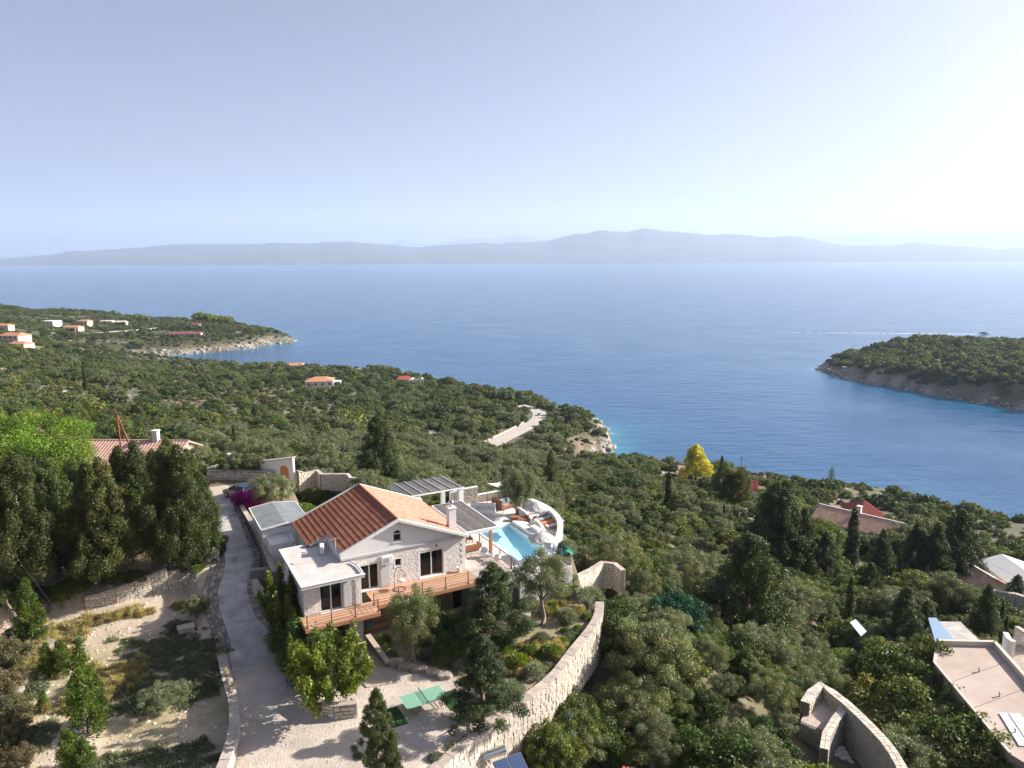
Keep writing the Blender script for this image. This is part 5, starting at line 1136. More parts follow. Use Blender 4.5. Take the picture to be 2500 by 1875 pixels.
# ------------------------------------------------------------------ pool terrace and what stands on it
PZ = -0.40
mat('pool_deck', (0.70, 0.675, 0.645), 0.8, color2=(0.63, 0.60, 0.57), scale=1.5, bump=0.003, bscale=25)
mat('pool_tile', (0.80, 0.93, 0.95), 0.5, var=0.08, scale=6)
mat('cushion', (0.70, 0.68, 0.66), 0.9, var=0.05, scale=5)
mat('grey_cushion', (0.36, 0.40, 0.44), 0.9, var=0.08, scale=5)
mat('orange_cushion', (0.62, 0.22, 0.08), 0.9)
mat('teak', (0.42, 0.17, 0.085), 0.65, color2=(0.32, 0.12, 0.06), scale=4, stretch=(0.3, 3, 3))
mat('canvas', (0.52, 0.49, 0.45), 0.9, var=0.04, scale=3)
mat('wicker', (0.34, 0.15, 0.08), 0.8, var=0.2, scale=9, bump=0.01, bscale=60)
def Lr(name, mb, m, kind=None, **k):
    o = mb.build(name, MATS[m], **k); o.location = ORG; o.rotation_euler = (0, 0, TH)
    if kind: tag(o, kind=kind)
    return o
def thing(name, u, v, z, rz, label, cat, group=None): return empty(name, L(u, v, z), TH + rz, label, cat, group)
PT = Lr('pool_terrace', MB().prism([(3.42, -3.05), (8.45, -3.05), (8.45, -0.002), (3.42, -0.002)], LOW - 1.5, PZ).prism([(3.42, 0), (4.99, 0), (4.99, 8.02), (3.42, 8.02)], -2.5, PZ)
    .prism([(0.3, 8.7), (3.4, 8.7), (3.42, 8.02), (4.9, 8.02), (8.6, 8.02), (8.6, 15.3), (0.3, 16.1)], -3.5, PZ)
    .prism([(8.43, 0), (9.2, 0.7), (10.4, 2.2), (11.6, 4.0), (12.5, 6.2), (12.7, 9), (12.5, 11.5), (12.1, 14.6), (8.62, 15.2), (8.62, 8.02), (8.43, 8.0)], -4.2, PZ), 'pool_deck', 'structure')
pool = Lr('swimming_pool', MB().box(4.99, 8.43, -0.0, 0.02, -2.3, PZ - .02).box(4.99, 8.43, 8.0, 8.02, -2.3, PZ - .02).box(4.99, 5.01, 0.02, 8.0, -2.3, PZ - .02).box(8.41, 8.43, 0.02, 8.0, -2.3, PZ - .02)
    .hexa([(5.01, .02, -2.2), (8.41, .02, -2.2), (8.41, 8, -1.5), (5.01, 8, -1.5), (5.01, .02, -1.50), (8.41, .02, -1.50), (8.41, 8, -0.72), (5.01, 8, -0.72)]), 'pool_tile'); tag(pool, 'blue swimming pool in the white terrace beside the villa', 'swimming pool')
wm = bpy.data.materials.new('pool_water'); wm.use_nodes = True; MATS['pool_water'] = wm; n = wm.node_tree.nodes; l = wm.node_tree.links; p = n['Principled BSDF']; p.inputs['Base Color'].default_value = (0.05, 0.50, 0.80, 1); p.inputs['Roughness'].default_value = 0.05; p.inputs['IOR'].default_value = 1.33
tb = n.new('ShaderNodeBsdfTransparent'); tb.inputs[0].default_value = (0.80, 0.96, 1.0, 1); ms = n.new('ShaderNodeMixShader'); ms.inputs[0].default_value = 0.86; l.new(p.outputs[0], ms.inputs[1]); l.new(tb.outputs[0], ms.inputs[2]); l.new(ms.outputs[0], n['Material Output'].inputs['Surface'])
nz = n.new('ShaderNodeTexNoise'); nz.inputs['Scale'].default_value = 2.5; bp = n.new('ShaderNodeBump'); bp.inputs['Distance'].default_value = 0.02; l.new(nz.outputs[0], bp.inputs['Height']); l.new(bp.outputs[0], p.inputs['Normal'])
w_ = MB(); w_.add([(5.01, .02, -.58), (8.41, .02, -.58), (8.41, 8, -.58), (5.01, 8, -.58)], [(0, 1, 2, 3)]); w_.build('water', wm, pool)
# roman steps at the far end as a rounded coping
Lr('pool_coping', MB().box(4.80, 4.985, -.18, 8.2, PZ + .003, PZ + .04).box(8.435, 8.62, -.18, 8.2, PZ + .003, PZ + .04).box(4.988, 8.432, 8.02, 8.2, PZ + .003, PZ + .04).box(4.988, 8.432, -.18, -.002, PZ + .003, PZ + .04), 'white_paint', 'structure', bevel=.01)
def lw(name, pts, thick, label, m=None, cap=0.0, cat='wall', capm='white_paint', body='white_paint', sides='r', **k): return wall(name, gp(pts), thick, label, 0, sides, m=m, cap=cap, body=body, capm=capm, cat=cat, **k)
lw('parapet_wall', curve_pts([(8.6, 0.3, -4.2, -0.05), (9.7, 1.25, -4.4, 0.05), (10.9, 2.7, -4.6, 0.3), (12.0, 4.4, -4.6, 0.35), (12.75, 6.4, -4.6, 0.4), (13.0, 9.0, -4.6, 0.4), (12.8, 11.5, -4.6, 0.35), (12.5, 13.2, -4.5, 0.3), (12.1, 14.9, -4.5, 0.35)], 16), 0.42, 'curved white parapet wall bounding the lounger terrace on the slope side', m='wall_stone', sides='r', w=0.38, h=0.24, cap=0.05, proud=0.03)
lw('parapet_wall', [(12.1, 15.0, -4.2, 0.45), (10.5, 15.3, -4, 0.4), (8.7, 15.5, -4, 0.3)], 0.3, 'low white far wall of the lounger terrace behind the canopy bed', m='wall_stone', sides='lr', w=0.35, h=0.2, cap=0.05)
lw('barbecue_wall', [(8.6, 15.45, -3, 1.25), (6.6, 15.65, -3, 1.15), (5.6, 15.8, -3, 0.9)], 0.3, 'tall whitewashed stone wall with a brown niche behind the white garden sofa', m='wall_stone', sides='lr', w=0.35, h=0.2, cap=0.05)
lw('inner_wall', curve_pts([(10.55, 10.2, PZ - .1, .35), (10.6, 8.6, PZ - .1, .3), (10.35, 7.0, PZ - .1, .15)], 6), 0.22, 'thin slanted white wall between the olive tree and the loungers')
lw('inner_wall', curve_pts([(10.35, 6.4, PZ - .1, .3), (10.3, 5.2, PZ - .1, .25), (9.9, 3.8, PZ - .1, 0.0)], 6), 0.26, 'thin slanted white wall between the pool platform and the loungers')
pl = thing('platform', 8.7, 3.6, PZ, 0, 'low white masonry platform with a raised step beside the pool', 'platform')
MB().box(0, 1.15, 0, 4.4, 0.002, 0.28).build('platform_base', MATS['white_paint'], pl, bevel=.02); MB().box(0.55, 1.1, 0.5, 1.9, 0.283, 0.55).build('platform_step', MATS['white_paint'], pl, bevel=.02)
# loungers
def lounger(u, v, rz, label, cush='cushion'):
    t = thing('sun_lounger', u, v, PZ, rz, label, 'sun lounger', 'sun loungers on the pool terrace')
    m = MB().box(0, 1.95, -.33, -.28, .26, .32).box(0, 1.95, .28, .33, .26, .32)
    for k in range(9): m.box(.05 + k * .21, .17 + k * .21, -.28, .28, .27, .30)
    m.build('frame', MATS['teak'], t)
    for x in (.1, 1.8):
        for y in (-.31, .27): MB().box(x, x + .05, y, y + .04, 0.002, .26).build('leg', MATS['teak'], t)
    MB().box(.02, 1.35, -.3, .3, .323, .40).build('mattress', MATS[cush], t, bevel=.02); MB().hexa([(1.36, -.3, .33), (1.93, -.3, .60), (1.93, .3, .60), (1.36, .3, .33), (1.33, -.3, .41), (1.90, -.3, .68), (1.90, .3, .68), (1.33, .3, .41)]).build('backrest', MATS[cush], t)
    return t
for i, (u, v, lab, cu) in enumerate([(10.75, 5.0, 'nearest of the teak sun loungers behind the lower parasol', 'cushion'), (10.75, 5.9, 'teak sun lounger with orange brown towel, second from the lower parasol', 'orange_cushion'), (10.75, 6.9, 'teak sun lounger with grey mattress, third from the lower parasol', 'grey_cushion'), (10.8, 8.0, 'teak sun lounger under the upper parasol', 'cushion'), (10.9, 9.0, 'teak sun lounger nearest the olive tree', 'cushion')]): lounger(u, v, 0.03, lab, cu)
for i, (u, v, lab) in enumerate([(9.0, 8.9, 'dark slatted teak lounger lying beside the olive trunk'), (9.35, 8.1, 'dark slatted teak lounger left of the upper parasol')]): lounger(u, v, math.radians(-35), lab, 'teak')
def parasol(u, v, z, H, R, label, rot=0.0):
    t = thing('parasol', u, v, z, rot, label, 'parasol', 'cream parasols at the pool'); MB().tube([(0, 0, 0.05), (0, 0, H - .05)], .028, 8).build('pole', MATS['white_plastic'], t); MB().lathe([(.3, 0.001), (.3, .05), (.06, .09), (.04, .3)], 14).build('base', MATS['grey_trim'], t)
    c = MB(); n = 8; V = [(0, 0, H)]
    rings = [(0.33, -0.13), (0.66, -0.33), (1.0, -0.62)]
    for (k, dz) in rings:
        for i in range(n * 2):
            a = math.pi * i / n; rr = R * k * (1.0 if i % 2 == 0 else 0.925 + .01); V.append((rr * math.cos(a), rr * math.sin(a), H + dz + (0 if i % 2 == 0 else -0.0 if k < 1 else 0.10)))
    m = n * 2; F = [(0, 1 + i, 1 + (i + 1) % m) for i in range(m)]
    for r_ in range(2):
        for i in range(m): a = 1 + r_ * m + i; b = 1 + r_ * m + (i + 1) % m; F.append((a, a + m, b + m, b))
    for i in range(m): # fringe
        x, y, z_ = V[1 + 2 * m + i]; V.append((x * 1.0, y * 1.0, z_ - .13))
    for i in range(m): a = 1 + 2 * m + i; b = 1 + 2 * m + (i + 1) % m; F.append((a, a + m, b + m, b))
    c.add(V, F); cn = c.build('canopy', MATS['canvas'], t)
    sd = cn.modifiers.new('cloth', 'SOLIDIFY'); sd.thickness = 0.008
    for i in range(n):
        a = 2 * math.pi * i / n; MB().tube([(0.03, 0, H - .06), (R * .66 * math.cos(a), R * .66 * math.sin(a), H - .37), (R * .98 * math.cos(a), R * .98 * math.sin(a), H - .64)], .010, 4).build('rib', MATS['teak'], t)
    return t
parasol(7.2, 0.12 - .2, PZ, 2.2, 1.2, 'cream fringed parasol standing in front at the near corner of the pool', 0.2)
parasol(10.25, 5.9, PZ, 2.6, 1.2, 'cream fringed parasol standing farther back over the loungers', 0.5)
def egg_chair(u, v, z, rz, label, m='cushion'):
    t = thing('tub_chair', u, v, z, rz, label, 'armchair'); t.scale = (.78, .78, .82); b = MB(); n = 14; prof = [(0.22, 0.30), (.40, .36), (.46, .52), (.47, .72)]; V = []; F = []
    for j, (r_, z_) in enumerate(prof):
        for i in range(n): a = 2 * math.pi * i / n; up = 0.22 * max(0, -math.cos(a)) * (j / 3); V.append((r_ * math.cos(a), r_ * math.sin(a), z_ + up - (0.16 * max(0, math.cos(a)) * (j / 3))))
    for j in range(3):
        for i in range(n): F.append((j * n + i, j * n + (i + 1) % n, (j + 1) * n + (i + 1) % n, (j + 1) * n + i))
    b.add(V, F); o = b.build('shell', MATS['white_plastic'], t, smooth=True); s = o.modifiers.new('wall', 'SOLIDIFY'); s.thickness = .03
    MB().lathe([(.22, .30), (.40, .34), (.40, .44), (.3, .47)], 14).build('seat', MATS[m], t)
    for a in (.8, 2.3, 3.9, 5.4): MB().tube([(.2 * math.cos(a), .2 * math.sin(a), .31), (.34 * math.cos(a), .34 * math.sin(a), .0)], .018, 5).build('leg', MATS['teak'], t)
egg_chair(2.35, 1.35, 0.0, math.radians(250), 'white round tub chair beside the timber pergola post'); egg_chair(2.85, -0.1, 0, math.radians(120), 'round tub chair with tan seat near the terrace railing corner', 'teak')
t = thing('coffee_table', 2.55, 0.65, 0, 0.3, 'small grey coffee table between the tub chairs', 'table'); MB().lathe([(.3, .40), (.3, .44)], 14).build('table_top', MATS['grey_cushion'], t)
for a in (0.5, 2.6, 4.7): MB().tube([(.22 * math.cos(a), .22 * math.sin(a), .40), (.25 * math.cos(a), .25 * math.sin(a), 0)], .015, 5).build('leg', MATS['teak'], t)
t = thing('wooden_sofa', 1.1, 2.75, 0, 0.02, 'orange wooden sofa with cream seat facing the pool on the shaded terrace', 'sofa'); m = MB()
for k in range(11): m.box(k * .16, .13 + k * .16, 0, .035, .12, .62)
m.box(-.03, 1.78, -.01, .05, .62, .68).box(-.03, .03, 0, .8, .05, .55).box(1.72, 1.78, 0, .8, .05, .55); m.build('frame', MATS['teak'], t); MB().box(.04, 1.71, .06, .78, .30, .47).build('seat', MATS['cushion'], t, bevel=.03)
for x in (-.02, 1.72): MB().box(x, x + .05, .74, .79, 0, .05).build('leg', MATS['teak'], t)
t = thing('side_chair', 2.15, 4.3, 0, 0.1, 'low wicker armchair behind the orange wooden sofa', 'armchair'); MB().box(0, .6, 0, .6, .28, .36).build('seat', MATS['cushion'], t, bevel=.02); MB().box(0, .6, .56, .62, .36, .8).box(-.05, 0, 0, .6, .28, .58).box(.6, .65, 0, .6, .28, .58).build('backrest', MATS['wicker'], t)
for x in (0, .55):
    for y in (0, .55): MB().box(x, x + .04, y, y + .04, 0, .28).build('leg', MATS['teak'], t)
def pot(u, v, z, label, kind='ball_bush', h=.4, m='white_paint', s=1.0):
    t = thing('flower_pot', u, v, z, 0, label, 'flower pot'); MB().lathe([(.12 * s, 0), (.19 * s, .2 * s), (.17 * s, .40 * s), (.20 * s, .43 * s), (.16 * s, .43 * s), (.14 * s, .36 * s)], 14).build('pot', MATS[m], t, smooth=False)
    if kind:
        c = bpy.data.objects.new('plant', PROTO[kind][0]); COL.objects.link(c); c.parent = t; k = h / PROTO[kind][2]; c.scale = (k, k, k); c.location = (0, 0, .38 * s)
pot(-0.72, -0.35, 0.0, 'white round urn on the wooden deck beside the villa corner', None)
pot(0.35, 1.0, 0.0, 'potted green plant at the villa corner on the tiled terrace', 'broad_tree_0', .7)
# hanging egg chair on the deck
t = thing('hanging_chair', -6.0, -1.0, 0, 0.4, 'black hanging egg chair frame with cream cushions on the wooden deck', 'hanging chair')
MB().tube([(.46 * math.cos(a), .46 * math.sin(a), .03) for a in [k * math.pi / 9 for k in range(19)]], .022, 6).build('base_ring', MATS['dark_metal'], t)
MB().tube([(-.46, 0, .03), (-.52, 0, .6), (-.5, 0, 1.2), (-.38, 0, 1.65), (-.12, 0, 1.87), (.12, 0, 1.82), (.2, 0, 1.68)], .024, 6).build('arm', MATS['dark_metal'], t)
m = MB()
for k in range(9):
    a = k * math.pi / 8 - math.pi / 2; m.tube([(.2 + .40 * math.cos(b) * math.cos(a) * .9, .36 * math.cos(b) * math.sin(a), 1.02 + .52 * math.sin(b)) for b in [j * math.pi / 7 - math.pi / 2 for j in range(8)]], .012, 4)
m.build('basket', MATS['teak'], t); MB().lathe([(.12, .55), (.32, .62), (.33, .72), (.2, .76)], 12, (.2, 0, 0)).build('cushion', MATS['cushion'], t, smooth=True)
# air conditioners, antenna mast
def ac(parent, name, loc, rz, label):
    t = empty(name, loc, rz, label, 'air conditioner'); MB().box(-.4, .4, -.15, .15, 0, .62).build('casing', MATS['white_plastic'], t, bevel=.015)
    g = MB();
    for k in range(9): g.box(-.27 + k * .048, -.25 + k * .048, -.165, -.152, .1, .52)
    for rr in (.10, .20): g.tube([(-.08 + rr * math.cos(a), -.17, .31 + rr * math.sin(a)) for a in [k * math.pi / 6 for k in range(13)]], .008, 4, False)
    g.build('fan_grille', MATS['grey_trim'], t)
    MB().box(-.3, -.26, -.15, .17, -.06, -.002).box(.26, .3, -.15, .17, -.06, -.002).build('bracket', MATS['dark_metal'], t); return t
ac(None, 'air_conditioner', L(-6.66, -0.20, 1.93), TH, 'white air conditioner outdoor unit on the front wall above the shutter')
ac(None, 'air_conditioner', L(-10.95, 2.3, 2.78), TH + math.radians(75), 'white air conditioner unit standing on the flat roof by the roof tiles')
t = thing('antenna_mast', -10.3, 0.75, 2.705, 0, 'thin white television aerial mast on the flat roof', 'antenna'); MB().tube([(0, 0, 0), (0, 0, 1.7)], .022, 6).build('mast', MATS['white_plastic'], t); MB().beam((-.45, .1, 1.55), (.35, -.1, 1.68), .03).build('boom', MATS['white_plastic'], t)
for k in range(5): MB().beam((-.4 + k * .17, -.18, 1.57 + k * .03), (-.4 + k * .17, .3, 1.57 + k * .03), .012).build('element', MATS['steel'], t)
MB().box(-.12, .12, -.12, .12, 0.0, .03).build('foot', MATS['grey_trim'], t)
t = thing('vent_pipe', -10.62, 2.9, 2.705, 0, 'short rusty flue pipe beside the air conditioner on the flat roof', 'vent'); MB().tube([(0, 0, 0), (0, 0, .75)], .07, 10).build('pipe', MATS['rust_steel'], t); MB().lathe([(.11, .76), (.11, .80), (.02, .88)], 10).build('cap', MATS['rust_steel'], t)
# pergolas
def pergola(name, u0, u1, v0, v1, zt, label, fw=0.3, beams=0, posts=(), post_m='white_paint', drop_=0.16, mat_lift=0.03, tilt=0.0):
    t = thing(name, u0, v0, 0, 0, label, 'pergola'); a, b = u1 - u0, v1 - v0
    Z = lambda x, y: zt - tilt * y
    def sl(x0, x1, y0, y1, z0, z1): return MB().hexa([(x0, y0, Z(x0, y0) + z0), (x1, y0, Z(x1, y0) + z0), (x1, y1, Z(x1, y1) + z0), (x0, y1, Z(x0, y1) + z0), (x0, y0, Z(x0, y0) + z1), (x1, y0, Z(x1, y0) + z1), (x1, y1, Z(x1, y1) + z1), (x0, y1, Z(x0, y1) + z1)])
    for q in ((0, a, 0, fw), (0, a, b - fw, b), (0, fw, fw + .003, b - fw - .003), (a - fw, a, fw + .003, b - fw - .003)): sl(*q, -drop_, 0.0).build('frame_beam', MATS['white_paint'], t, bevel=.012)
    k = 0; y = fw + .25
    while y < b - fw: sl(fw, a - fw, y, y + .07, -.12, -.012).build('rafter', MATS['white_paint'], t); y += 0.75
    sl(fw * .6, a - fw * .6, fw * .6, b - fw * .6, 0.004, mat_lift + .02).build('reed_mat', MATS['reed'], t)
    nn = int((a - fw) / .045); rm = MB()
    for i in range(nn): x = fw * .6 + i * .045; rr = r.uniform(.0, .012); rm.hexa([(x, fw * .6 - r.uniform(0, .05), Z(0, fw) + .025), (x + .03, fw * .6 - r.uniform(0, .05), Z(0, fw) + .025), (x + .03, b - fw * .6 + r.uniform(0, .05), Z(0, b - fw) + .025), (x, b - fw * .6 + r.uniform(0, .05), Z(0, b - fw) + .025), (x + .004, fw * .6, Z(0, fw) + .052 + rr), (x + .024, fw * .6, Z(0, fw) + .052 + rr), (x + .024, b - fw * .6, Z(0, b - fw) + .052 + rr), (x + .004, b - fw * .6, Z(0, b - fw) + .052 + rr)])
    tag(rm.build('reed', MATS['reed'], t), kind='stuff')
    for i in range(beams): x = fw + .3 + (a - 2 * fw - .6) * i / max(1, beams - 1); sl(x, x + .07, 0.05, b - .05, .06, .13).build('batten', MATS['grey_trim'], t)
    for (x, y, w2, zb) in posts: MB().box(x - w2, x + w2, y - w2, y + w2, zb, Z(x, y) - drop_ - .003).build('post', MATS[post_m], t, bevel=.01)
    return t
pergola('near_pergola' if False else 'pergola', 0.35, 3.35, 0.35, 7.9, 2.88, 'lower pergola with grey reed mat and thick cream frame over the terrace beside the chimney', fw=0.34, posts=((2.6, 0.85, .11, 0.0), (2.75, 7.3, .11, 0.0)), post_m='beam_wood', drop_=.22)
pergola('pergola', -0.9, 4.9, 10.6, 15.6, 3.15, 'far white framed pergola with pale grey reed roof and long battens behind the tiled roof', fw=0.14, beams=6, posts=((.25, .25, .2, PZ), (5.5, .3, .23, PZ), (5.5, 4.7, .2, PZ), (.25, 4.7, .2, PZ), (2.9, 4.75, .16, PZ)), drop_=.14, tilt=0.05)
t = thing('dining_table', 2.2, 12.0, PZ, 0.3, 'wooden dining table laid under the far pergola', 'table'); MB().box(-.9, .9, -.45, .45, .70, .75).build('table_top', MATS['teak'], t)
for x in (-.8, .75):
    for y in (-.4, .35): MB().box(x, x + .06, y, y + .06, 0, .70).build('leg', MATS['teak'], t)
for i, (u, v, rz, wh) in enumerate([(1.5, 11.1, .3, 'near left'), (2.5, 11.3, .3, 'near right'), (3.5, 12.4, 1.9, 'right end'), (1.6, 12.9, 3.4, 'far side')]):
    t = thing('dining_chair', u, v, PZ, rz, f'wooden dining chair at the {wh} of the table under the far pergola', 'chair', 'dining chairs under the far pergola'); MB().box(-.22, .22, -.22, .22, .42, .46).build('seat', MATS['teak'], t); MB().box(-.22, .22, -.24, -.2, .5, .9).build('backrest', MATS['teak'], t)
    for x in (-.2, .16):
        for y in (-.2, .16): MB().box(x, x + .04, y, y + .04, 0, .42).build('leg', MATS['teak'], t)
# garden sofa, canopy bed, steps seat
t = thing('garden_sofa', 6.3, 12.6, PZ, math.radians(-35), 'white masonry garden sofa with pale cushions by the tall stone wall', 'sofa'); MB().box(0, 2.6, 0, .9, 0.002, .38).build('base', MATS['white_paint'], t, bevel=.03); MB().box(0.02, 2.58, .7, .98, .383, .85).build('backrest', MATS['white_paint'], t, bevel=.05)
for k in range(3): MB().box(.05 + k * .85, .86 + k * .85, .03, .68, .385, .5).build('cushion', MATS['cushion'], t, bevel=.03)
t = thing('canopy_bed', 9.6, 11.6, PZ, math.radians(12), 'brown wicker canopy bed with blue grey mattress under a sagging sail', 'daybed'); MB().box(0, 2.2, 0, 1.7, .15, .42).build('bed_base', MATS['wicker'], t, bevel=.02); MB().box(-.08, .0, 0, 1.7, .15, 1.05).build('headboard', MATS['wicker'], t); MB().box(.05, 2.15, .05, 1.65, .423, .60).build('mattress', MATS['grey_cushion'], t, bevel=.04)
for x in (.05, 2.1):
    for y in (.02, 1.6): MB().box(x, x + .08, y, y + .08, 0, .15).build('leg', MATS['teak'], t)
for x, y in ((-.3, -.5), (-.3, 2.1), (2.6, 2.1)): MB().tube([(x, y, 0), (x, y, 2.5)], .025, 6).build('pole', MATS['teak'], t)
g = MB(); V = []; NN = 7
for i in range(NN):
    for j in range(NN): x = -.35 + 3.0 * i / (NN - 1); y = -.55 + 2.7 * j / (NN - 1); V.append((x, y, 2.5 - .5 * math.sin(math.pi * i / (NN - 1)) * (0.5 + .5 * math.sin(math.pi * j / (NN - 1)))))
g.add(V, [(i * NN + j, (i + 1) * NN + j, (i + 1) * NN + j + 1, i * NN + j + 1) for i in range(NN - 1) for j in range(NN - 1)]); g.build('sail', MATS['canvas'], t, smooth=True)
t = thing('pool_chair', 6.1, -0.85, PZ, math.radians(-60), 'curved white pool chair with teak base at the near pool edge', 'lounge chair'); MB().tube([(0, 0, .35), (.5, 0, .22), (.9, 0, .35), (1.25, 0, .75), (1.35, 0, 1.05)], [.2, .22, .2, .18, .14], 8).build('seat', MATS['cushion'], t, smooth=True); MB().box(.2, .9, -.2, .2, 0, .14).build('base', MATS['teak'], t)
# glass balustrade along the outer edge
t = thing('glass_balustrade', 8.33, -2.95, PZ, 0, 'frameless glass balustrade on the right edge of the pool terrace', 'balustrade')
for k in range(2): MB().box(-.01, .01, .03 + k * 1.42, 1.40 + k * 1.42, .04, .95).build('glass_panel', MATS['clear_glass'], t)
MB().box(-.04, .04, 0, 2.9, 0.002, .06).build('channel', MATS['steel'], t)
for k in range(3): MB().box(-.025, .025, -.02 + k * 1.42, .02 + k * 1.42, 0.061, 1.0).build('post', MATS['steel'], t)
# shade net by the parapet
mat('green_net', (0.02, 0.30, 0.20), 0.8, var=0.2, scale=4)
_p = drop(1366, 1352); tag(mesh_np('shade_net', [(_p.x + a * 1.1, _p.y + b * 1.1, gz1(_p.x + a, _p.y + b) + .25 + .15 * math.sin(a * 3 + b)) for a in np.linspace(-1, 1, 7) for b in np.linspace(-1, 1, 7)], [(i * 7 + j, i * 7 + j + 1, i * 7 + j + 8, i * 7 + j + 7) for i in range(6) for j in range(6)], MATS['green_net'], smooth=True), 'bright green shade net lying on the bank below the parapet', 'net')

# ------------------------------------------------------------------ shed, gate wall, car
SH = thing('shed', -13.8, 11.2, 0, 0, 'white shed with a grey low pitched roof beside the driveway', 'shed')
MB().box(0.05, 3.75, 0.1, 5.6, -.8, 2.15).build('wall', MATS['white_paint'], SH)
for (a, b, za, zb) in ((-.12, 1.9, 2.18, 2.42), (1.9, 4.0, 2.42, 2.15)):
    MB().hexa([(a, -.15, za), (b, -.15, zb), (b, 5.9, zb), (a, 5.9, za), (a, -.15, za + .07), (b, -.15, zb + .07), (b, 5.9, zb + .07), (a, 5.9, za + .07)]).build('roof_panel', MATS['shed_roof'] if 'shed_roof' in MATS else mat('shed_roof', (0.20, 0.225, 0.235), 0.8, var=0.2, scale=1.2, bump=.004), SH)
for a, b in (((-.16, -.2, 2.22), (-.16, 5.95, 2.22)), ((4.03, -.2, 2.18), (4.03, 5.95, 2.18))): MB().beam(a, b, .07, .14).build('fascia', MATS['white_paint'], SH)
for v in (-.2, 5.95):
    MB().beam((-.16, v, 2.22), (1.9, v, 2.46), .06, .14).build('fascia', MATS['white_paint'], SH); MB().beam((1.9, v, 2.46), (4.03, v, 2.19), .06, .14).build('fascia', MATS['white_paint'], SH)
MB().box(-.02, .02, -.02, .02, 0, 2.2).build('post', MATS['white_paint'], SH)
d = MB().box(2.75, 3.55, 0.03, .098, 0, 1.95).build('door', MATS['shutter_paint'], SH)
for k in range(3): MB().box(2.83, 3.47, .015, .029, .1 + k * .62, .64 + k * .62).build('panel', MATS['shutter_paint'], d)
t = thing('store_block', -13.6, 8.9, 0, 0, 'low white rendered block with flat parapet in front of the shed', 'outbuilding'); MB().box(0, 2.0, 0.05, 2.1, -1.6, 1.35).build('wall', MATS['white_paint'], t); MB().box(0, 2.0, .05, .2, 1.353, 1.5).box(0, 2.0, 1.95, 2.1, 1.353, 1.5).box(0, .15, .203, 1.947, 1.353, 1.5).box(1.85, 2.0, .203, 1.947, 1.353, 1.5).build('parapet', MATS['white_paint'], t)
tag(Lr('patio', MB().prism([(-13.6, 5), (-10.9, 4.6), (-10.9, 10), (-9.9, 11), (-9.9, 18), (-13.7, 18)], -2.4, -.12), 'pale_concrete'), kind='structure')
tag(Lr('garage_apron', MB().prism([(-13.0, -1.3), (-9.0, -1.3), (-9.0, -2.4), (-11.2, -2.7), (-12.4, -1.8)], LOW - .4, LOW + .12), 'pale_concrete'), kind='structure')
tag(Lr('lower_patio', MB().prism([(-9.0, -0.01), (0, -0.01), (0, -1.9), (-9.0, -1.9)], LOW - .4, LOW + .10), 'pale_concrete'), kind='structure')
# white gate wall with its arched wooden door, facing the court
GW = empty('gate_wall', L(-7.2, 29.6, 0), TH + math.radians(130), 'tall white wall with sloping coping and an arched orange wooden door', 'wall')
m = MB(); W2, dw, dh = 4.6, 0.62, 1.55
top = lambda x: 3.15 - (x) * 0.20
def q2(x0, x1, za, zb): m.hexa([(x0, -.15, za[0]), (x1, -.15, za[1]), (x1, .15, za[1]), (x0, .15, za[0]), (x0, -.15, zb[0]), (x1, -.15, zb[1]), (x1, .15, zb[1]), (x0, .15, zb[0])])
dc = 1.25; q2(0, dc - dw, (-.4, -.4), (top(0), top(dc - dw))); q2(dc + dw, W2, (-.4, -.4), (top(dc + dw), top(W2)))
for k in range(8):
    a0, a1 = math.pi * (1 - k / 8), math.pi * (1 - (k + 1) / 8); xa, xb = dc + dw * math.cos(a0), dc + dw * math.cos(a1); q2(xa, xb, (dh + dw * math.sin(a0), dh + dw * math.sin(a1)), (top(xa), top(xb)))
m.build('wall_body', MATS['white_paint'], GW); m = MB(); m.hexa([(-.1, -.3, top(0) + .003), (W2, -.3, top(W2) + .003), (W2, .3, top(W2) + .003), (-.1, .3, top(0) + .003), (-.1, -.3, top(0) + .09), (W2, -.3, top(W2) + .09), (W2, .3, top(W2) + .09), (-.1, .3, top(0) + .09)]).build('coping', MATS['coping'], GW)
pn = [(dc + dw, 0.0)] + [(dc + dw * math.cos(math.pi * k / 8), dh + dw * math.sin(math.pi * k / 8)) for k in range(9)] + [(dc - dw, 0.0)]
m = MB(); n = len(pn); m.add([(x, -.05, z) for x, z in pn] + [(x, .0, z) for x, z in pn], [tuple(range(n)), tuple(reversed(range(n, 2 * n)))] + [(i, (i + 1) % n, n + (i + 1) % n, n + i) for i in range(n)]); dr = m.build('door', MATS['teak_light'] if 'teak_light' in MATS else mat('teak_light', (0.62, 0.30, 0.11), 0.6, color2=(0.5, 0.22, 0.08), scale=3, stretch=(3, 3, .4)), GW)
for s_ in (-1, 1): MB().tube([(dc + s_ * .28 + .14 * math.cos(a), -.06, 1.35 + .45 * math.sin(a)) for a in [k * math.pi / 6 for k in range(13)]], .025, 5).build('door_moulding', MATS['teak'], dr)
MB().box(-.35 + .1, -.15 + .1, -.22, -.152, 1.6, 1.8).build('wall_lamp', MATS['dark_metal'], GW) if False else MB().box(.25, .37, -.22, -.152, 1.5, 1.72).build('wall_lamp', MATS['dark_metal'], GW)
t = thing('gate_pillar', -12.7, 38.0, 0, 0, 'square white gate pillar with a moulded cap above the parking court', 'pillar'); MB().box(-.3, .3, -.3, .3, -2, 2.2).build('shaft', MATS['white_paint'], t, bevel=.02); MB().box(-.42, .42, -.42, .42, 2.203, 2.36).build('cap', MATS['white_paint'], t, bevel=.03)
t = thing('slatted_gate', -15.2, 36.4, 0, math.radians(25), 'white slatted sliding gate left of the white pillar', 'gate')
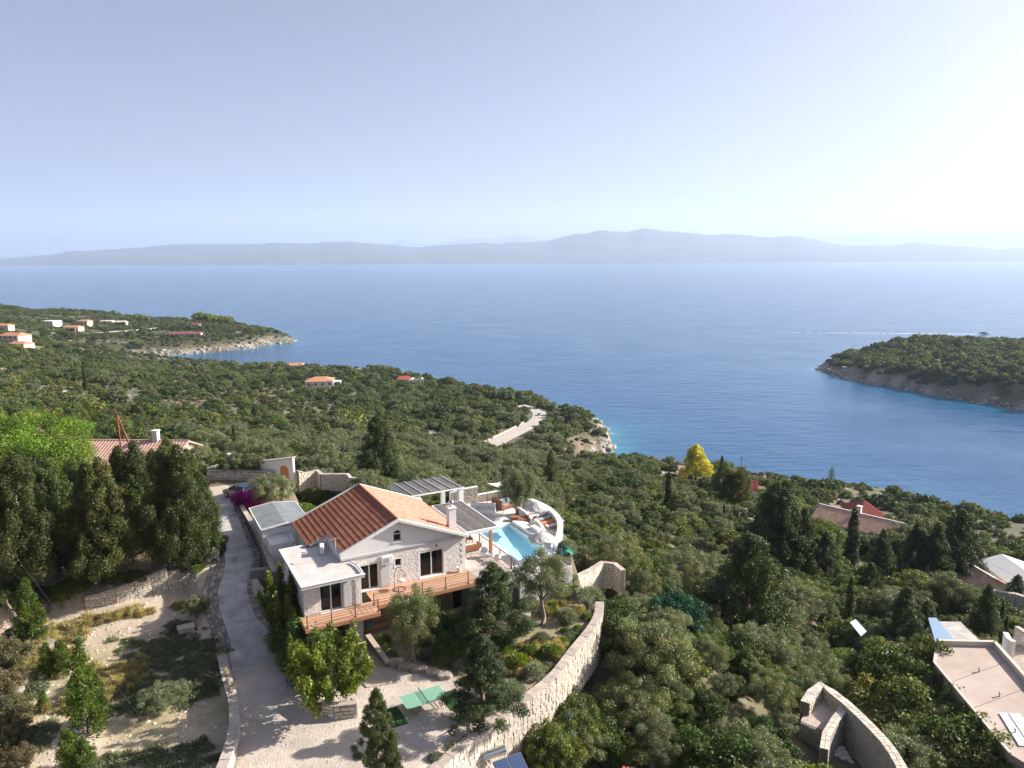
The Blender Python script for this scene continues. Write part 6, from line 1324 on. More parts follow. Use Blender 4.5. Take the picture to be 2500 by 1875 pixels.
for k in range(18): MB().box(k * .14 - .3, k * .14 - .24, -.02, .02, .1, 1.55).build('slat', MATS['white_paint'], t)
for z in (.2, 1.35): MB().box(-.35, 2.2, .021, .05, z, z + .07).build('rail', MATS['white_paint'], t)
# ------------------------------------------------------------------ car
def paint(name, c, rough=0.28, metallic=0.3): m = mat(name, c, rough, metallic=metallic, spec=0.5); m.node_tree.nodes['Principled BSDF'].inputs['Coat Weight'].default_value = 0.5; return m
paint('beige_paint', (0.36, 0.33, 0.25)); paint('white_car_paint', (0.75, 0.75, 0.76)); mat('tyre_rubber', (0.02, 0.02, 0.02), 0.9); glass_mat('car_glass', (0.01, 0.02, 0.035), 0.1)
def car(loc, rz, body, label, cat='car'):
    t = empty('parked_car', loc, rz, label, cat)
    prof = [(-2.0, .30, .72), (-1.9, .26, .86), (-1.2, .24, .93), (-.2, .24, .96), (.9, .24, .92), (1.6, .25, .84), (1.98, .30, .66), (2.05, .36, .55)]
    V = []; F = []
    for x, z0, z1 in prof:
        w2 = .84 - .10 * (abs(x) / 2.05) ** 3; V += [(x, -w2 * .95, z0), (x, -w2, (z0 + z1) / 2), (x, -w2 * .93, z1), (x, -w2 * .5, z1 + .03), (x, w2 * .5, z1 + .03), (x, w2 * .93, z1), (x, w2, (z0 + z1) / 2), (x, w2 * .95, z0)]
    n = 8
    for i in range(len(prof) - 1):
        for k in range(n): F.append((i * n + k, (i + 1) * n + k, (i + 1) * n + (k + 1) % n, i * n + (k + 1) % n))
    F += [tuple(reversed(range(n))), tuple((len(prof) - 1) * n + k for k in range(n))]
    MB().add(V, F).build('body', MATS[body], t, smooth=False, bevel=.02)
    cab = [(-1.85, .90, .72), (-1.35, 1.40, .60), (-.2, 1.47, .60), (.55, 1.40, .58), (1.15, .93, .70)]; V = []; F = []
    low = [(-1.85, .88), (-1.35, .92), (-.2, .95), (.55, .94), (1.15, .92)]
    gl = MB(); g = [( -1.85, .89), (-1.32, 1.36), (-.2, 1.43), (.5, 1.36), (1.12, .92)]
    pts = [(x, z) for x, z in g]
    Vg = []
    for (x, z), (xl, zl) in zip(g, low): wt = .60 + .12 * max(0, (1.43 - z) / .5); Vg += [(x, -wt, z), (x, wt, z), (xl, -.74, zl), (xl, .74, zl)]
    Fg = []
    for i in range(len(g) - 1): a = i * 4; b = a + 4; Fg += [(a, b, b + 1, a + 1), (a, a + 2, b + 2, b), (a + 1, b + 1, b + 3, a + 3)]
    gl.add(Vg, Fg).build('windows', MATS['car_glass'], t)
    MB().hexa([(-1.32, -.60, 1.365), (.5, -.60, 1.365), (.5, .60, 1.365), (-1.32, .60, 1.365), (-1.25, -.56, 1.45), (.4, -.56, 1.43), (.4, .56, 1.43), (-1.25, .56, 1.45)]).build('roof', MATS[body if body != 'beige_paint' else 'car_glass'], t, bevel=.02)
    pl = MB()
    for s in (-1, 1):
        for (a, b) in (((.5, 1.37), (1.13, .93)), ((-.25, 1.43), (-.3, .95)), ((-1.32, 1.37), (-1.8, .9))): pl.beam((a[0], s * .62, a[1]), (b[0], s * .745, b[1]), .06)
    pl.build('pillar', MATS[body], t)
    for x in (-1.28, 1.27):
        for s in (-1, 1):
            wh = MB(); wh.tube([(x, s * .66, .31), (x, s * .85, .31)], .31, 16); w_ = wh.build('wheel', MATS['tyre_rubber'], t); MB().tube([(x, s * .851, .31), (x, s * .865, .31)], .19, 12).build('rim', MATS['steel'], w_)
    for s in (-1, 1):
        MB().box(1.90, 2.03, s * .62 - .13, s * .62 + .13, .60, .72).build('headlight', MATS['window_glass'], t, bevel=.02); MB().box(-2.02, -1.9, s * .62 - .1, s * .62 + .1, .66, .8).build('tail_light', MATS['rust_steel'], t); MB().box(.75, .9, s * .86 - .07, s * .86 + .07, .92, 1.04).build('wing_mirror', MATS[body], t)
    MB().box(2.0, 2.075, -.26, .26, .36, .47).build('number_plate', MATS['white_plastic'], t)
    return t
car(L(-13.3, 27.1, 0.25), TH + math.radians(118), 'beige_paint', 'beige hatchback with dark windows parked behind the bougainvillea'); 
_p = GD(1318, 1014, G(1318, 1014, 8).y); _r = G(1318, 1014, 8.1); car((_r.x, _r.y, gz1(_r.x, _r.y) + .1), math.radians(68), 'white_car_paint', 'white car parked at the bend of the coast road')
# ------------------------------------------------------------------ yard: table tennis, mats, boulders, ramp
mat('table_green', (0.21, 0.42, 0.30), 0.55, var=0.04, scale=2); mat('mat_green', (0.025, 0.085, 0.022), 0.95, var=0.3, scale=9, bump=.02, bscale=60); mat('line_white', (0.7, 0.72, 0.7), 0.6); mat('blue_plastic', (0.03, 0.14, 0.55), 0.5); mat('teal_plastic', (0.06, 0.28, 0.32), 0.5)
_a = G(1020, 1700, DK + LOW + .76); _u, _v, _ = uv_of(_a)
tc = np.mean([uv_of(G(*p, DK + LOW + .76))[:2] for p in [(973, 1704), (1067, 1672), (1095.5, 1699.5), (998, 1734)]], 0)
yz = gz1(*L(*tc).to_2d()); t = empty('table_tennis_table', (*L(*tc).to_2d(), yz), TH, 'green table tennis table with net on the gravel yard', 'table tennis table')
for s in (-1, 1):
    tp = MB().box(*sorted((s * .006, s * 1.37)), -.7625, .7625, .735, .76).build('table_half', MATS['table_green'], t); ln = MB()
    ln.box(*sorted((s * .006, s * 1.37)), -.7625, -.745, .7605, .763).box(*sorted((s * .006, s * 1.37)), .745, .7625, .7605, .763).box(*sorted((s * 1.352, s * 1.37)), -.744, .744, .7605, .763); ln.build('line', MATS['line_white'], tp)
    for y in (-.6, .6): MB().beam((s * .35, y, .735), (s * .75, y, .01), .03).build('leg', MATS['rust_steel'], t); MB().beam((s * 1.15, y, .735), (s * .95, y, .01), .03).build('leg', MATS['rust_steel'], t)
    MB().beam((s * .75, -.6, .1), (s * .75, .6, .1), .025).build('stretcher', MATS['rust_steel'], t)
nt_ = MB()
for k in range(31): nt_.box(-.002, .002, -.915 + k * .061 - .002, -.915 + k * .061 + .002, .764, .9)
for k in range(5): nt_.box(-.002, .002, -.915, .915, .775 + k * .028, .779 + k * .028)
nt_.box(-.006, .006, -.92, .92, .9, .915); nt_.box(-.012, .012, -.93, -.915, .74, .92).box(-.012, .012, .915, .93, .74, .92); nt_.build('net', MATS['dark_metal'], t)
for pts, lab in (([(935, 1735), (966, 1728), (998, 1765), (959, 1778)], 'dark green turf mat on the gravel left of the table tennis table'), ([(1078, 1706), (1098, 1683), (1132, 1718), (1101, 1731)], 'dark green turf mat behind the right end of the table tennis table')):
    c = np.mean([uv_of(G(*p, DK + LOW + .03))[:2] for p in pts], 0); z = gz1(*L(*c).to_2d()); o = MB().box(-.5, .5, -.98, .98, 0.004, .035).build('turf_mat', MATS['mat_green']); o.location = (*L(*c).to_2d(), z); o.rotation_euler = (0, 0, TH); tag(o, lab, 'mat')
RR = random.Random(31)
def boulder(name, loc, sx, sy, sz, rz, label, m='boulder', cat='boulder', group=None, flat=0.55):
    bm = bmesh.new(); bmesh.ops.create_icosphere(bm, subdivisions=3, radius=1.0); sd = RR.random() * 50
    from mathutils import noise as mn
    for v in bm.verts:
        p = v.co.copy(); k = 1 + 0.30 * mn.noise(p * 0.9 + Vector((sd, 0, 0))) + 0.10 * mn.noise(p * 3 + Vector((sd, 0, 0))); q = Vector([math.copysign(abs(c) ** 0.62, c) for c in p]) * k
        if q.z > flat: q.z = flat + (q.z - flat) * .25
        v.co = Vector((q.x * sx, q.y * sy, q.z * sz))
    me = bpy.data.meshes.new(name); bm.to_mesh(me); bm.free(); me.materials.append(MATS[m]); o = bpy.data.objects.new(name, me); COL.objects.link(o); o.location = loc; o.rotation_euler = (0, 0, rz); return tag(o, label, cat, group)
for i, (px, py, sx, sy, sz) in enumerate([(967, 1627, .52, .42, .42), (980, 1637, .28, .28, .32), (997, 1637, .42, .34, .36), (1025, 1640, .55, .36, .36), (1055, 1648, .5, .36, .38), (1085, 1655, .60, .42, .42)]):
    p = drop(px, py); boulder('boulder', (p.x, p.y, p.z + .05), sx, sy, sz, TH + RR.uniform(-.3, .3) - .5, ['large pale boulder at the left end of the row above the yard', 'small pale boulder second in the row above the yard', 'squarish pale boulder third from the left in the row above the yard', 'long pale boulder in the middle of the row above the yard', 'pale boulder fifth from the left in the row above the yard', 'big pale boulder at the right end of the row, by the dark fir'][i], group='row of boulders above the yard')
for (px, py, sx, sy, sz, lab) in [(1398, 1486, .75, .5, .42, 'flat topped tan boulder behind the big olive tree, nearer the wall'), (1380, 1503, .85, .5, .36, 'flat slab of tan rock beside the big olive tree'), (1285, 1512, .38, .3, .5, 'upright tan boulder left of the big olive tree'), (118, 1590, .75, .55, .6, 'rounded pinkish boulder in the weedy field between two young conifers'), (105, 1658, .4, .35, .3, 'small pale rock below the pinkish boulder in the field'), (45, 1690, .55, .35, .4, 'flat pale rock at the left edge of the field'), (62, 1668, .4, .3, .35, 'broken pale rock left of the field boulder'), (100, 1494, .32, .3, .28, 'small white rock at the left end of the terrace wall'), (985, 1525, .3, .25, .25, 'small pale rock on the lower patio')]:
    p = drop(px, py); boulder('boulder', (p.x, p.y, p.z + sz * .25), sx, sy, sz, RR.uniform(0, 6), lab)
# concrete ramp pads and steps below the garage
def slab(name, pts, z0, z1, m, lab=None): o = MB().prism([tuple(G(a, b, DK + z1).to_2d()) for a, b in pts], DK + z0, DK + z1).build(name, MATS[m]); return tag(o, kind='structure')
slab('ramp', [(875, 1585), (893, 1555), (940, 1625), (961, 1661), (950, 1668), (895, 1678), (862, 1640), (840, 1605)], LOW - .3, LOW + .09, 'pale_concrete')
wall('ramp_wall', [(*L(u, v).to_2d(), DK + a, DK + b) for u, v, a, b in [(-8.9, -1.9, LOW - .3, LOW + .75), (-8.75, -4.0, LOW - .3, LOW + .55), (-8.6, -5.6, LOW - .3, LOW + .30)]], 0.3, 'low concrete topped wall along the ramp below the garage', 0, 'lr', m='dark_stone', w=.25, h=.14, proud=.015, cap=.05, capm='pale_concrete')
# bench, blue toy, hose, pots under the deck
t = thing('bench', -8.7, -0.75, LOW + .1, 0.0, 'long wooden bench in the shade under the deck', 'bench'); MB().box(0, 2.4, 0, .42, .40, .46).build('seat', MATS['teak_light'], t)
for x in (.1, 2.2): MB().box(x, x + .06, .03, .39, 0, .40).build('leg', MATS['teak_light'], t)
t = thing('plastic_tub', -8.35, -.55, LOW + .561, 0, 'small teal plastic tub on the bench under the deck', 'tub'); MB().lathe([(.14, 0), (.17, .3), (.18, .31), (.15, .3)], 12).build('tub', MATS['teal_plastic'], t)
_p = drop(1060, 1484); t = empty('toy_cart', (_p.x, _p.y, DK + LOW + .11), .4, 'bright blue plastic toy cart on the lower patio', 'toy'); MB().box(-.35, .35, -.25, .25, .1, .38).build('tray', MATS['blue_plastic'], t, bevel=.04); MB().tube([(-.35, 0, .3), (-.75, 0, .6)], .03, 6).build('handle', MATS['blue_plastic'], t)
for x in (-.2, .2):
    for y in (-.25, .25): MB().tube([(x, y - .03, .1), (x, y + .03, .1)], .1, 10).build('wheel', MATS['dark_metal'], t)
t = thing('garden_hose', -1.9, -1.1, LOW + .12, 0, 'coiled dark garden hose on the lower patio by the dark doorway', 'hose'); MB().tube([((.34 + .04 * math.sin(k * .7)) * math.cos(k * .35), (.34 + .05 * math.cos(k * .5)) * math.sin(k * .35), .03 + .0012 * k) for k in range(72)], .02, 5).build('coil', MATS['dark_metal'], t)
for i in range(7): t = thing('timber_board', -10.45 - i * .12, 0.6 + .1 * i, LOW + .13, 0, 'leaning timber board in the garage, %s from the stone pier' % ('first', 'second', 'third', 'fourth', 'fifth', 'sixth', 'seventh')[i], 'board', 'boards stored in the garage'); MB().beam((0, 0, 0), (.25, .35, 1.9 + .1 * (i % 3)), .12, .03).build('board', MATS['teak_light'] if i % 2 else MATS['grey_bark'], t)
# small white posts and low things by the drive
_p = drop(455, 1545); t = empty('stone_bench', (_p.x, _p.y, _p.z), TH, 'square pale stone block seat beside the driveway border', 'stone seat'); MB().box(-.55, .55, -.35, .35, -.3, .42).build('base', MATS['coping'], t, bevel=.03); MB().box(-.62, .62, -.42, .42, .423, .5).build('seat', MATS['pale_concrete'], t, bevel=.02)
_p = drop(470, 1480); t = empty('watering_frame', (_p.x, _p.y, _p.z), .3, 'dark metal bicycle like frame leaning beside the drive', 'frame'); MB().tube([(.25 * math.cos(a), 0, .3 + .25 * math.sin(a)) for a in [k * math.pi / 8 for k in range(17)]], .02, 5, False).tube([(.75 + .25 * math.cos(a), 0, .3 + .25 * math.sin(a)) for a in [k * math.pi / 8 for k in range(17)]], .02, 5, False).build('wheel', MATS['dark_metal'], t); MB().beam((0, 0, .3), (.5, 0, .7), .03).beam((.5, 0, .7), (.75, 0, .3), .03).build('frame_tube', MATS['dark_metal'], t)
# bare dead trunk on the left edge
_p = drop(60, 1560); t = empty('dead_tree', (_p.x, _p.y, _p.z), 0, 'bleached leaning dead tree trunk at the left edge of the field', 'dead tree'); MB().tube([(0, 0, -.3), (-.3, 0, .9), (-.65, .1, 1.9), (-1.0, .1, 2.6), (-1.0, .1, 3.0)], [.17, .14, .12, .07, .02], 8).build('trunk', MATS['grey_bark'], t, smooth=True); MB().tube([(-.65, .1, 1.9), (-.45, .1, 2.5)], [.06, .015], 6).build('limb', MATS['grey_bark'], t)

# ------------------------------------------------------------------ planting
def pl_px(kind, bx, by, hpx, label, cat='tree', **k):
    """plant whose foot stands on the ground seen at (bx, by); hpx is its height in photo pixels"""
    p = drop(bx, by); h = GD(bx, by - hpx, p.y).z - p.z; return plant(kind, (p.x, p.y, p.z - .05), h, label, cat, **k)
W = [  # the conifer wood on the upper left terrace
 (455, 1395, 300, 'wild_cypress_0', 'rightmost tall wild cypress of the left wood, overhanging the driveway'), (415, 1390, 285, 'wild_cypress_1', 'tall wild cypress with two pale stems behind the terrace wall'), (270, 1425, 300, 'wild_cypress_2', 'tall wild cypress with a bare grey stem above the left end of the terrace wall'),
 (235, 1430, 290, 'wild_cypress_0', 'wild cypress with a white stem left of the terrace wall end'), (145, 1415, 290, 'wild_cypress_1', 'dark wild cypress left of the white stemmed one'), (70, 1435, 320, 'wild_cypress_2', 'brownish wild cypress near the left edge'), (5, 1440, 330, 'wild_cypress_0', 'wild cypress cut by the left edge of the picture'),
 (350, 1350, 265, 'wild_cypress_0', 'wild cypress behind the twin stemmed one'), (498, 1345, 190, 'wild_cypress_2', 'lower wild cypress leaning out over the upper driveway'), (310, 1345, 250, 'wild_cypress_1', 'wild cypress in the middle of the left wood'), (200, 1350, 225, 'wild_cypress_2', 'wild cypress in the back row left of the pole'), (110, 1335, 195, 'wild_cypress_0', 'wild cypress below the bright round pine'), (425, 1290, 215, 'wild_cypress_1', 'wild cypress in the back row below the chimney'), (30, 1320, 190, 'wild_cypress_1', 'wild cypress below the bright round pine at the left edge'), (470, 1290, 190, 'wild_cypress_0', 'wild cypress behind the parking court'), (385, 1270, 170, 'wild_cypress_2', 'wild cypress partly hiding the pale red roof')]
for bx, by, hp, kd, lab in W: pl_px(kd, bx, by, hp, lab, group='wild cypresses of the left wood', width=0.98)
_z = GD(85, 1018, 88).z; p = GD(85, 1150, 88); g_ = gz1(p.x, p.y); plant('round_pine', (p.x, p.y, g_), (_z - g_) * .97, 'bright green rounded umbrella pine above the left wood', 'tree', width=1.15)
T = [(925, 1195, 175, 'wild_cypress_1', 'big dark wild cypress behind the far pergola', 1.25), (1345, 1195, 95, 'wild_cypress_0', 'dark cypress right of the terrace olive on the slope', .9), (1205, 1590, 215, 'garden_fir_0', 'tall dark fir in front of the right end of the deck', 1.45), (1180, 1770, 215, 'garden_fir_1', 'dark bushy fir between the boulder row and the retaining wall', 1.4), (925, 1900, 220, 'garden_fir_0', 'narrow cypress at the bottom in front of the planter wall', .85), (960, 1910, 120, 'garden_fir_1', 'lower shoulder of cypress at the bottom beside the narrow one', .7),
 (1010, 1625, 195, 'olive_0', 'full olive tree in front of the wooden deck', .66), (1327, 1528, 172, 'bare_olive', 'olive tree with a bare forked grey trunk in the brown garden bed', .95), (668, 1248, 95, 'olive_2', 'grey green olive tree between the shed and the white gate wall', 1.0),
 (703, 1588, 185, 'broad_tree_0', 'leafy yellow green tree in front of the side wing', 1.0), (808, 1750, 180, 'broad_tree_1', 'spreading leafy yellow green tree over the planter wall', 1.25), (745, 1615, 90, 'dense_bush', 'large dense dark green hedge bush at the end of the driveway', 1.1), (700, 1590, 70, 'dense_bush', 'dark green hedge bush beside the driveway end', 1.0), (770, 1670, 100, 'dense_bush', 'dark green hedge bush behind the spreading leafy tree', 1.0), (720, 1640, 70, 'dense_bush', 'low dark hedge bush on the gravel edge', .9), (800, 1630, 85, 'dense_bush', 'hedge bush left of the ramp', 1.0), (760, 1590, 95, 'dense_bush', 'rounded hedge bush at the garage corner', 1.1),
 (215, 1790, 225, 'young_conifer_0', 'tall bright green young conifer in the middle of the field', .85), (245, 1770, 120, 'young_conifer_1', 'lower bright conifer right of the tall young one', 1.0), (80, 1570, 150, 'young_conifer_1', 'young conifer at the left end of the terrace wall', 1.1), (120, 1650, 80, 'young_conifer_0', 'small young conifer left of the pink boulder', 1.3), (155, 1650, 85, 'young_conifer_1', 'small bright young conifer right of the pink boulder', 1.4), (108, 1730, 45, 'young_conifer_0', 'tiny conifer seedling in the field', 1.5), (175, 1880, 95, 'young_conifer_1', 'wispy young conifer at the bottom left', 1.6), (210, 1885, 80, 'young_conifer_0', 'wispy young conifer at the bottom left beside its twin', 1.6),
 (400, 1735, 62, 'olive_2', 'low sprawling olive bush in the weedy field', 1.7), (480, 1510, 55, 'olive_1', 'small bushy plant at the driveway border', 1.2),
 (1630, 1265, 110, 'column_cypress_0', 'single columnar cypress on the slope with a bare stem', 1.0), (1765, 1295, 65, 'column_cypress_1', 'thin small cypress below the three tall trunks', .6), (2070, 1540, 130, 'column_cypress_1', 'slim columnar cypress in front of the wire fence', .9), (2075, 1405, 160, 'column_cypress_0', 'tall columnar cypress before the tiled roof on the right', 1.1),
 (1697, 1178, 88, 'yellow_pine', 'bright yellow green pine standing out against the sea', 1.25), (1760, 1290, 150, 'tall', 'left of the three tall stemmed pines on the slope', .9), (1783, 1296, 140, 'tall', 'middle one of the three tall stemmed pines on the slope', .9), (1802, 1300, 150, 'tall', 'right of the three tall stemmed pines on the slope', .9), (1760, 1190, 75, 'column_cypress_0', 'dark spire cypress behind the three tall pines', 1.1),
 (1905, 1400, 220, 'wild_cypress_0', 'large dark cypress left of the red roofs on the right', 1.15), (1820, 1560, 250, 'wild_cypress_1', 'very large dark cypress in the centre right', 1.7), (1885, 1400, 215, 'wild_cypress_2', 'dark cypress touching the large one left of the red roofs', 1.2), (1955, 1410, 165, 'wild_cypress_0', 'dark cypress between the red roofs and the tall columnar one', 1.1), (2275, 1445, 165, 'wild_cypress_0', 'dark cypress left of the one by the tan roofed house', 1.1), (2120, 1470, 95, 'wild_cypress_1', 'small dark cypress behind the wire fence', 1.2), (2255, 1580, 110, 'wild_cypress_2', 'small dark cypress right of the fir at the steel awning', 1.2), (2010, 1420, 120, 'wild_cypress_2', 'dark cypress before the brown tiled roof', 1.1), (2150, 1400, 105, 'wild_cypress_0', 'dark cypress right of the tall columnar one', 1.2), (2230, 1430, 150, 'wild_cypress_1', 'brownish cypress above the hidden steel tank', 1.2), (2330, 1440, 190, 'wild_cypress_2', 'dark cypress left of the far white gable', 1.2), (2200, 1610, 175, 'garden_fir_0', 'dark fir left of the metal awning', 1.1), (2400, 1580, 150, 'wild_cypress_0', 'dark cypress behind the flat roofed house', 1.0), (2440, 1560, 90, 'column_cypress_1', 'slim cypress at the corner of the right patio', .8), (2450, 1585, 80, 'column_cypress_0', 'slim cypress beside the white curved wall', .8), (2475, 1500, 95, 'wild_cypress_2', 'spreading dark pine in front of the right stone wall', 1.2),
 (2028, 1190, 52, 'spire_pine', 'spire shaped norfolk pine against the sea on the right', 1.0), (1850, 1155, 40, 'wild_cypress_0', 'dark bush like cypress at the utility pole', 1.2), (1635, 1560, 110, 'maquis_0', 'teal green rounded tree below the garden wall', .9),
 (210, 960, 62, 'column_cypress_0', 'dark columnar cypress on the middle of the left hillside', .9), (575, 1130, 90, 'column_cypress_1', 'dark slim cypress behind the slatted gate', .8), (1190, 1095, 30, 'spire_pine', 'small spire tree beside the coast road', .8), (1290, 985, 16, 'wild_cypress_2', 'small dark cypress at the head of the coast road', 1.3)]
mkstone = None
def tall_pine(bx, by, hp, lab, width):
    p = drop(bx, by); H = GD(bx, by - hp, p.y).z - p.z
    if 'tall_pine' not in PROTO: proto('tall_pine', 14.0, blob_surface(44, 2.4, 7.0, 7.0, 411, 0.8, jitter=.3), 15000, .2, 'cypress', trunk_mb(11, .22, 0, limbs(8, 6, 10, 1.6, .6, 4), 4), 'grey_bark')
    return plant('tall_pine', (p.x, p.y, p.z), H, lab, 'tree', group='three tall stemmed pines', width=width)
for bx, by, hp, kd, lab, wd in T:
    if kd == 'tall': tall_pine(bx, by, hp, lab, wd)
    else: pl_px(kd, bx, by, hp, lab, 'bush' if kd == 'dense_bush' else 'tree', width=wd, name='hedge_bush' if kd == 'dense_bush' else None, leaf='teal' if 'teal' in lab else ('column' if bx > 1780 and kd.startswith('wild') else None))
plant('olive_1', L(10.3, 9.9, PZ - .05), 4.6, 'left trunk of the terrace olive, leaning grey trunk beside the canopy bed', 'tree', width=.75, rz=2.5); plant('olive_0', L(10.75, 10.1, PZ - .05), 5.0, 'upright olive tree growing through the lounger terrace', 'tree', width=.8, rz=1.0)
plant('bougainvillea', L(-13.2, 23.4, .15), 1.9, 'magenta bougainvillea spilling over the end of the driveway wall', 'shrub', width=1.0, rz=TH); plant('bougainvillea', L(-12.0, 24.2, .15), 1.7, 'magenta bougainvillea trailing towards the olive by the gate wall', 'shrub', width=1.0, rz=TH + .3)
# beds of low plants in the garden, by the pixel of their foot
LOWP = [('lavender_bush', 1290, 1492, 42), ('lavender_bush', 1385, 1515, 36), ('lavender_bush', 1322, 1566, 28), ('lavender_bush', 1305, 1655, 42), ('lavender_bush', 1245, 1705, 50), ('lavender_bush', 1055, 1610, 38), ('lavender_bush', 1020, 1600, 26), ('lavender_bush', 955, 1606, 26), ('lavender_bush', 1420, 1470, 40), ('lavender_bush', 1445, 1468, 42), ('lavender_bush', 1455, 1430, 36), ('lavender_bush', 1400, 1430, 36), ('lavender_bush', 1478, 1455, 36), ('lavender_bush', 1405, 1380, 40), ('lavender_bush', 1425, 1365, 38), ('lavender_bush', 1385, 1345, 34), ('lavender_bush', 1440, 1400, 36), ('lavender_bush', 1500, 1400, 45), ('lavender_bush', 1470, 1395, 42), ('lavender_bush', 1395, 1325, 34), ('lavender_bush', 1105, 1850, 45), ('lavender_bush', 1065, 1870, 40), ('lavender_bush', 1350, 1650, 30), ('lavender_bush', 1520, 1430, 40),
    ('ball_bush', 1343, 1500, 22), ('ball_bush', 1352, 1486, 24), ('ball_bush', 1311, 1493, 16), ('ball_bush', 1379, 1528, 18), ('ball_bush', 1378, 1545, 16), ('ball_bush', 1411, 1542, 20), ('ball_bush', 1432, 1512, 20), ('ball_bush', 1375, 1573, 22), ('ball_bush', 1293, 1600, 30), ('ball_bush', 1265, 1632, 40), ('ball_bush', 1345, 1603, 34), ('ball_bush', 1230, 1600, 30), ('ball_bush', 1085, 1595, 30), ('ball_bush', 935, 1572, 28), ('ball_bush', 945, 1590, 22), ('ball_bush', 1305, 1455, 20), ('ball_bush', 1400, 1450, 26), ('ball_bush', 1462, 1400, 20), ('ball_bush', 1478, 1393, 20), ('ball_bush', 1365, 1455, 26),
    ('rust_bush', 1415, 1338, 30), ('rust_bush', 1432, 1380, 26), ('rust_bush', 1390, 1338, 28), ('rust_bush', 730, 1212, 22), ('rust_bush', 545, 1325, 26), ('ball_bush', 520, 1350, 30), ('ball_bush', 500, 1365, 26), ('ball_bush', 480, 1395, 20), ('ball_bush', 450, 1400, 18),
    ('lavender_bush', 775, 1225, 34), ('ball_bush', 805, 1195, 36), ('lavender_bush', 800, 1235, 30), ('ball_bush', 760, 1195, 22), ('lavender_bush', 830, 1210, 26), ('ball_bush', 840, 1230, 24), ('ball_bush', 745, 1260, 36), ('lavender_bush', 1125, 1640, 34)]
near = lambda px, py: min([((1327, 1525), 'around the bare forked olive'), ((1290, 1640), 'on the grassy bank above the retaining wall'), ((1430, 1370), 'on the bank below the parapet wall'), ((1440, 1460), 'behind the two flat boulders'), ((1060, 1600), 'above the row of boulders'), ((940, 1580), 'beside the ramp wall'), ((790, 1215), 'in the rock garden behind the roof'), ((500, 1370), 'beside the upper driveway'), ((1085, 1860), 'at the bottom along the retaining wall'), ((1490, 1410), 'beside the bent garden wall')], key=lambda q: (q[0][0] - px) ** 2 + (q[0][1] - py) ** 2)[1]
def order_labels(objs):
    by = {}
    for o in objs: by.setdefault(o['label'], []).append(o)
    ORD = 'leftmost second third fourth fifth sixth seventh eighth ninth tenth eleventh twelfth thirteenth fourteenth fifteenth sixteenth seventeenth eighteenth nineteenth twentieth'.split()
    for lab, lst in by.items():
        if len(lst) < 2: continue
        lst.sort(key=lambda o: px_of(*o.location)[0])
        for j, o in enumerate(lst): o['label'] = f'{lab}, leftmost' if j == 0 else (f'{lab}, rightmost' if j == len(lst) - 1 else f'{lab}, {ORD[min(j, 19)]} from left')
from collections import Counter as _C
cnt = _C(); made = []
for kd, px, py, hp in LOWP:
    word = {'lavender_bush': 'silvery lavender cushion', 'ball_bush': 'clipped green ball bush', 'rust_bush': 'rust orange flowering bush'}[kd]; size = 'small' if hp < 22 else ('large' if hp > 36 else 'middling'); lab = f'{size} {word} {near(px, py)}'; cnt[lab] += 1
    made.append(pl_px(kd, px, py, hp * 0.8, lab, 'bush', group=lab, width=1.25))
for i, (px, py, hp) in enumerate([(1070, 1560, 60), (1100, 1570, 55), (1040, 1545, 60), (1120, 1540, 45), (1090, 1600, 45), (1145, 1610, 50)]): made.append(pl_px('grey_shrub_%d' % (i % 2), px, py, hp, 'dark rosemary shrub between olive and tall fir', 'bush', name='rosemary_shrub', group='rosemary between olive and fir', width=1.2, leaf='maquis'))
for px, py, hp in [(330, 1425, 35), (185, 1450, 45), (150, 1470, 45), (110, 1480, 50), (40, 1475, 60), (60, 1490, 50), (290, 1428, 32), (500, 1375, 35), (520, 1355, 40), (15, 1490, 60), (15, 1620, 60), (5, 1700, 65), (20, 1770, 65), (-5, 1810, 70), (40, 1575, 40), (15, 1840, 60), (45, 1875, 50)]:
    made.append(pl_px('maquis_%d' % (px % 3), px, py, hp, 'low wild shrub at the foot of the left conifer wood' if py < 1510 else 'dusty wild shrub along the left edge of the field', 'bush', name='wild_shrub', group='wild shrubs of the left terrace', width=1.1, leaf='grey' if py > 1560 else None))
for px, py, hp in [(1500, 1395, 36), (1525, 1412, 40), (1545, 1440, 45), (1560, 1400, 40), (1475, 1372, 34), (1520, 1375, 38), (1580, 1450, 45)]: made.append(pl_px('grey_shrub_%d' % (px % 2), px, py, hp, 'grey shrub beside the bent garden wall', 'bush', name='grey_shrub', group='shrubs at the bent garden wall', width=1.3))
order_labels(made)
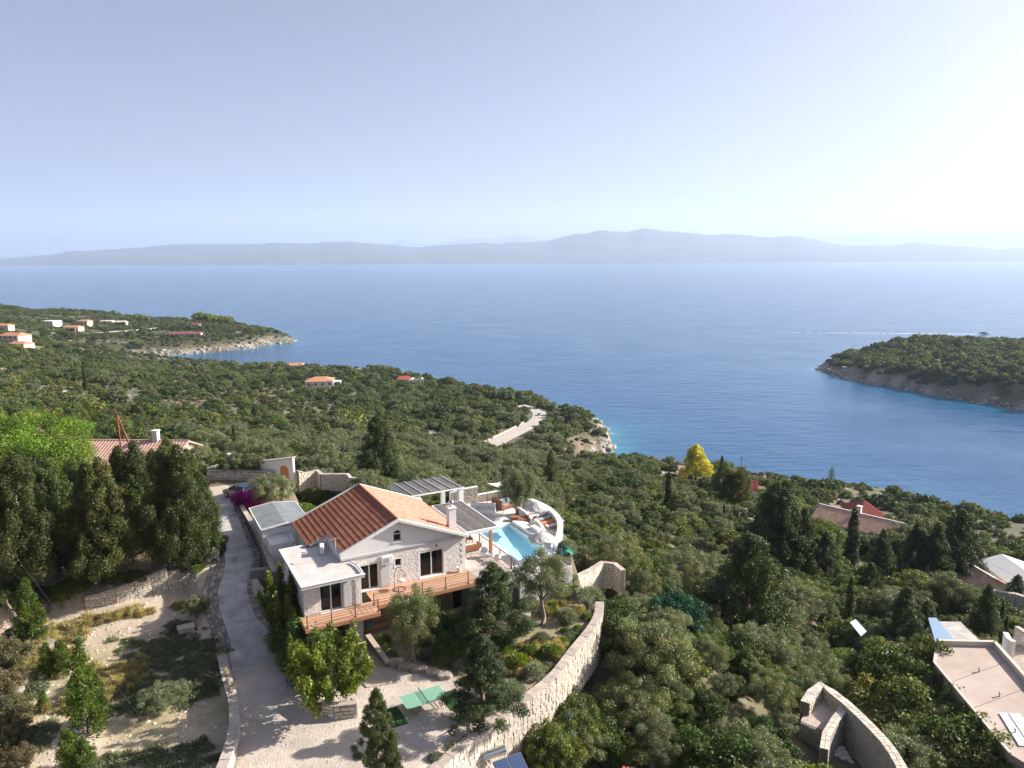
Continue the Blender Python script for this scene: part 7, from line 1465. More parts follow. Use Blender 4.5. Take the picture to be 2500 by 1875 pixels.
# weeds and dry grass: ground cover
def cover(name, kind, spots, n, lo, hi, seed, label, drive=None):
    r = np.random.default_rng(seed); P = []
    for (px, py, rx, ry) in spots:
        k = int(n * rx * ry / sum(s[2] * s[3] for s in spots)); c = drop(px, py); ex = drop(px + rx, py); ey = drop(px, py - ry); a = (ex - c).length; b = (Vector((ey.x, ey.y)) - Vector((c.x, c.y))).length; q = r.normal(size=(k, 2)) * 0.5; P.append(np.c_[c.x + q[:, 0] * a, c.y + q[:, 1] * b])
    P = np.vstack(P); z = gz(P[:, 0], P[:, 1]); me = PROTO[kind][0]; nv = len(me.vertices); co = np.empty(nv * 3, dtype=np.float32); me.vertices.foreach_get('co', co); co = co.reshape(-1, 3); col = np.empty(nv * 4, dtype=np.float32); me.color_attributes['tint'].data.foreach_get('color', col); col = col.reshape(-1, 4)[:, :3]
    sub = bpy.data.meshes.new(name); V = np.c_[P, z].astype(np.float32); sub.vertices.add(len(V)); sub.vertices.foreach_set('co', V.ravel())
    for nm, dat in (('rot', r.uniform(0, 6.28, len(V))), ('siz', r.uniform(lo, hi, len(V)))): a = sub.attributes.new(nm, 'FLOAT', 'POINT'); a.data.foreach_set('value', dat.astype(np.float32))
    o = bpy.data.objects.new(name, sub); COL.objects.link(o); tag(o, label, name.replace('_', ' '), kind='stuff')
    cc = bpy.data.collections.new(name + '_source'); so = bpy.data.objects.new(name + '_src', me); cc.objects.link(so)
    ng = bpy.data.node_groups.new(name, 'GeometryNodeTree'); ng.interface.new_socket('Geometry', in_out='INPUT', socket_type='NodeSocketGeometry'); ng.interface.new_socket('Geometry', in_out='OUTPUT', socket_type='NodeSocketGeometry'); N = ng.nodes; K = ng.links
    gi, go, mp, ip, ci = N.new('NodeGroupInput'), N.new('NodeGroupOutput'), N.new('GeometryNodeMeshToPoints'), N.new('GeometryNodeInstanceOnPoints'), N.new('GeometryNodeCollectionInfo'); ci.inputs['Collection'].default_value = cc; ci.inputs['Separate Children'].default_value = True
    def attr(nm): q = N.new('GeometryNodeInputNamedAttribute'); q.data_type = 'FLOAT'; q.inputs['Name'].default_value = nm; return q.outputs['Attribute']
    K.new(gi.outputs[0], mp.inputs[0]); K.new(mp.outputs[0], ip.inputs['Points']); K.new(ci.outputs[0], ip.inputs['Instance']); cx = N.new('ShaderNodeCombineXYZ'); K.new(attr('rot'), cx.inputs['Z']); K.new(cx.outputs[0], ip.inputs['Rotation']); K.new(attr('siz'), ip.inputs['Scale']); K.new(ip.outputs[0], go.inputs[0]); md = o.modifiers.new('grow', 'NODES'); md.node_group = ng
cover('weeds', 'weed_tuft', [(420, 1590, 110, 32), (480, 1630, 60, 30), (370, 1620, 60, 30), (480, 1690, 60, 32), (350, 1680, 50, 30), (430, 1855, 90, 26), (300, 1860, 60, 14), (440, 1540, 40, 20), (60, 1600, 50, 40), (40, 1720, 40, 50), (90, 1800, 40, 30), (330, 1720, 60, 20)], 650, .4, 1.0, 3, 'grey green weeds spreading over the pale field')
cover('dry_grass', 'grass_tuft', [(350, 1500, 45, 10), (260, 1510, 50, 12), (200, 1530, 40, 12), (440, 1490, 30, 8), (150, 1560, 60, 18), (60, 1530, 50, 20), (90, 1620, 60, 50), (300, 1655, 60, 30), (200, 1700, 50, 40), (1260, 1640, 60, 26), (1340, 1590, 50, 20), (1080, 1620, 40, 12), (1380, 1500, 60, 22), (1200, 1690, 30, 14)], 560, .5, 1.1, 5, 'tufts of dry yellow grass on the field and the garden bank')
cover('green_grass', 'weed_tuft', [(1300, 1620, 60, 22), (1370, 1580, 50, 18), (1420, 1480, 40, 16), (1100, 1615, 50, 12), (1240, 1680, 30, 22), (640, 1330, 1, 1), (1400, 1560, 20, 15)], 420, .4, .9, 6, 'green ground cover on the garden bank')
# ------------------------------------------------------------------ houses, roads, poles, boat
mat('far_white', (0.72, 0.70, 0.67), 0.85, var=0.05, scale=1); mat('far_cream', (0.60, 0.52, 0.43), 0.85, var=0.06, scale=1); mat('pink_tile', (0.56, 0.37, 0.31), 0.85, color2=(0.48, 0.30, 0.25), scale=1.2, bump=.02); mat('brown_tile', (0.46, 0.26, 0.17), 0.85, color2=(0.68, 0.47, 0.34), scale=1.3, detail=8); mat('red_tile', (0.33, 0.07, 0.05), 0.8, var=.2, scale=1.5); mat('orange_tile', (0.50, 0.25, 0.14), 0.85, var=.15, scale=1)
mat('road_surface', (0.46, 0.42, 0.385), 0.9, var=0.12, scale=0.3, detail=8); mat('window_dark', (0.03, 0.035, 0.04), 0.15)
def rib_roof(mb, A, B, C, D, step, w=.5, lift=.05):
    """ribs from the ridge A-B down to the eave D-C"""
    A, B, C, D = map(Vector, (A, B, C, D)); n = max(2, int((B - A).length / step))
    for i in range(n + 1): t = i / n; mb.beam(A.lerp(B, t) + Vector((0, 0, lift)), D.lerp(C, t) + Vector((0, 0, lift)), step * w, lift * 1.6)
def house(name, A, B, width, drp, wall_h, rm, wm_, label, ribs=0.0, hip=0.0, chim=None, windows=2, front=1, base=2.0, over=.35, cat='house'):
    """house under a ridge A-B (world points); the slope on the camera's side is the front"""
    A = Vector(A); B = Vector(B); d = B - A; Ln = d.to_2d().length; ang = math.atan2(d.y, d.x); h = width / 2
    t = empty(name, (A.x, A.y, A.z - drp - wall_h), ang, label, cat); Z = drp + wall_h
    x0, x1 = 0.0, Ln; hp = hip * h
    wb = MB().box(over, Ln - over, -h + over, h - over, -base, wall_h); o = wb.build('wall', MATS[wm_], t)
    if not hip:
        g = MB()
        for x in (over, Ln - over - .2): g.add([(x, -h + over, wall_h), (x, h - over, wall_h), (x, 0, Z - .05), (x + .2, -h + over, wall_h), (x + .2, h - over, wall_h), (x + .2, 0, Z - .05)], [(0, 1, 2), (5, 4, 3), (0, 3, 4, 1), (1, 4, 5, 2), (2, 5, 3, 0)])
        g.build('gable', MATS[wm_], t)
    r1, r2 = (x0 + hp, 0, Z), (x1 - hp, 0, Z); V = [r1, r2, (x0, -h, wall_h), (x1, -h, wall_h), (x1, h, wall_h), (x0, h, wall_h)]; V += [(a, b, c - .16) for a, b, c in V]
    F = [(2, 3, 1, 0), (4, 5, 0, 1), (8, 6, 7, 9), (10, 7, 6, 11), (2, 8, 9, 3), (4, 10, 11, 5)] + ([(5, 2, 0), (3, 4, 1), (5, 11, 8, 2), (3, 9, 10, 4), (8, 11, 6), (10, 9, 7)] if hip else [(0, 6, 8, 2), (5, 11, 6, 0), (3, 9, 7, 1), (1, 7, 10, 4)])
    ro = MB().add(V, F).build('roof', MATS[rm], t)
    if ribs:
        rb = MB()
        for s in (-1, 1):
            n = int(Ln / ribs)
            for i in range(n):
                x = x0 + (i + .5) * Ln / n; tt = 1.0
                if hip: tt = min(1, min(x - x0, x1 - x) / max(hp, .01))
                top = (x, s * h * (1 - tt), wall_h + drp * tt + .03); rb.beam(top, (x, s * h, wall_h + .03), ribs * .5, .07)
        tag(rb.build('tile_course', MATS[rm], ro), kind='stuff')
        if not hip: MB().beam((x0, 0, Z + .04), (x1, 0, Z + .04), .25, .12).build('ridge', MATS[rm if rm != 'brown_tile' else 'far_white'], ro)
        else: MB().beam(Vector(r1) + Vector((0, 0, .05)), Vector(r2) + Vector((0, 0, .05)), .2, .1).build('ridge', MATS['orange_tile'], ro)
    for i in range(windows):
        x = over + (Ln - 2 * over) * (i + .5) / windows
        f = MB().box(x - .5, x + .5, -h + over - .05, -h + over - .003, wall_h * .35, wall_h * .8).build('window', MATS['far_white'], t); MB().box(x - .4, x + .4, -h + over - .07, -h + over - .052, wall_h * .4, wall_h * .76).build('pane', MATS['window_dark'], f)
    if chim: c = MB().box(Ln * chim - .35, Ln * chim + .35, -.35, .35, Z - .6, Z + 1.3).box(Ln * chim - .45, Ln * chim + .45, -.45, .45, Z + 1.303, Z + 1.45).build('chimney', MATS['far_white'], t)
    return t
house('tiled_house', G(195, 1074, 63.6), G(462, 1076, 63.6), 11, 2.3, 3.0, 'pink_tile', 'far_cream', 'long low house with pale pink tiled roof behind the left conifer wood', ribs=.45, chim=.7)
house('tiled_house', G(2000, 1230, 39), G(2212, 1279, 39), 8.5, 2.0, 2.8, 'brown_tile', 'far_white', 'long house with mottled brown tiled roof and white ridge on the right slope', ribs=.4, chim=.48)
house('hipped_house', G(2072, 1222, 30), G(2150, 1222, 30), 10, 2.6, 3.0, 'red_tile', 'far_cream', 'house with dark red hipped roof near the right shore', hip=.75, ribs=.5)
house('tiled_house', *RIDGES['tan'], 6, 1.6, 3.0, 'brown_tile', 'far_cream', 'small house with tan ribbed roof and cream gable at the right', ribs=.45)
house('tiled_house', *RIDGES['white'], 7, 1.2, 2.8, 'far_white', 'far_white', 'white roofed house at the right edge below the tan roof', windows=3)
house('small_house', G(1813, 1174, 31), G(1850, 1176, 31), 5, 1.4, 2.6, 'red_tile', 'far_white', 'tiny white house with red roof behind the three tall pines', ribs=.5, windows=1)
t = house('small_house', G(1655, 1136, 24), G(1680, 1137, 24), 4, .9, 2.0, 'brown_tile', 'far_cream', 'low brown roof half hidden left of the yellow pine', windows=0)
def cube_house(px, py, w, dp, h, rz, m, label, flat=True, porch=0, arches=0, rm='orange_tile', extra=None, hip=.6):
    p = drop(px, py); c = Vector((p.x, p.y)); a = rz; t = empty('far_house', (p.x, p.y, p.z - .2), a, label, 'house')
    if arches:
        m_ = MB(); sp = w / arches
        for k in range(arches + 1): m_.box(-w / 2 + k * sp - .45, -w / 2 + k * sp + .45, -dp / 2 - .4, -dp / 2, 0, h)
        for k in range(arches):
            x0, x1 = -w / 2 + k * sp + .45, -w / 2 + (k + 1) * sp - .45; xm = (x0 + x1) / 2; rr = (x1 - x0) / 2
            for j in range(6):
                a0, a1 = math.pi * (1 - j / 6), math.pi * (1 - (j + 1) / 6); xa, xb = xm + rr * math.cos(a0), xm + rr * math.cos(a1); za, zb = h * .45 + rr * .8 * math.sin(a0), h * .45 + rr * .8 * math.sin(a1)
                m_.hexa([(xa, -dp / 2 - .4, za), (xb, -dp / 2 - .4, zb), (xb, -dp / 2, zb), (xa, -dp / 2, za), (xa, -dp / 2 - .4, h), (xb, -dp / 2 - .4, h), (xb, -dp / 2, h), (xa, -dp / 2, h)])
        m_.build('arcade', MATS[m], t); MB().box(-w / 2 + .2, w / 2 - .2, -dp / 2 + 2.0, dp / 2, -1, h).build('wall', MATS['window_dark' if False else m], t)
    else: MB().box(-w / 2, w / 2, -dp / 2, dp / 2, -1, h).build('wall', MATS[m], t)
    if flat: MB().box(-w / 2 - .2, w / 2 + .2, -dp / 2 - .2, dp / 2 + .2, h + .003, h + .35).build('roof', MATS[m], t)
    else:
        hp = hip * dp / 2; W, D = w / 2 + .5, dp / 2 + (.9 if arches else .5); V = [(-W + hp, 0, h + dp * .17), (W - hp, 0, h + dp * .17), (-W, -D, h), (W, -D, h), (W, D, h), (-W, D, h)]
        MB().add(V, [(2, 3, 1, 0), (4, 5, 0, 1), (5, 2, 0), (3, 4, 1), (5, 4, 3, 2)]).build('roof', MATS[rm], t)
    n = max(1, int(w / 4)) if not arches else 0
    for fl in range(2 if h > 4.5 else 1):
        for k in range(n): x = -w / 2 + w * (k + .5) / n; MB().box(x - .6, x + .6, -dp / 2 - .06, -dp / 2 - .003, .9 + fl * 2.9, 2.2 + fl * 2.9).build('window', MATS['window_dark'], t)
    if porch:
        MB().box(-w / 2, w / 2, -dp / 2 - porch, -dp / 2 - .1, 2.6, 2.85).build('porch_roof', MATS[rm if not flat else m], t)
        for k in range(4): x = -w / 2 + .3 + (w - .6) * k / 3; MB().box(x - .2, x + .2, -dp / 2 - porch, -dp / 2 - porch + .4, -1, 2.597).build('porch_column', MATS[m], t)
    return t
cube_house(128, 798, 15, 10, 6.0, -.35, 'far_white', 'white two storey flat roofed villa on the cape at the far left')
cube_house(178, 806, 18, 9, 3.4, -.1, 'far_cream', 'cream villa with terracotta roof and columned porch right of the white flat roofed villa', flat=False, porch=4)
cube_house(208, 796, 12, 9, 5.6, -.1, 'far_cream', 'taller cream wing with terracotta roof behind the columned porch', flat=False)
cube_house(262, 790, 13, 7, 3.0, .1, 'far_white', 'low white bungalow in the middle of the cape', rm='far_cream', flat=False); cube_house(295, 793, 13, 8, 3.6, .1, 'far_cream', 'low cream bungalow right of the white one on the cape', rm='far_cream', flat=False)
cube_house(455, 822, 30, 8, 3.6, .12, 'far_white', 'long low white taverna with red roof and arched arcade on the cape', flat=False, arches=6, rm='red_tile', hip=.4)
cube_house(478, 797, 9, 6, 3.0, .1, 'far_cream', 'small red roofed hut half hidden under the bright pines on the cape', flat=False, rm='red_tile')
cube_house(38, 838, 16, 10, 5.5, -.25, 'far_cream', 'cream house with orange roofs at the left edge above the cove', flat=False, rm='orange_tile'); cube_house(52, 850, 13, 8, 3.2, -.25, 'far_cream', 'lower orange roofed wing in front of the cream house at the left edge', flat=False, rm='orange_tile')
cube_house(5, 806, 16, 8, 4, 0, 'far_cream', 'pale house cut by the left edge on the skyline', flat=False)
cube_house(722, 900, 13, 9, 3.2, .1, 'far_cream', 'cream seaside bungalow with pale hipped roof behind a dark tree', flat=False, rm='orange_tile'); cube_house(775, 908, 11, 8, 3.0, .2, 'far_cream', 'cream bungalow with tan stepped roof by the sea', flat=False, rm='far_cream')
cube_house(782, 940, 16, 12, 3.2, .15, 'far_white', 'white house with large terracotta hipped roof and dark left slope', flat=False, rm='orange_tile', hip=.95); cube_house(820, 942, 6, 5, 2.8, .15, 'far_white', 'white flat canopy joined to the terracotta roofed house')
cube_house(985, 934, 9, 8, 3.2, .3, 'far_white', 'small red roofed house hidden in the scrub by the sea', flat=False, rm='red_tile'); cube_house(1012, 936, 11, 8, 3.0, .3, 'far_white', 'low white flat roofed house beside the small red roof by the sea')
_fh = []
for i, (px, py, hp) in enumerate([(488, 806, 32), (505, 806, 30), (520, 806, 28), (540, 806, 26), (556, 806, 25), (340, 796, 22), (355, 798, 20), (190, 780, 14), (320, 796, 16), (590, 812, 14), (615, 815, 12), (642, 818, 12)]): _fh.append(pl_px('flat_pine', px, py, hp * 1.35, ['bright yellow green umbrella pine at the tip of the cape', 'umbrella pine standing among the bungalows on the cape'][0 if px > 450 else 1], group='umbrella pines on the cape', name='umbrella_pine', width=.8))
for i, (px, py, hp) in enumerate([(2084, 866, 14), (2368, 830, 10), (700, 905, 16), (748, 903, 16), (1165, 985, 12)]): _fh.append(pl_px('maquis_0', px, py, hp, 'single dark tree standing out on the skyline', 'tree', name='lone_tree', group='lone skyline trees', width=.8))
for i, (px, py, hp) in enumerate([(1985, 1345, 75), (2015, 1340, 50), (2045, 1345, 48), (2100, 1350, 45), (2130, 1355, 52), (2160, 1360, 50), (2190, 1362, 60), (2215, 1345, 70), (2235, 1335, 75)]): _fh.append(pl_px(['maquis_0', 'olive_1', 'maquis_2'][i % 3], px, py, hp, 'tree before the long brown tiled house', 'tree', name='hillside_tree', group='trees before the brown tiled house', width=1.2))
for i, (a, b) in enumerate([(.8, 3.0), (.2, 3.2), (-.8, 2.6), (-1.9, 3.0), (-2.9, 2.4), (2.2, 2.6), (4.2, 2.2)]): q = L(a + 1.3, np.interp(a, [-4, -1, 1, 4.5], [-14.3, -13.2, -12.3, -10.0]) - 1.5); _fh.append(plant(['maquis_light', 'maquis_1', 'olive_1'][i % 3], (q.x, q.y, gz1(q.x, q.y) - .1), b, 'bush at the outer foot of the long retaining wall', 'bush', name='wall_foot_bush', group='bushes at the foot of the retaining wall', width=.9))
order_labels(_fh)
# roads
def road_sheet(name, path, w, lift, m, n=60):
    P = [Vector(p) for p in path]; d = np.r_[0, np.cumsum([(P[i + 1] - P[i]).length for i in range(len(P) - 1)])]; T = np.linspace(0, d[-1], n); Q = np.stack([np.interp(T, d, [p[k] for p in P]) for k in range(3)], 1)
    for _ in range(3): Q[1:-1] = Q[:-2] * .25 + Q[1:-1] * .5 + Q[2:] * .25
    V = []; F = []
    for i in range(n):
        t = Q[min(i + 1, n - 1)] - Q[max(i - 1, 0)]; t = Vector((t[0], t[1])).normalized(); nn = Vector((-t.y, t.x)) * w / 2
        for s, z in ((-1, -.6), (-1, lift), (0, lift + .03), (1, lift), (1, -.6)): V.append((Q[i][0] + nn.x * s, Q[i][1] + nn.y * s, Q[i][2] + z))
    for i in range(n - 1):
        for k in range(4): a = i * 5 + k; F.append((a, a + 1, a + 6, a + 5))
    return tag(mesh_np(name, V, F, MATS[m]), kind='structure'), Q
_, RQ = road_sheet('coast_road', ROAD, 7.0, .12, 'road_surface')
road_sheet('cape_road', WHITEROAD, 4.5, .5, 'far_cream'); road_sheet('cove_road', BACKROAD, 9, .3, 'far_white', 12)
rp = []
for i in range(2, 40, 2):
    t = Vector((RQ[i + 1][0] - RQ[i - 1][0], RQ[i + 1][1] - RQ[i - 1][1])).normalized(); rp.append((RQ[i][0] - t.y * 4.4, RQ[i][1] + t.x * 4.4, RQ[i][2] - 1.2, RQ[i][2] + .65))
wall('roadside_wall', rp, .45, 'low pale stone wall along the inner side of the coast road', 0, 'r', w=1.1, h=.5, cap=.08, proud=.1)
# rocks along the shores and in the scrub (too many to count)
def gn_mass(name, P, siz, meshes, label, cat, squash=1.0):
    r = np.random.default_rng(9); me = bpy.data.meshes.new(name); P = P.astype(np.float32); me.vertices.add(len(P)); me.vertices.foreach_set('co', P.ravel())
    for nm, dat in (('rot', r.uniform(0, 6.28, len(P))), ('siz', siz)): a = me.attributes.new(nm, 'FLOAT', 'POINT'); a.data.foreach_set('value', dat.astype(np.float32))
    o = bpy.data.objects.new(name, me); COL.objects.link(o); tag(o, label, cat, kind='stuff'); cc = bpy.data.collections.new(name + '_source')
    for i, m in enumerate(meshes): cc.objects.link(bpy.data.objects.new('%s_src_%d' % (name, i), m))
    ng = bpy.data.node_groups.new(name, 'GeometryNodeTree'); ng.interface.new_socket('Geometry', in_out='INPUT', socket_type='NodeSocketGeometry'); ng.interface.new_socket('Geometry', in_out='OUTPUT', socket_type='NodeSocketGeometry'); N = ng.nodes; K = ng.links
    gi, go, mp, ip, ci = N.new('NodeGroupInput'), N.new('NodeGroupOutput'), N.new('GeometryNodeMeshToPoints'), N.new('GeometryNodeInstanceOnPoints'), N.new('GeometryNodeCollectionInfo'); ci.inputs['Collection'].default_value = cc; ci.inputs['Separate Children'].default_value = True; ip.inputs['Pick Instance'].default_value = True
    def attr(nm): q = N.new('GeometryNodeInputNamedAttribute'); q.data_type = 'FLOAT'; q.inputs['Name'].default_value = nm; return q.outputs['Attribute']
    K.new(gi.outputs[0], mp.inputs[0]); K.new(mp.outputs[0], ip.inputs['Points']); K.new(ci.outputs[0], ip.inputs['Instance']); cx = N.new('ShaderNodeCombineXYZ'); K.new(attr('rot'), cx.inputs['Z']); cx.inputs['X'].default_value = .12; K.new(cx.outputs[0], ip.inputs['Rotation']); K.new(attr('siz'), ip.inputs['Scale']); K.new(ip.outputs[0], go.inputs[0]); md = o.modifiers.new('spread', 'NODES'); md.node_group = ng; return o
mat('shore_rock', (0.43, 0.40, 0.36), 0.95, color2=(0.24, 0.215, 0.185), scale=1.3, bump=0.15, bscale=2.5, rnd=.2)
rocks = []
for i in range(4):
    o = boulder('rock', (0, 0, 0), 1, .8, .55, 0, 'x', m='shore_rock'); rocks.append(o.data); bpy.data.objects.remove(o)
r = np.random.default_rng(12); P = []
for c in COASTS:
    c = [Vector(p) for p in c]
    for a, b in zip(c, c[1:] + c[:1]):
        if min(a.y, b.y) < 150 or a.x < -420 or a.x > 700: continue
        k = int((b - a).length * 1.5); t = r.random(k); n_ = Vector(((b - a).y, -(b - a).x)).normalized(); off = r.normal(size=k) * 3.4
        for tt, oo in zip(t, off): P.append((a.x + (b.x - a.x) * tt + n_.x * oo, a.y + (b.y - a.y) * tt + n_.y * oo))
P = np.array(P); z = gz(P[:, 0], P[:, 1]); k = z > -1.2; P, z = P[k], z[k]; siz = 0.4 + 1.7 * r.random(len(P)) ** 2.5
gn_mass('shore_rocks', np.c_[P, z + .1], siz, rocks, 'broken pale limestone rocks along the shores', 'rocks')
q = r.uniform([-260, 70], [260, 480], (9000, 2)); k = (fbm(q[:, 0] / 28, q[:, 1] / 28, 4, 95) < 0.47) & (gsd(q[:, 0], q[:, 1]) > 6) & ~in_poly(q[:, 0], q[:, 1], SITE); q = q[k]; gn_mass('hillside_rocks', np.c_[q, gz(q[:, 0], q[:, 1])], 0.2 + 1.0 * r.random(len(q)) ** 3, rocks, 'scattered limestone rocks between the bushes of the hillside', 'rocks')
# poles and wires
mat('pole_wood', (0.13, 0.07, 0.045), 0.9, var=.2, scale=4); mat('red_pole', (0.26, 0.075, 0.05), 0.85, var=.2, scale=3); mat('wire', (0.10, 0.10, 0.11), 0.5)
def pole(px, py_b, py_t, label, d=None, arm=1.2, m='pole_wood', r0=.13):
    p = drop(px, py_b); top = GD(px, py_t, p.y); t = empty('utility_pole', p, .4, label, 'utility pole', 'utility poles'); H = top.z - p.z; MB().tube([(0, 0, -.5), (0, 0, H)], [r0, r0 * .7], 8).build('shaft', MATS[m], t)
    if arm: MB().beam((-arm / 2, 0, H - .3), (arm / 2, 0, H - .3), .09).beam((-arm / 3, .1, H - .8), (arm / 3, .1, H - .8), .07).build('crossarm', MATS[m], t)
    return top
def wire(a, b, sag, label, r_=.012):
    a = Vector(a); b = Vector(b); pts = [a.lerp(b, t) - Vector((0, 0, sag * 4 * t * (1 - t))) for t in [i / 14 for i in range(15)]]; tag(MB().tube(pts, r_, 4).build('wire', MATS['wire']), label, 'wire')
_f1 = GD(298, 1112, 90); _f2 = GD(322, 1100, 91); _tp = GD(284, 1008, 90); t = empty('timber_pylon', (_f1.x, _f1.y, _f1.z), 0, 'rust red double timber power pole in front of the pale pink roof', 'utility pole'); g1 = gz1(_f1.x, _f1.y)
for f_ in (_f1, _f2): dd = (f_ - _tp); e = _tp + dd * ((_tp.z - g1) / max(.1, _tp.z - f_.z)); hang(MB().tube([_tp, e], [.10, .14], 8).build('leg', MATS['red_pole']), t)
hang(MB().beam(_tp + Vector((-.7, 0, -.1)), _tp + Vector((.5, 0, -.1)), .1).build('crossarm', MATS['red_pole']), t)
wire(_tp, GD(140, 1066, 80), 1.2, 'cable sagging left from the rust red double pole', .014); wire(_tp, GD(560, 1150, 85), 1.0, 'cable running right from the rust red double pole over the wood', .02)
tops = [pole(1808, 1165, 1115, 'dark utility pole with crossarms against the sea'), pole(1995, 1240, 1185, 'utility pole left of the dark red hipped roof'), pole(2236, 1275, 1232, 'utility pole with a cable right of the dark red hipped roof', arm=0), pole(2342, 1375, 1310, 'wooden utility pole before the tan roofed house', arm=.6), pole(1585, 1155, 1125, 'thin pale pole by the turquoise bay', arm=0, r0=.08), pole(250, 985, 935, 'thin pole on the left hillside', arm=0, r0=.1), pole(180, 925, 885, 'thin pole on the hillside above the cove', arm=0, r0=.1), pole(195, 850, 820, 'red brown pole beside the far cape road', arm=0, r0=.2), pole(276, 872, 845, 'pole beside the cove road', arm=0, r0=.15), pole(671, 892, 868, 'pole by the cove at the sea', arm=0, r0=.15), pole(1275, 1108, 1075, 'metal pole below the coast road', arm=.8, r0=.08)]
wire(tops[0], tops[1], 1.5, 'cable between the two utility poles on the right slope', .025); wire(tops[1], GD(2150, 1240, tops[1].y * .93), 1, 'cable running down from the utility pole over the brown tiled roof', .025); wire(tops[2], GD(2175, 1240, tops[2].y), .4, 'cable from the dark red hipped roof to its pole', .025); wire(tops[3], GD(2470, 1400, tops[3].y * .8), .8, 'cable running down right from the wooden pole', .02)
for a, b, lab in [((-20, 1275, 42), (385, 1800, 30), 'upper thin cable crossing the left wood and the field'), ((-20, 1345, 42), (200, 1540, 36), 'lower thin cable crossing the left wood')]: wire(GD(*a), GD(*b), .3, lab, .007)
# lattice mast in front
p = Vector((G(1391, 1790, 57).x, G(1391, 1790, 57).y, 0)); zt = GD(1387, 1731, p.y).z; zb = gz1(p.x, p.y); t = empty('aerial_mast', (p.x, p.y, zb), 0.3, 'thin steel aerial mast with a finned antenna among the bushes', 'antenna'); MB().tube([(0, 0, -.3), (0, 0, zt - zb)], .028, 6).build('mast', MATS['steel'], t)
m = MB()
for k in range(7): m.beam((-.38 + .03 * k, 0, zt - zb - .75 + k * .09), (.38 - .03 * k, 0, zt - zb - .75 + k * .09), .018).beam((0, -.38 + .03 * k, zt - zb - .75 + k * .09), (0, .38 - .03 * k, zt - zb - .75 + k * .09), .018)
m.build('antenna_element', MATS['steel'], t)
# solar water heater on the flat roof below
ZR = DK - 5.9; tag(MB().prism([tuple(G(a, b, ZR).to_2d()) for a, b in [(1180, 1880), (1330, 1905), (1300, 2300), (1020, 2300), (1090, 2000)]], ZR - 2.5, ZR).build('roof_terrace', MATS['roof_screed']), 'pale flat roof below the long retaining wall carrying the solar heater', 'house')
c = G(1206, 1838, DK - 4.55); t = empty('solar_heater', (c.x, c.y, ZR), math.radians(28), 'solar water heater with steel tank and two glazed panels at the bottom edge', 'solar heater'); zz = DK - 4.55 - ZR
MB().tube([(-.72, 0, zz), (.72, 0, zz)], .27, 20).build('tank', MATS['steel'], t, smooth=False); MB().tube([(-.76, 0, zz), (-.721, 0, zz)], .25, 20).build('tank_cap', MATS['grey_trim'], t)
mat('solar_glass', (0.05, 0.08, 0.16), 0.06, spec=.8)
for s in (0, 1):
    x0 = -.35 + s * .98; pn = MB().hexa([(x0, -.5, zz - .25), (x0 + .95, -.5, zz - .25), (x0 + .95, -2.2, zz - 1.15), (x0, -2.2, zz - 1.15), (x0, -.47, zz - .18), (x0 + .95, -.47, zz - .18), (x0 + .95, -2.17, zz - 1.08), (x0, -2.17, zz - 1.08)]).build('collector', MATS['steel'], t); MB().hexa([(x0 + .04, -.53, zz - .19), (x0 + .91, -.53, zz - .19), (x0 + .91, -2.12, zz - 1.04), (x0 + .04, -2.12, zz - 1.04), (x0 + .04, -.53, zz - .17), (x0 + .91, -.53, zz - .17), (x0 + .91, -2.12, zz - 1.02), (x0 + .04, -2.12, zz - 1.02)]).build('glazing', MATS['solar_glass'], pn)
for x in (-.55, .55): MB().beam((x, 0, zz - .2), (x, .3, 0), .04).beam((x, 0, zz - .2), (x, -1.9, 0.02), .04).build('strut', MATS['white_plastic'], t)
# deep red tiled roof at the bottom edge
A_, B_ = G(1502, 1912, DK - 5.6), G(1645, 1938, DK - 5.6); house('red_roofed_house', A_, B_, 7.5, 1.7, 2.8, 'red_tile', 'far_cream', 'dark red tiled roof peeking in at the bottom edge', ribs=.26, windows=0)
# flat roofed neighbour at lower right
ZF = DK - 9.0; FR = [tuple(G(a, b, ZF).to_2d()) for a, b in [(2287, 1575), (2427, 1578), (2640, 1820), (2610, 1930), (2466, 1842), (2281, 1620)]]
fh = empty('flat_roofed_house', (*FR[0], ZF - 3.2), 0, 'large house with pinkish screed flat roof at the lower right edge', 'house'); hang(MB().prism(FR, ZF - 3.6, ZF - .02).build('wall', MATS['dark_stone']), fh); mat('pink_screed', (0.52, 0.43, 0.37), 0.9, color2=(0.38, 0.30, 0.25), scale=.30, bump=.004, bscale=12, detail=9); hang(MB().prism(FR, ZF - .017, ZF + .05).build('flat_roof', MATS['pink_screed']), fh)
_ht = []
_e = [(FR[0], FR[5], 4), (FR[5], FR[4], 16)]; _k = 0; _rr = random.Random(44)
for a, b, n_ in _e:
    a = Vector(a); b = Vector(b); dd = (b - a).normalized(); nn = Vector((dd.y, -dd.x)) if (Vector((dd.y, -dd.x))).x < 0 else Vector((-dd.y, dd.x))
    for i in range(n_):
        for off in (0.7, 2.4):
            q = a.lerp(b, (i + _rr.random() * .6) / n_) + nn * (off + _rr.uniform(-.3, .5)); g = gz1(q.x, q.y); hh = (ZF - g) * (_rr.uniform(.90, 1.04) if off < 2 else _rr.uniform(.7, .95)); _k += 1
            kd = ['olive_0', 'maquis_1', 'maquis_light', 'olive_2', 'maquis_0'][_k % 5]; _ht.append(plant(kd, (q.x, q.y, g - .2), hh, ['tree against the flat roofed house side wall', 'bushy tree below the flat roof edge'][off > 2], 'tree', name='hillside_tree', group='trees along the flat roofed house', width=(4.0 / hh) * (1.5 if 'maq' in kd else 1.0) if hh > 2.5 else 1.0))
order_labels(_ht)
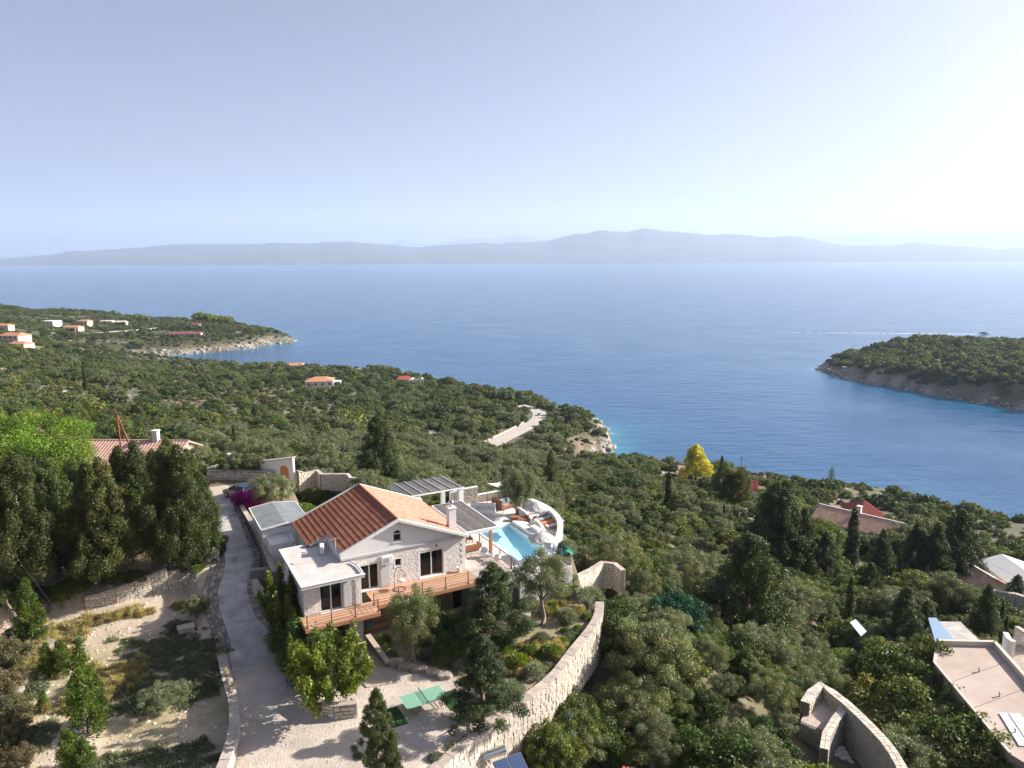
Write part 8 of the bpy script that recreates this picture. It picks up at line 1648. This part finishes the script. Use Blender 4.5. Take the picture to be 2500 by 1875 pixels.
def kerb(P, h, w, m, name, par):
    for a, b in zip(P[:-1], P[1:]): a = Vector((*a, ZF + .053)); b = Vector((*b, ZF + .053)); hang(MB().beam(a + Vector((0, 0, h / 2)), b + Vector((0, 0, h / 2)), w, h).build(name, MATS[m]), par)
kerb([FR[0], FR[1], FR[2]], .45, .3, 'far_cream', 'parapet', fh); kerb([FR[4], FR[5], FR[0]], .10, .2, 'far_cream', 'roof_edge', fh)
_q = [G(a, b, ZF + .08) for a, b in [(2439, 1742), (2458, 1742), (2512, 1822), (2488, 1822)]]; o = MB().add([tuple(p) for p in _q] + [tuple(p + Vector((0, 0, .06))) for p in _q], [(0, 3, 2, 1), (4, 5, 6, 7), (0, 1, 5, 4), (1, 2, 6, 5), (2, 3, 7, 6), (3, 0, 4, 7)]).build('skylight', MATS['white_plastic']); hang(o, fh)
_q = [G(a, b, ZF + .08) for a, b in [(2462, 1742), (2490, 1744), (2545, 1825), (2516, 1822)]]; o = MB().add([tuple(p) for p in _q] + [tuple(p + Vector((0, 0, .06))) for p in _q], [(0, 3, 2, 1), (4, 5, 6, 7), (0, 1, 5, 4), (1, 2, 6, 5), (2, 3, 7, 6), (3, 0, 4, 7)]).build('skylight', MATS['white_plastic']); hang(o, fh)
_rf = lambda p, q, s, t: Vector((*FR[p], 0)).lerp(Vector((*FR[q], 0)), s)
for s0, s1 in ((.25, .22), (.55, .5), (.8, .78)):
    a = Vector(FR[5]).lerp(Vector(FR[4]), s0); b = Vector(FR[1]).lerp(Vector(FR[2]), s1); hang(MB().beam((a.x, a.y, ZF + .055), (b.x - .6, b.y + .1, ZF + .055), .05, .008).build('roof_seam', MATS['joint']), fh)
for (px, py) in ((2390, 1640), (2440, 1700), (2478, 1790)): q = G(px, py, ZF + .05); hang(MB().lathe([(.06, 0), (.06, .28), (.1, .3), (.1, .34), (.02, .38)], 10, q).build('vent_pipe', MATS['grey_trim']), fh)
def sheet(name, pts, z, th, m, label, cat, zs=None):
    zs = zs or [z] * len(pts); P = [G(a, b, zz) for (a, b), zz in zip(pts, zs)]; n = len(P)
    return tag(MB().add([tuple(p - Vector((0, 0, th))) for p in P] + [tuple(p) for p in P], [tuple(reversed(range(n))), tuple(range(n, 2 * n))] + [(i, (i + 1) % n, n + (i + 1) % n, n + i) for i in range(n)]).build(name, MATS[m]), label, cat)
mat('steel_sky_tint', (0.24, 0.34, 0.48), 0.4)  # plain steel; the blue is reflected sky put into the base colour
sheet('steel_awning', [(2285, 1572), (2338, 1572), (2286, 1508), (2266, 1508)], 0, .08, 'steel_sky_tint', 'shiny blue grey steel awning behind the flat roofed house', 'awning', zs=[DK - 9.1, DK - 9.1, DK - 10.6, DK - 10.6])
sheet('lower_roof', [(2340, 1574), (2402, 1574), (2345, 1518), (2291, 1517)], DK - 10.8, 2.5, 'concrete', 'shaded grey lower roof beside the steel awning', 'roof'); sheet('steel_sheet', [(2102, 1553), (2116, 1541), (2089, 1512), (2075, 1519)], 0, .06, 'steel_sky_tint', 'small shiny tilted steel panel among the trees below the wire fence', 'steel sheet', zs=[DK - 13.6, DK - 13.6, DK - 12.4, DK - 12.4])  # a bare tilted steel sheet, not a collector; its blue is painted sky reflection
sheet('right_patio', [(2440, 1590), (2560, 1720), (2640, 1640), (2520, 1570), (2470, 1575)], DK - 11.5, 2.0, 'paving_stone', 'reddish paved patio behind the flat roofed house', 'patio')['kind'] = 'structure'
def px_wall(pts, z0, z1, th, lab, m='wall_stone', **k): return wall('stone_wall', [(*G(a, b, DK + z1).to_2d(), DK + z0, DK + z1) for a, b in pts], th, lab, k.pop('n', 0), k.pop('sides', 'rl'), m=m, **k)
px_wall([(2455, 1545), (2464, 1560), (2476, 1568)], -12.5, -10.0, .35, 'short curved white wall at the slim cypresses', m=None, body='white_paint', capm='white_paint'); px_wall([(2482, 1530), (2530, 1560)], -12.5, -10.2, .4, 'tan stone pier at the right edge of the patio'); px_wall([(2418, 1440), (2480, 1450), (2560, 1475)], -22, -18.5, .5, 'long grey stone wall below the white roofed house on the right')
# round stone terrace at bottom right
RT = [(1966, 1716), (1982, 1690), (2005, 1672), (2032, 1690), (2066, 1717), (2100, 1748), (2130, 1778), (2158, 1808), (2182, 1840), (2200, 1872), (2214, 1910), (2220, 1960)]
wall('round_terrace_wall', [(*G(a, b, DK - 9.6).to_2d(), DK - 13.2, DK - 9.6) for a, b in RT], .62, 'curved rubble stone wall around the sunken terrace at bottom right', 240, 'rl', w=.34, h=.2, cap=.07, proud=.07, capm='wall_stone', capw=.36, across=2)
def _rt(pts, z): return [tuple(G(a, b, z).to_2d()) for a, b in pts]
tag(MB().prism(_rt([(1955, 1760), (1972, 1718), (2004, 1688), (2062, 1728), (2016, 1786)], DK - 10.6), DK - 13.5, DK - 10.6).build('terrace_floor', MATS['coping']), kind='structure')
wall('cross_wall', [(*G(a, b, DK - 10.0).to_2d(), DK - 13.3, DK - 10.0) for a, b in [(2064, 1726), (2040, 1756), (2018, 1792), (2012, 1830)]], .5, 'pale stone wall dividing the round terrace from its dark pit', 110, 'rl', w=.3, h=.18, cap=.06, m='wall_stone_grey', capm='wall_stone', capw=.34, across=2); wall('front_wall', [(*G(a, b, DK - 10.6).to_2d(), DK - 13.0, DK - 10.62) for a, b in [(2014, 1789), (1984, 1774), (1955, 1762)]], .3, 'tan brick like stone face below the floor of the round terrace', 0, 'rl', w=.3, h=.16, cap=0)
t = empty('stair_railing', G(1985, 1815, DK - 12.4), .5, 'thin white stair railing below the round terrace', 'railing')
MB().tube([(0, 0, .9), (1.2, .2, 1.5), (2.1, -.1, .9), (2.6, -.6, .2)], .022, 6).tube([(0, 0, .45), (1.2, .2, 1.0), (2.1, -.1, .45)], .018, 6).build('rail', MATS['white_plastic'], t)
for x, y, h in ((0, 0, .9), (1.2, .2, 1.5), (2.1, -.1, .9)): MB().tube([(x, y, -.6), (x, y, h)], .02, 6).build('post', MATS['white_plastic'], t)
st_ = empty('stone_stair', G(2040, 1850, DK - 13.2), .3, 'white stone steps going down into the dark pit of the round terrace', 'stairs')
for k in range(6): MB().box(-.6, .6, -.32 * k - .32, -.32 * k - .003, -1.5, .9 - k * .17).build('step', MATS['white_paint'], st_)
# wire fence
F_ = [drop(a, b) for a, b in [(1925, 1462), (1960, 1456), (1992, 1452), (2020, 1450), (2050, 1450), (2100, 1452), (2125, 1453)]]; t = empty('wire_fence', F_[0], 0, 'grey wire mesh fence on the right slope behind the slim cypress', 'fence')
for p in F_: hang(MB().tube([(p.x, p.y, p.z - .2), (p.x, p.y, p.z + 1.7)], .035, 6).build('post', MATS['wire']), t)
for k in range(7): hang(MB().tube([(p.x, p.y, p.z + .25 + k * .22) for p in F_], .008, 4, False).build('wire', MATS['wire']), t)
# wooden gate by the bay
p = drop(1430, 1150); t = empty('wooden_gate', p, .2, 'rusty picket gate above the turquoise bay', 'gate')
for k in range(9): MB().box(-3 + k * .5, -2.8 + k * .5, -.05, .05, -.3, 2.0).build('picket', MATS['rust_steel'], t)
MB().box(-3.1, 1.4, .06, .12, 1.5, 1.65).build('rail', MATS['rust_steel'], t)
# motor boat and its wake
p = G(2402, 815, 0); t = empty('motor_boat', (p.x, p.y, 0), math.radians(8), 'white cabin motor boat under way beyond the right headland', 'boat')
hl = [(-6.5, 1.5, .3), (-3, 1.9, 0), (2, 1.8, 0), (5, 1.0, .1), (7.2, .05, .5)]; V = []; F = []
for x, w_, b_ in hl: V += [(x, -w_ * .7, b_ - .5), (x, -w_, 1.2 + .08 * max(0, x)), (x, w_, 1.2 + .08 * max(0, x)), (x, w_ * .7, b_ - .5)]
for i in range(len(hl) - 1):
    for k in range(4): F.append((i * 4 + k, i * 4 + (k + 1) % 4, i * 4 + 4 + (k + 1) % 4, i * 4 + 4 + k))
F += [(0, 1, 2, 3), (16, 19, 18, 17)]; MB().add(V, F).build('hull', MATS['white_plastic'], t); MB().hexa([(-3.5, -1.3, 1.2), (2.6, -1.2, 1.3), (2.6, 1.2, 1.3), (-3.5, 1.3, 1.2), (-3.3, -1.15, 2.5), (1.4, -1.1, 2.5), (1.4, 1.1, 2.5), (-3.3, 1.15, 2.5)]).build('cabin', MATS['window_dark'], t); MB().box(-4.2, 1.8, -1.4, 1.4, 2.503, 2.7).build('canopy', MATS['white_plastic'], t)
mat('foam', (0.75, 0.78, 0.8), 0.9); V = []; F = []
a = G(2396, 816, 0); b = G(1930, 812, 0); n = 60
for i in range(n):
    tt = i / (n - 1); q = a.lerp(b, tt); w_ = (1.6 + 1.3 * tt) * (.4 + 1.1 * vnoise(np.array([i * .9]), np.array([3.3]))[0]) * (1 - tt * .75); V += [(q.x, q.y - w_, .02), (q.x, q.y + w_, .02)]
for i in range(n - 1):
    if random.random() < 1 - .35 * i / n: F.append((2 * i, 2 * i + 1, 2 * i + 3, 2 * i + 2))
tag(mesh_np('wake', V, F, MATS['foam']), 'thin white wake trailing left behind the motor boat', 'wake')
p = G(2434, 970, 0); t = empty('small_boat', (p.x, p.y + 1, .2), .3, 'tiny white dinghy moored under the right headland', 'boat'); MB().hexa([(-2, -.5, -.3), (1.6, -.4, -.3), (1.6, .4, -.3), (-2, .5, -.3), (-2.1, -.9, .5), (2.6, -.1, .6), (2.6, .1, .6), (-2.1, .9, .5)]).build('hull', MATS['white_plastic'], t)
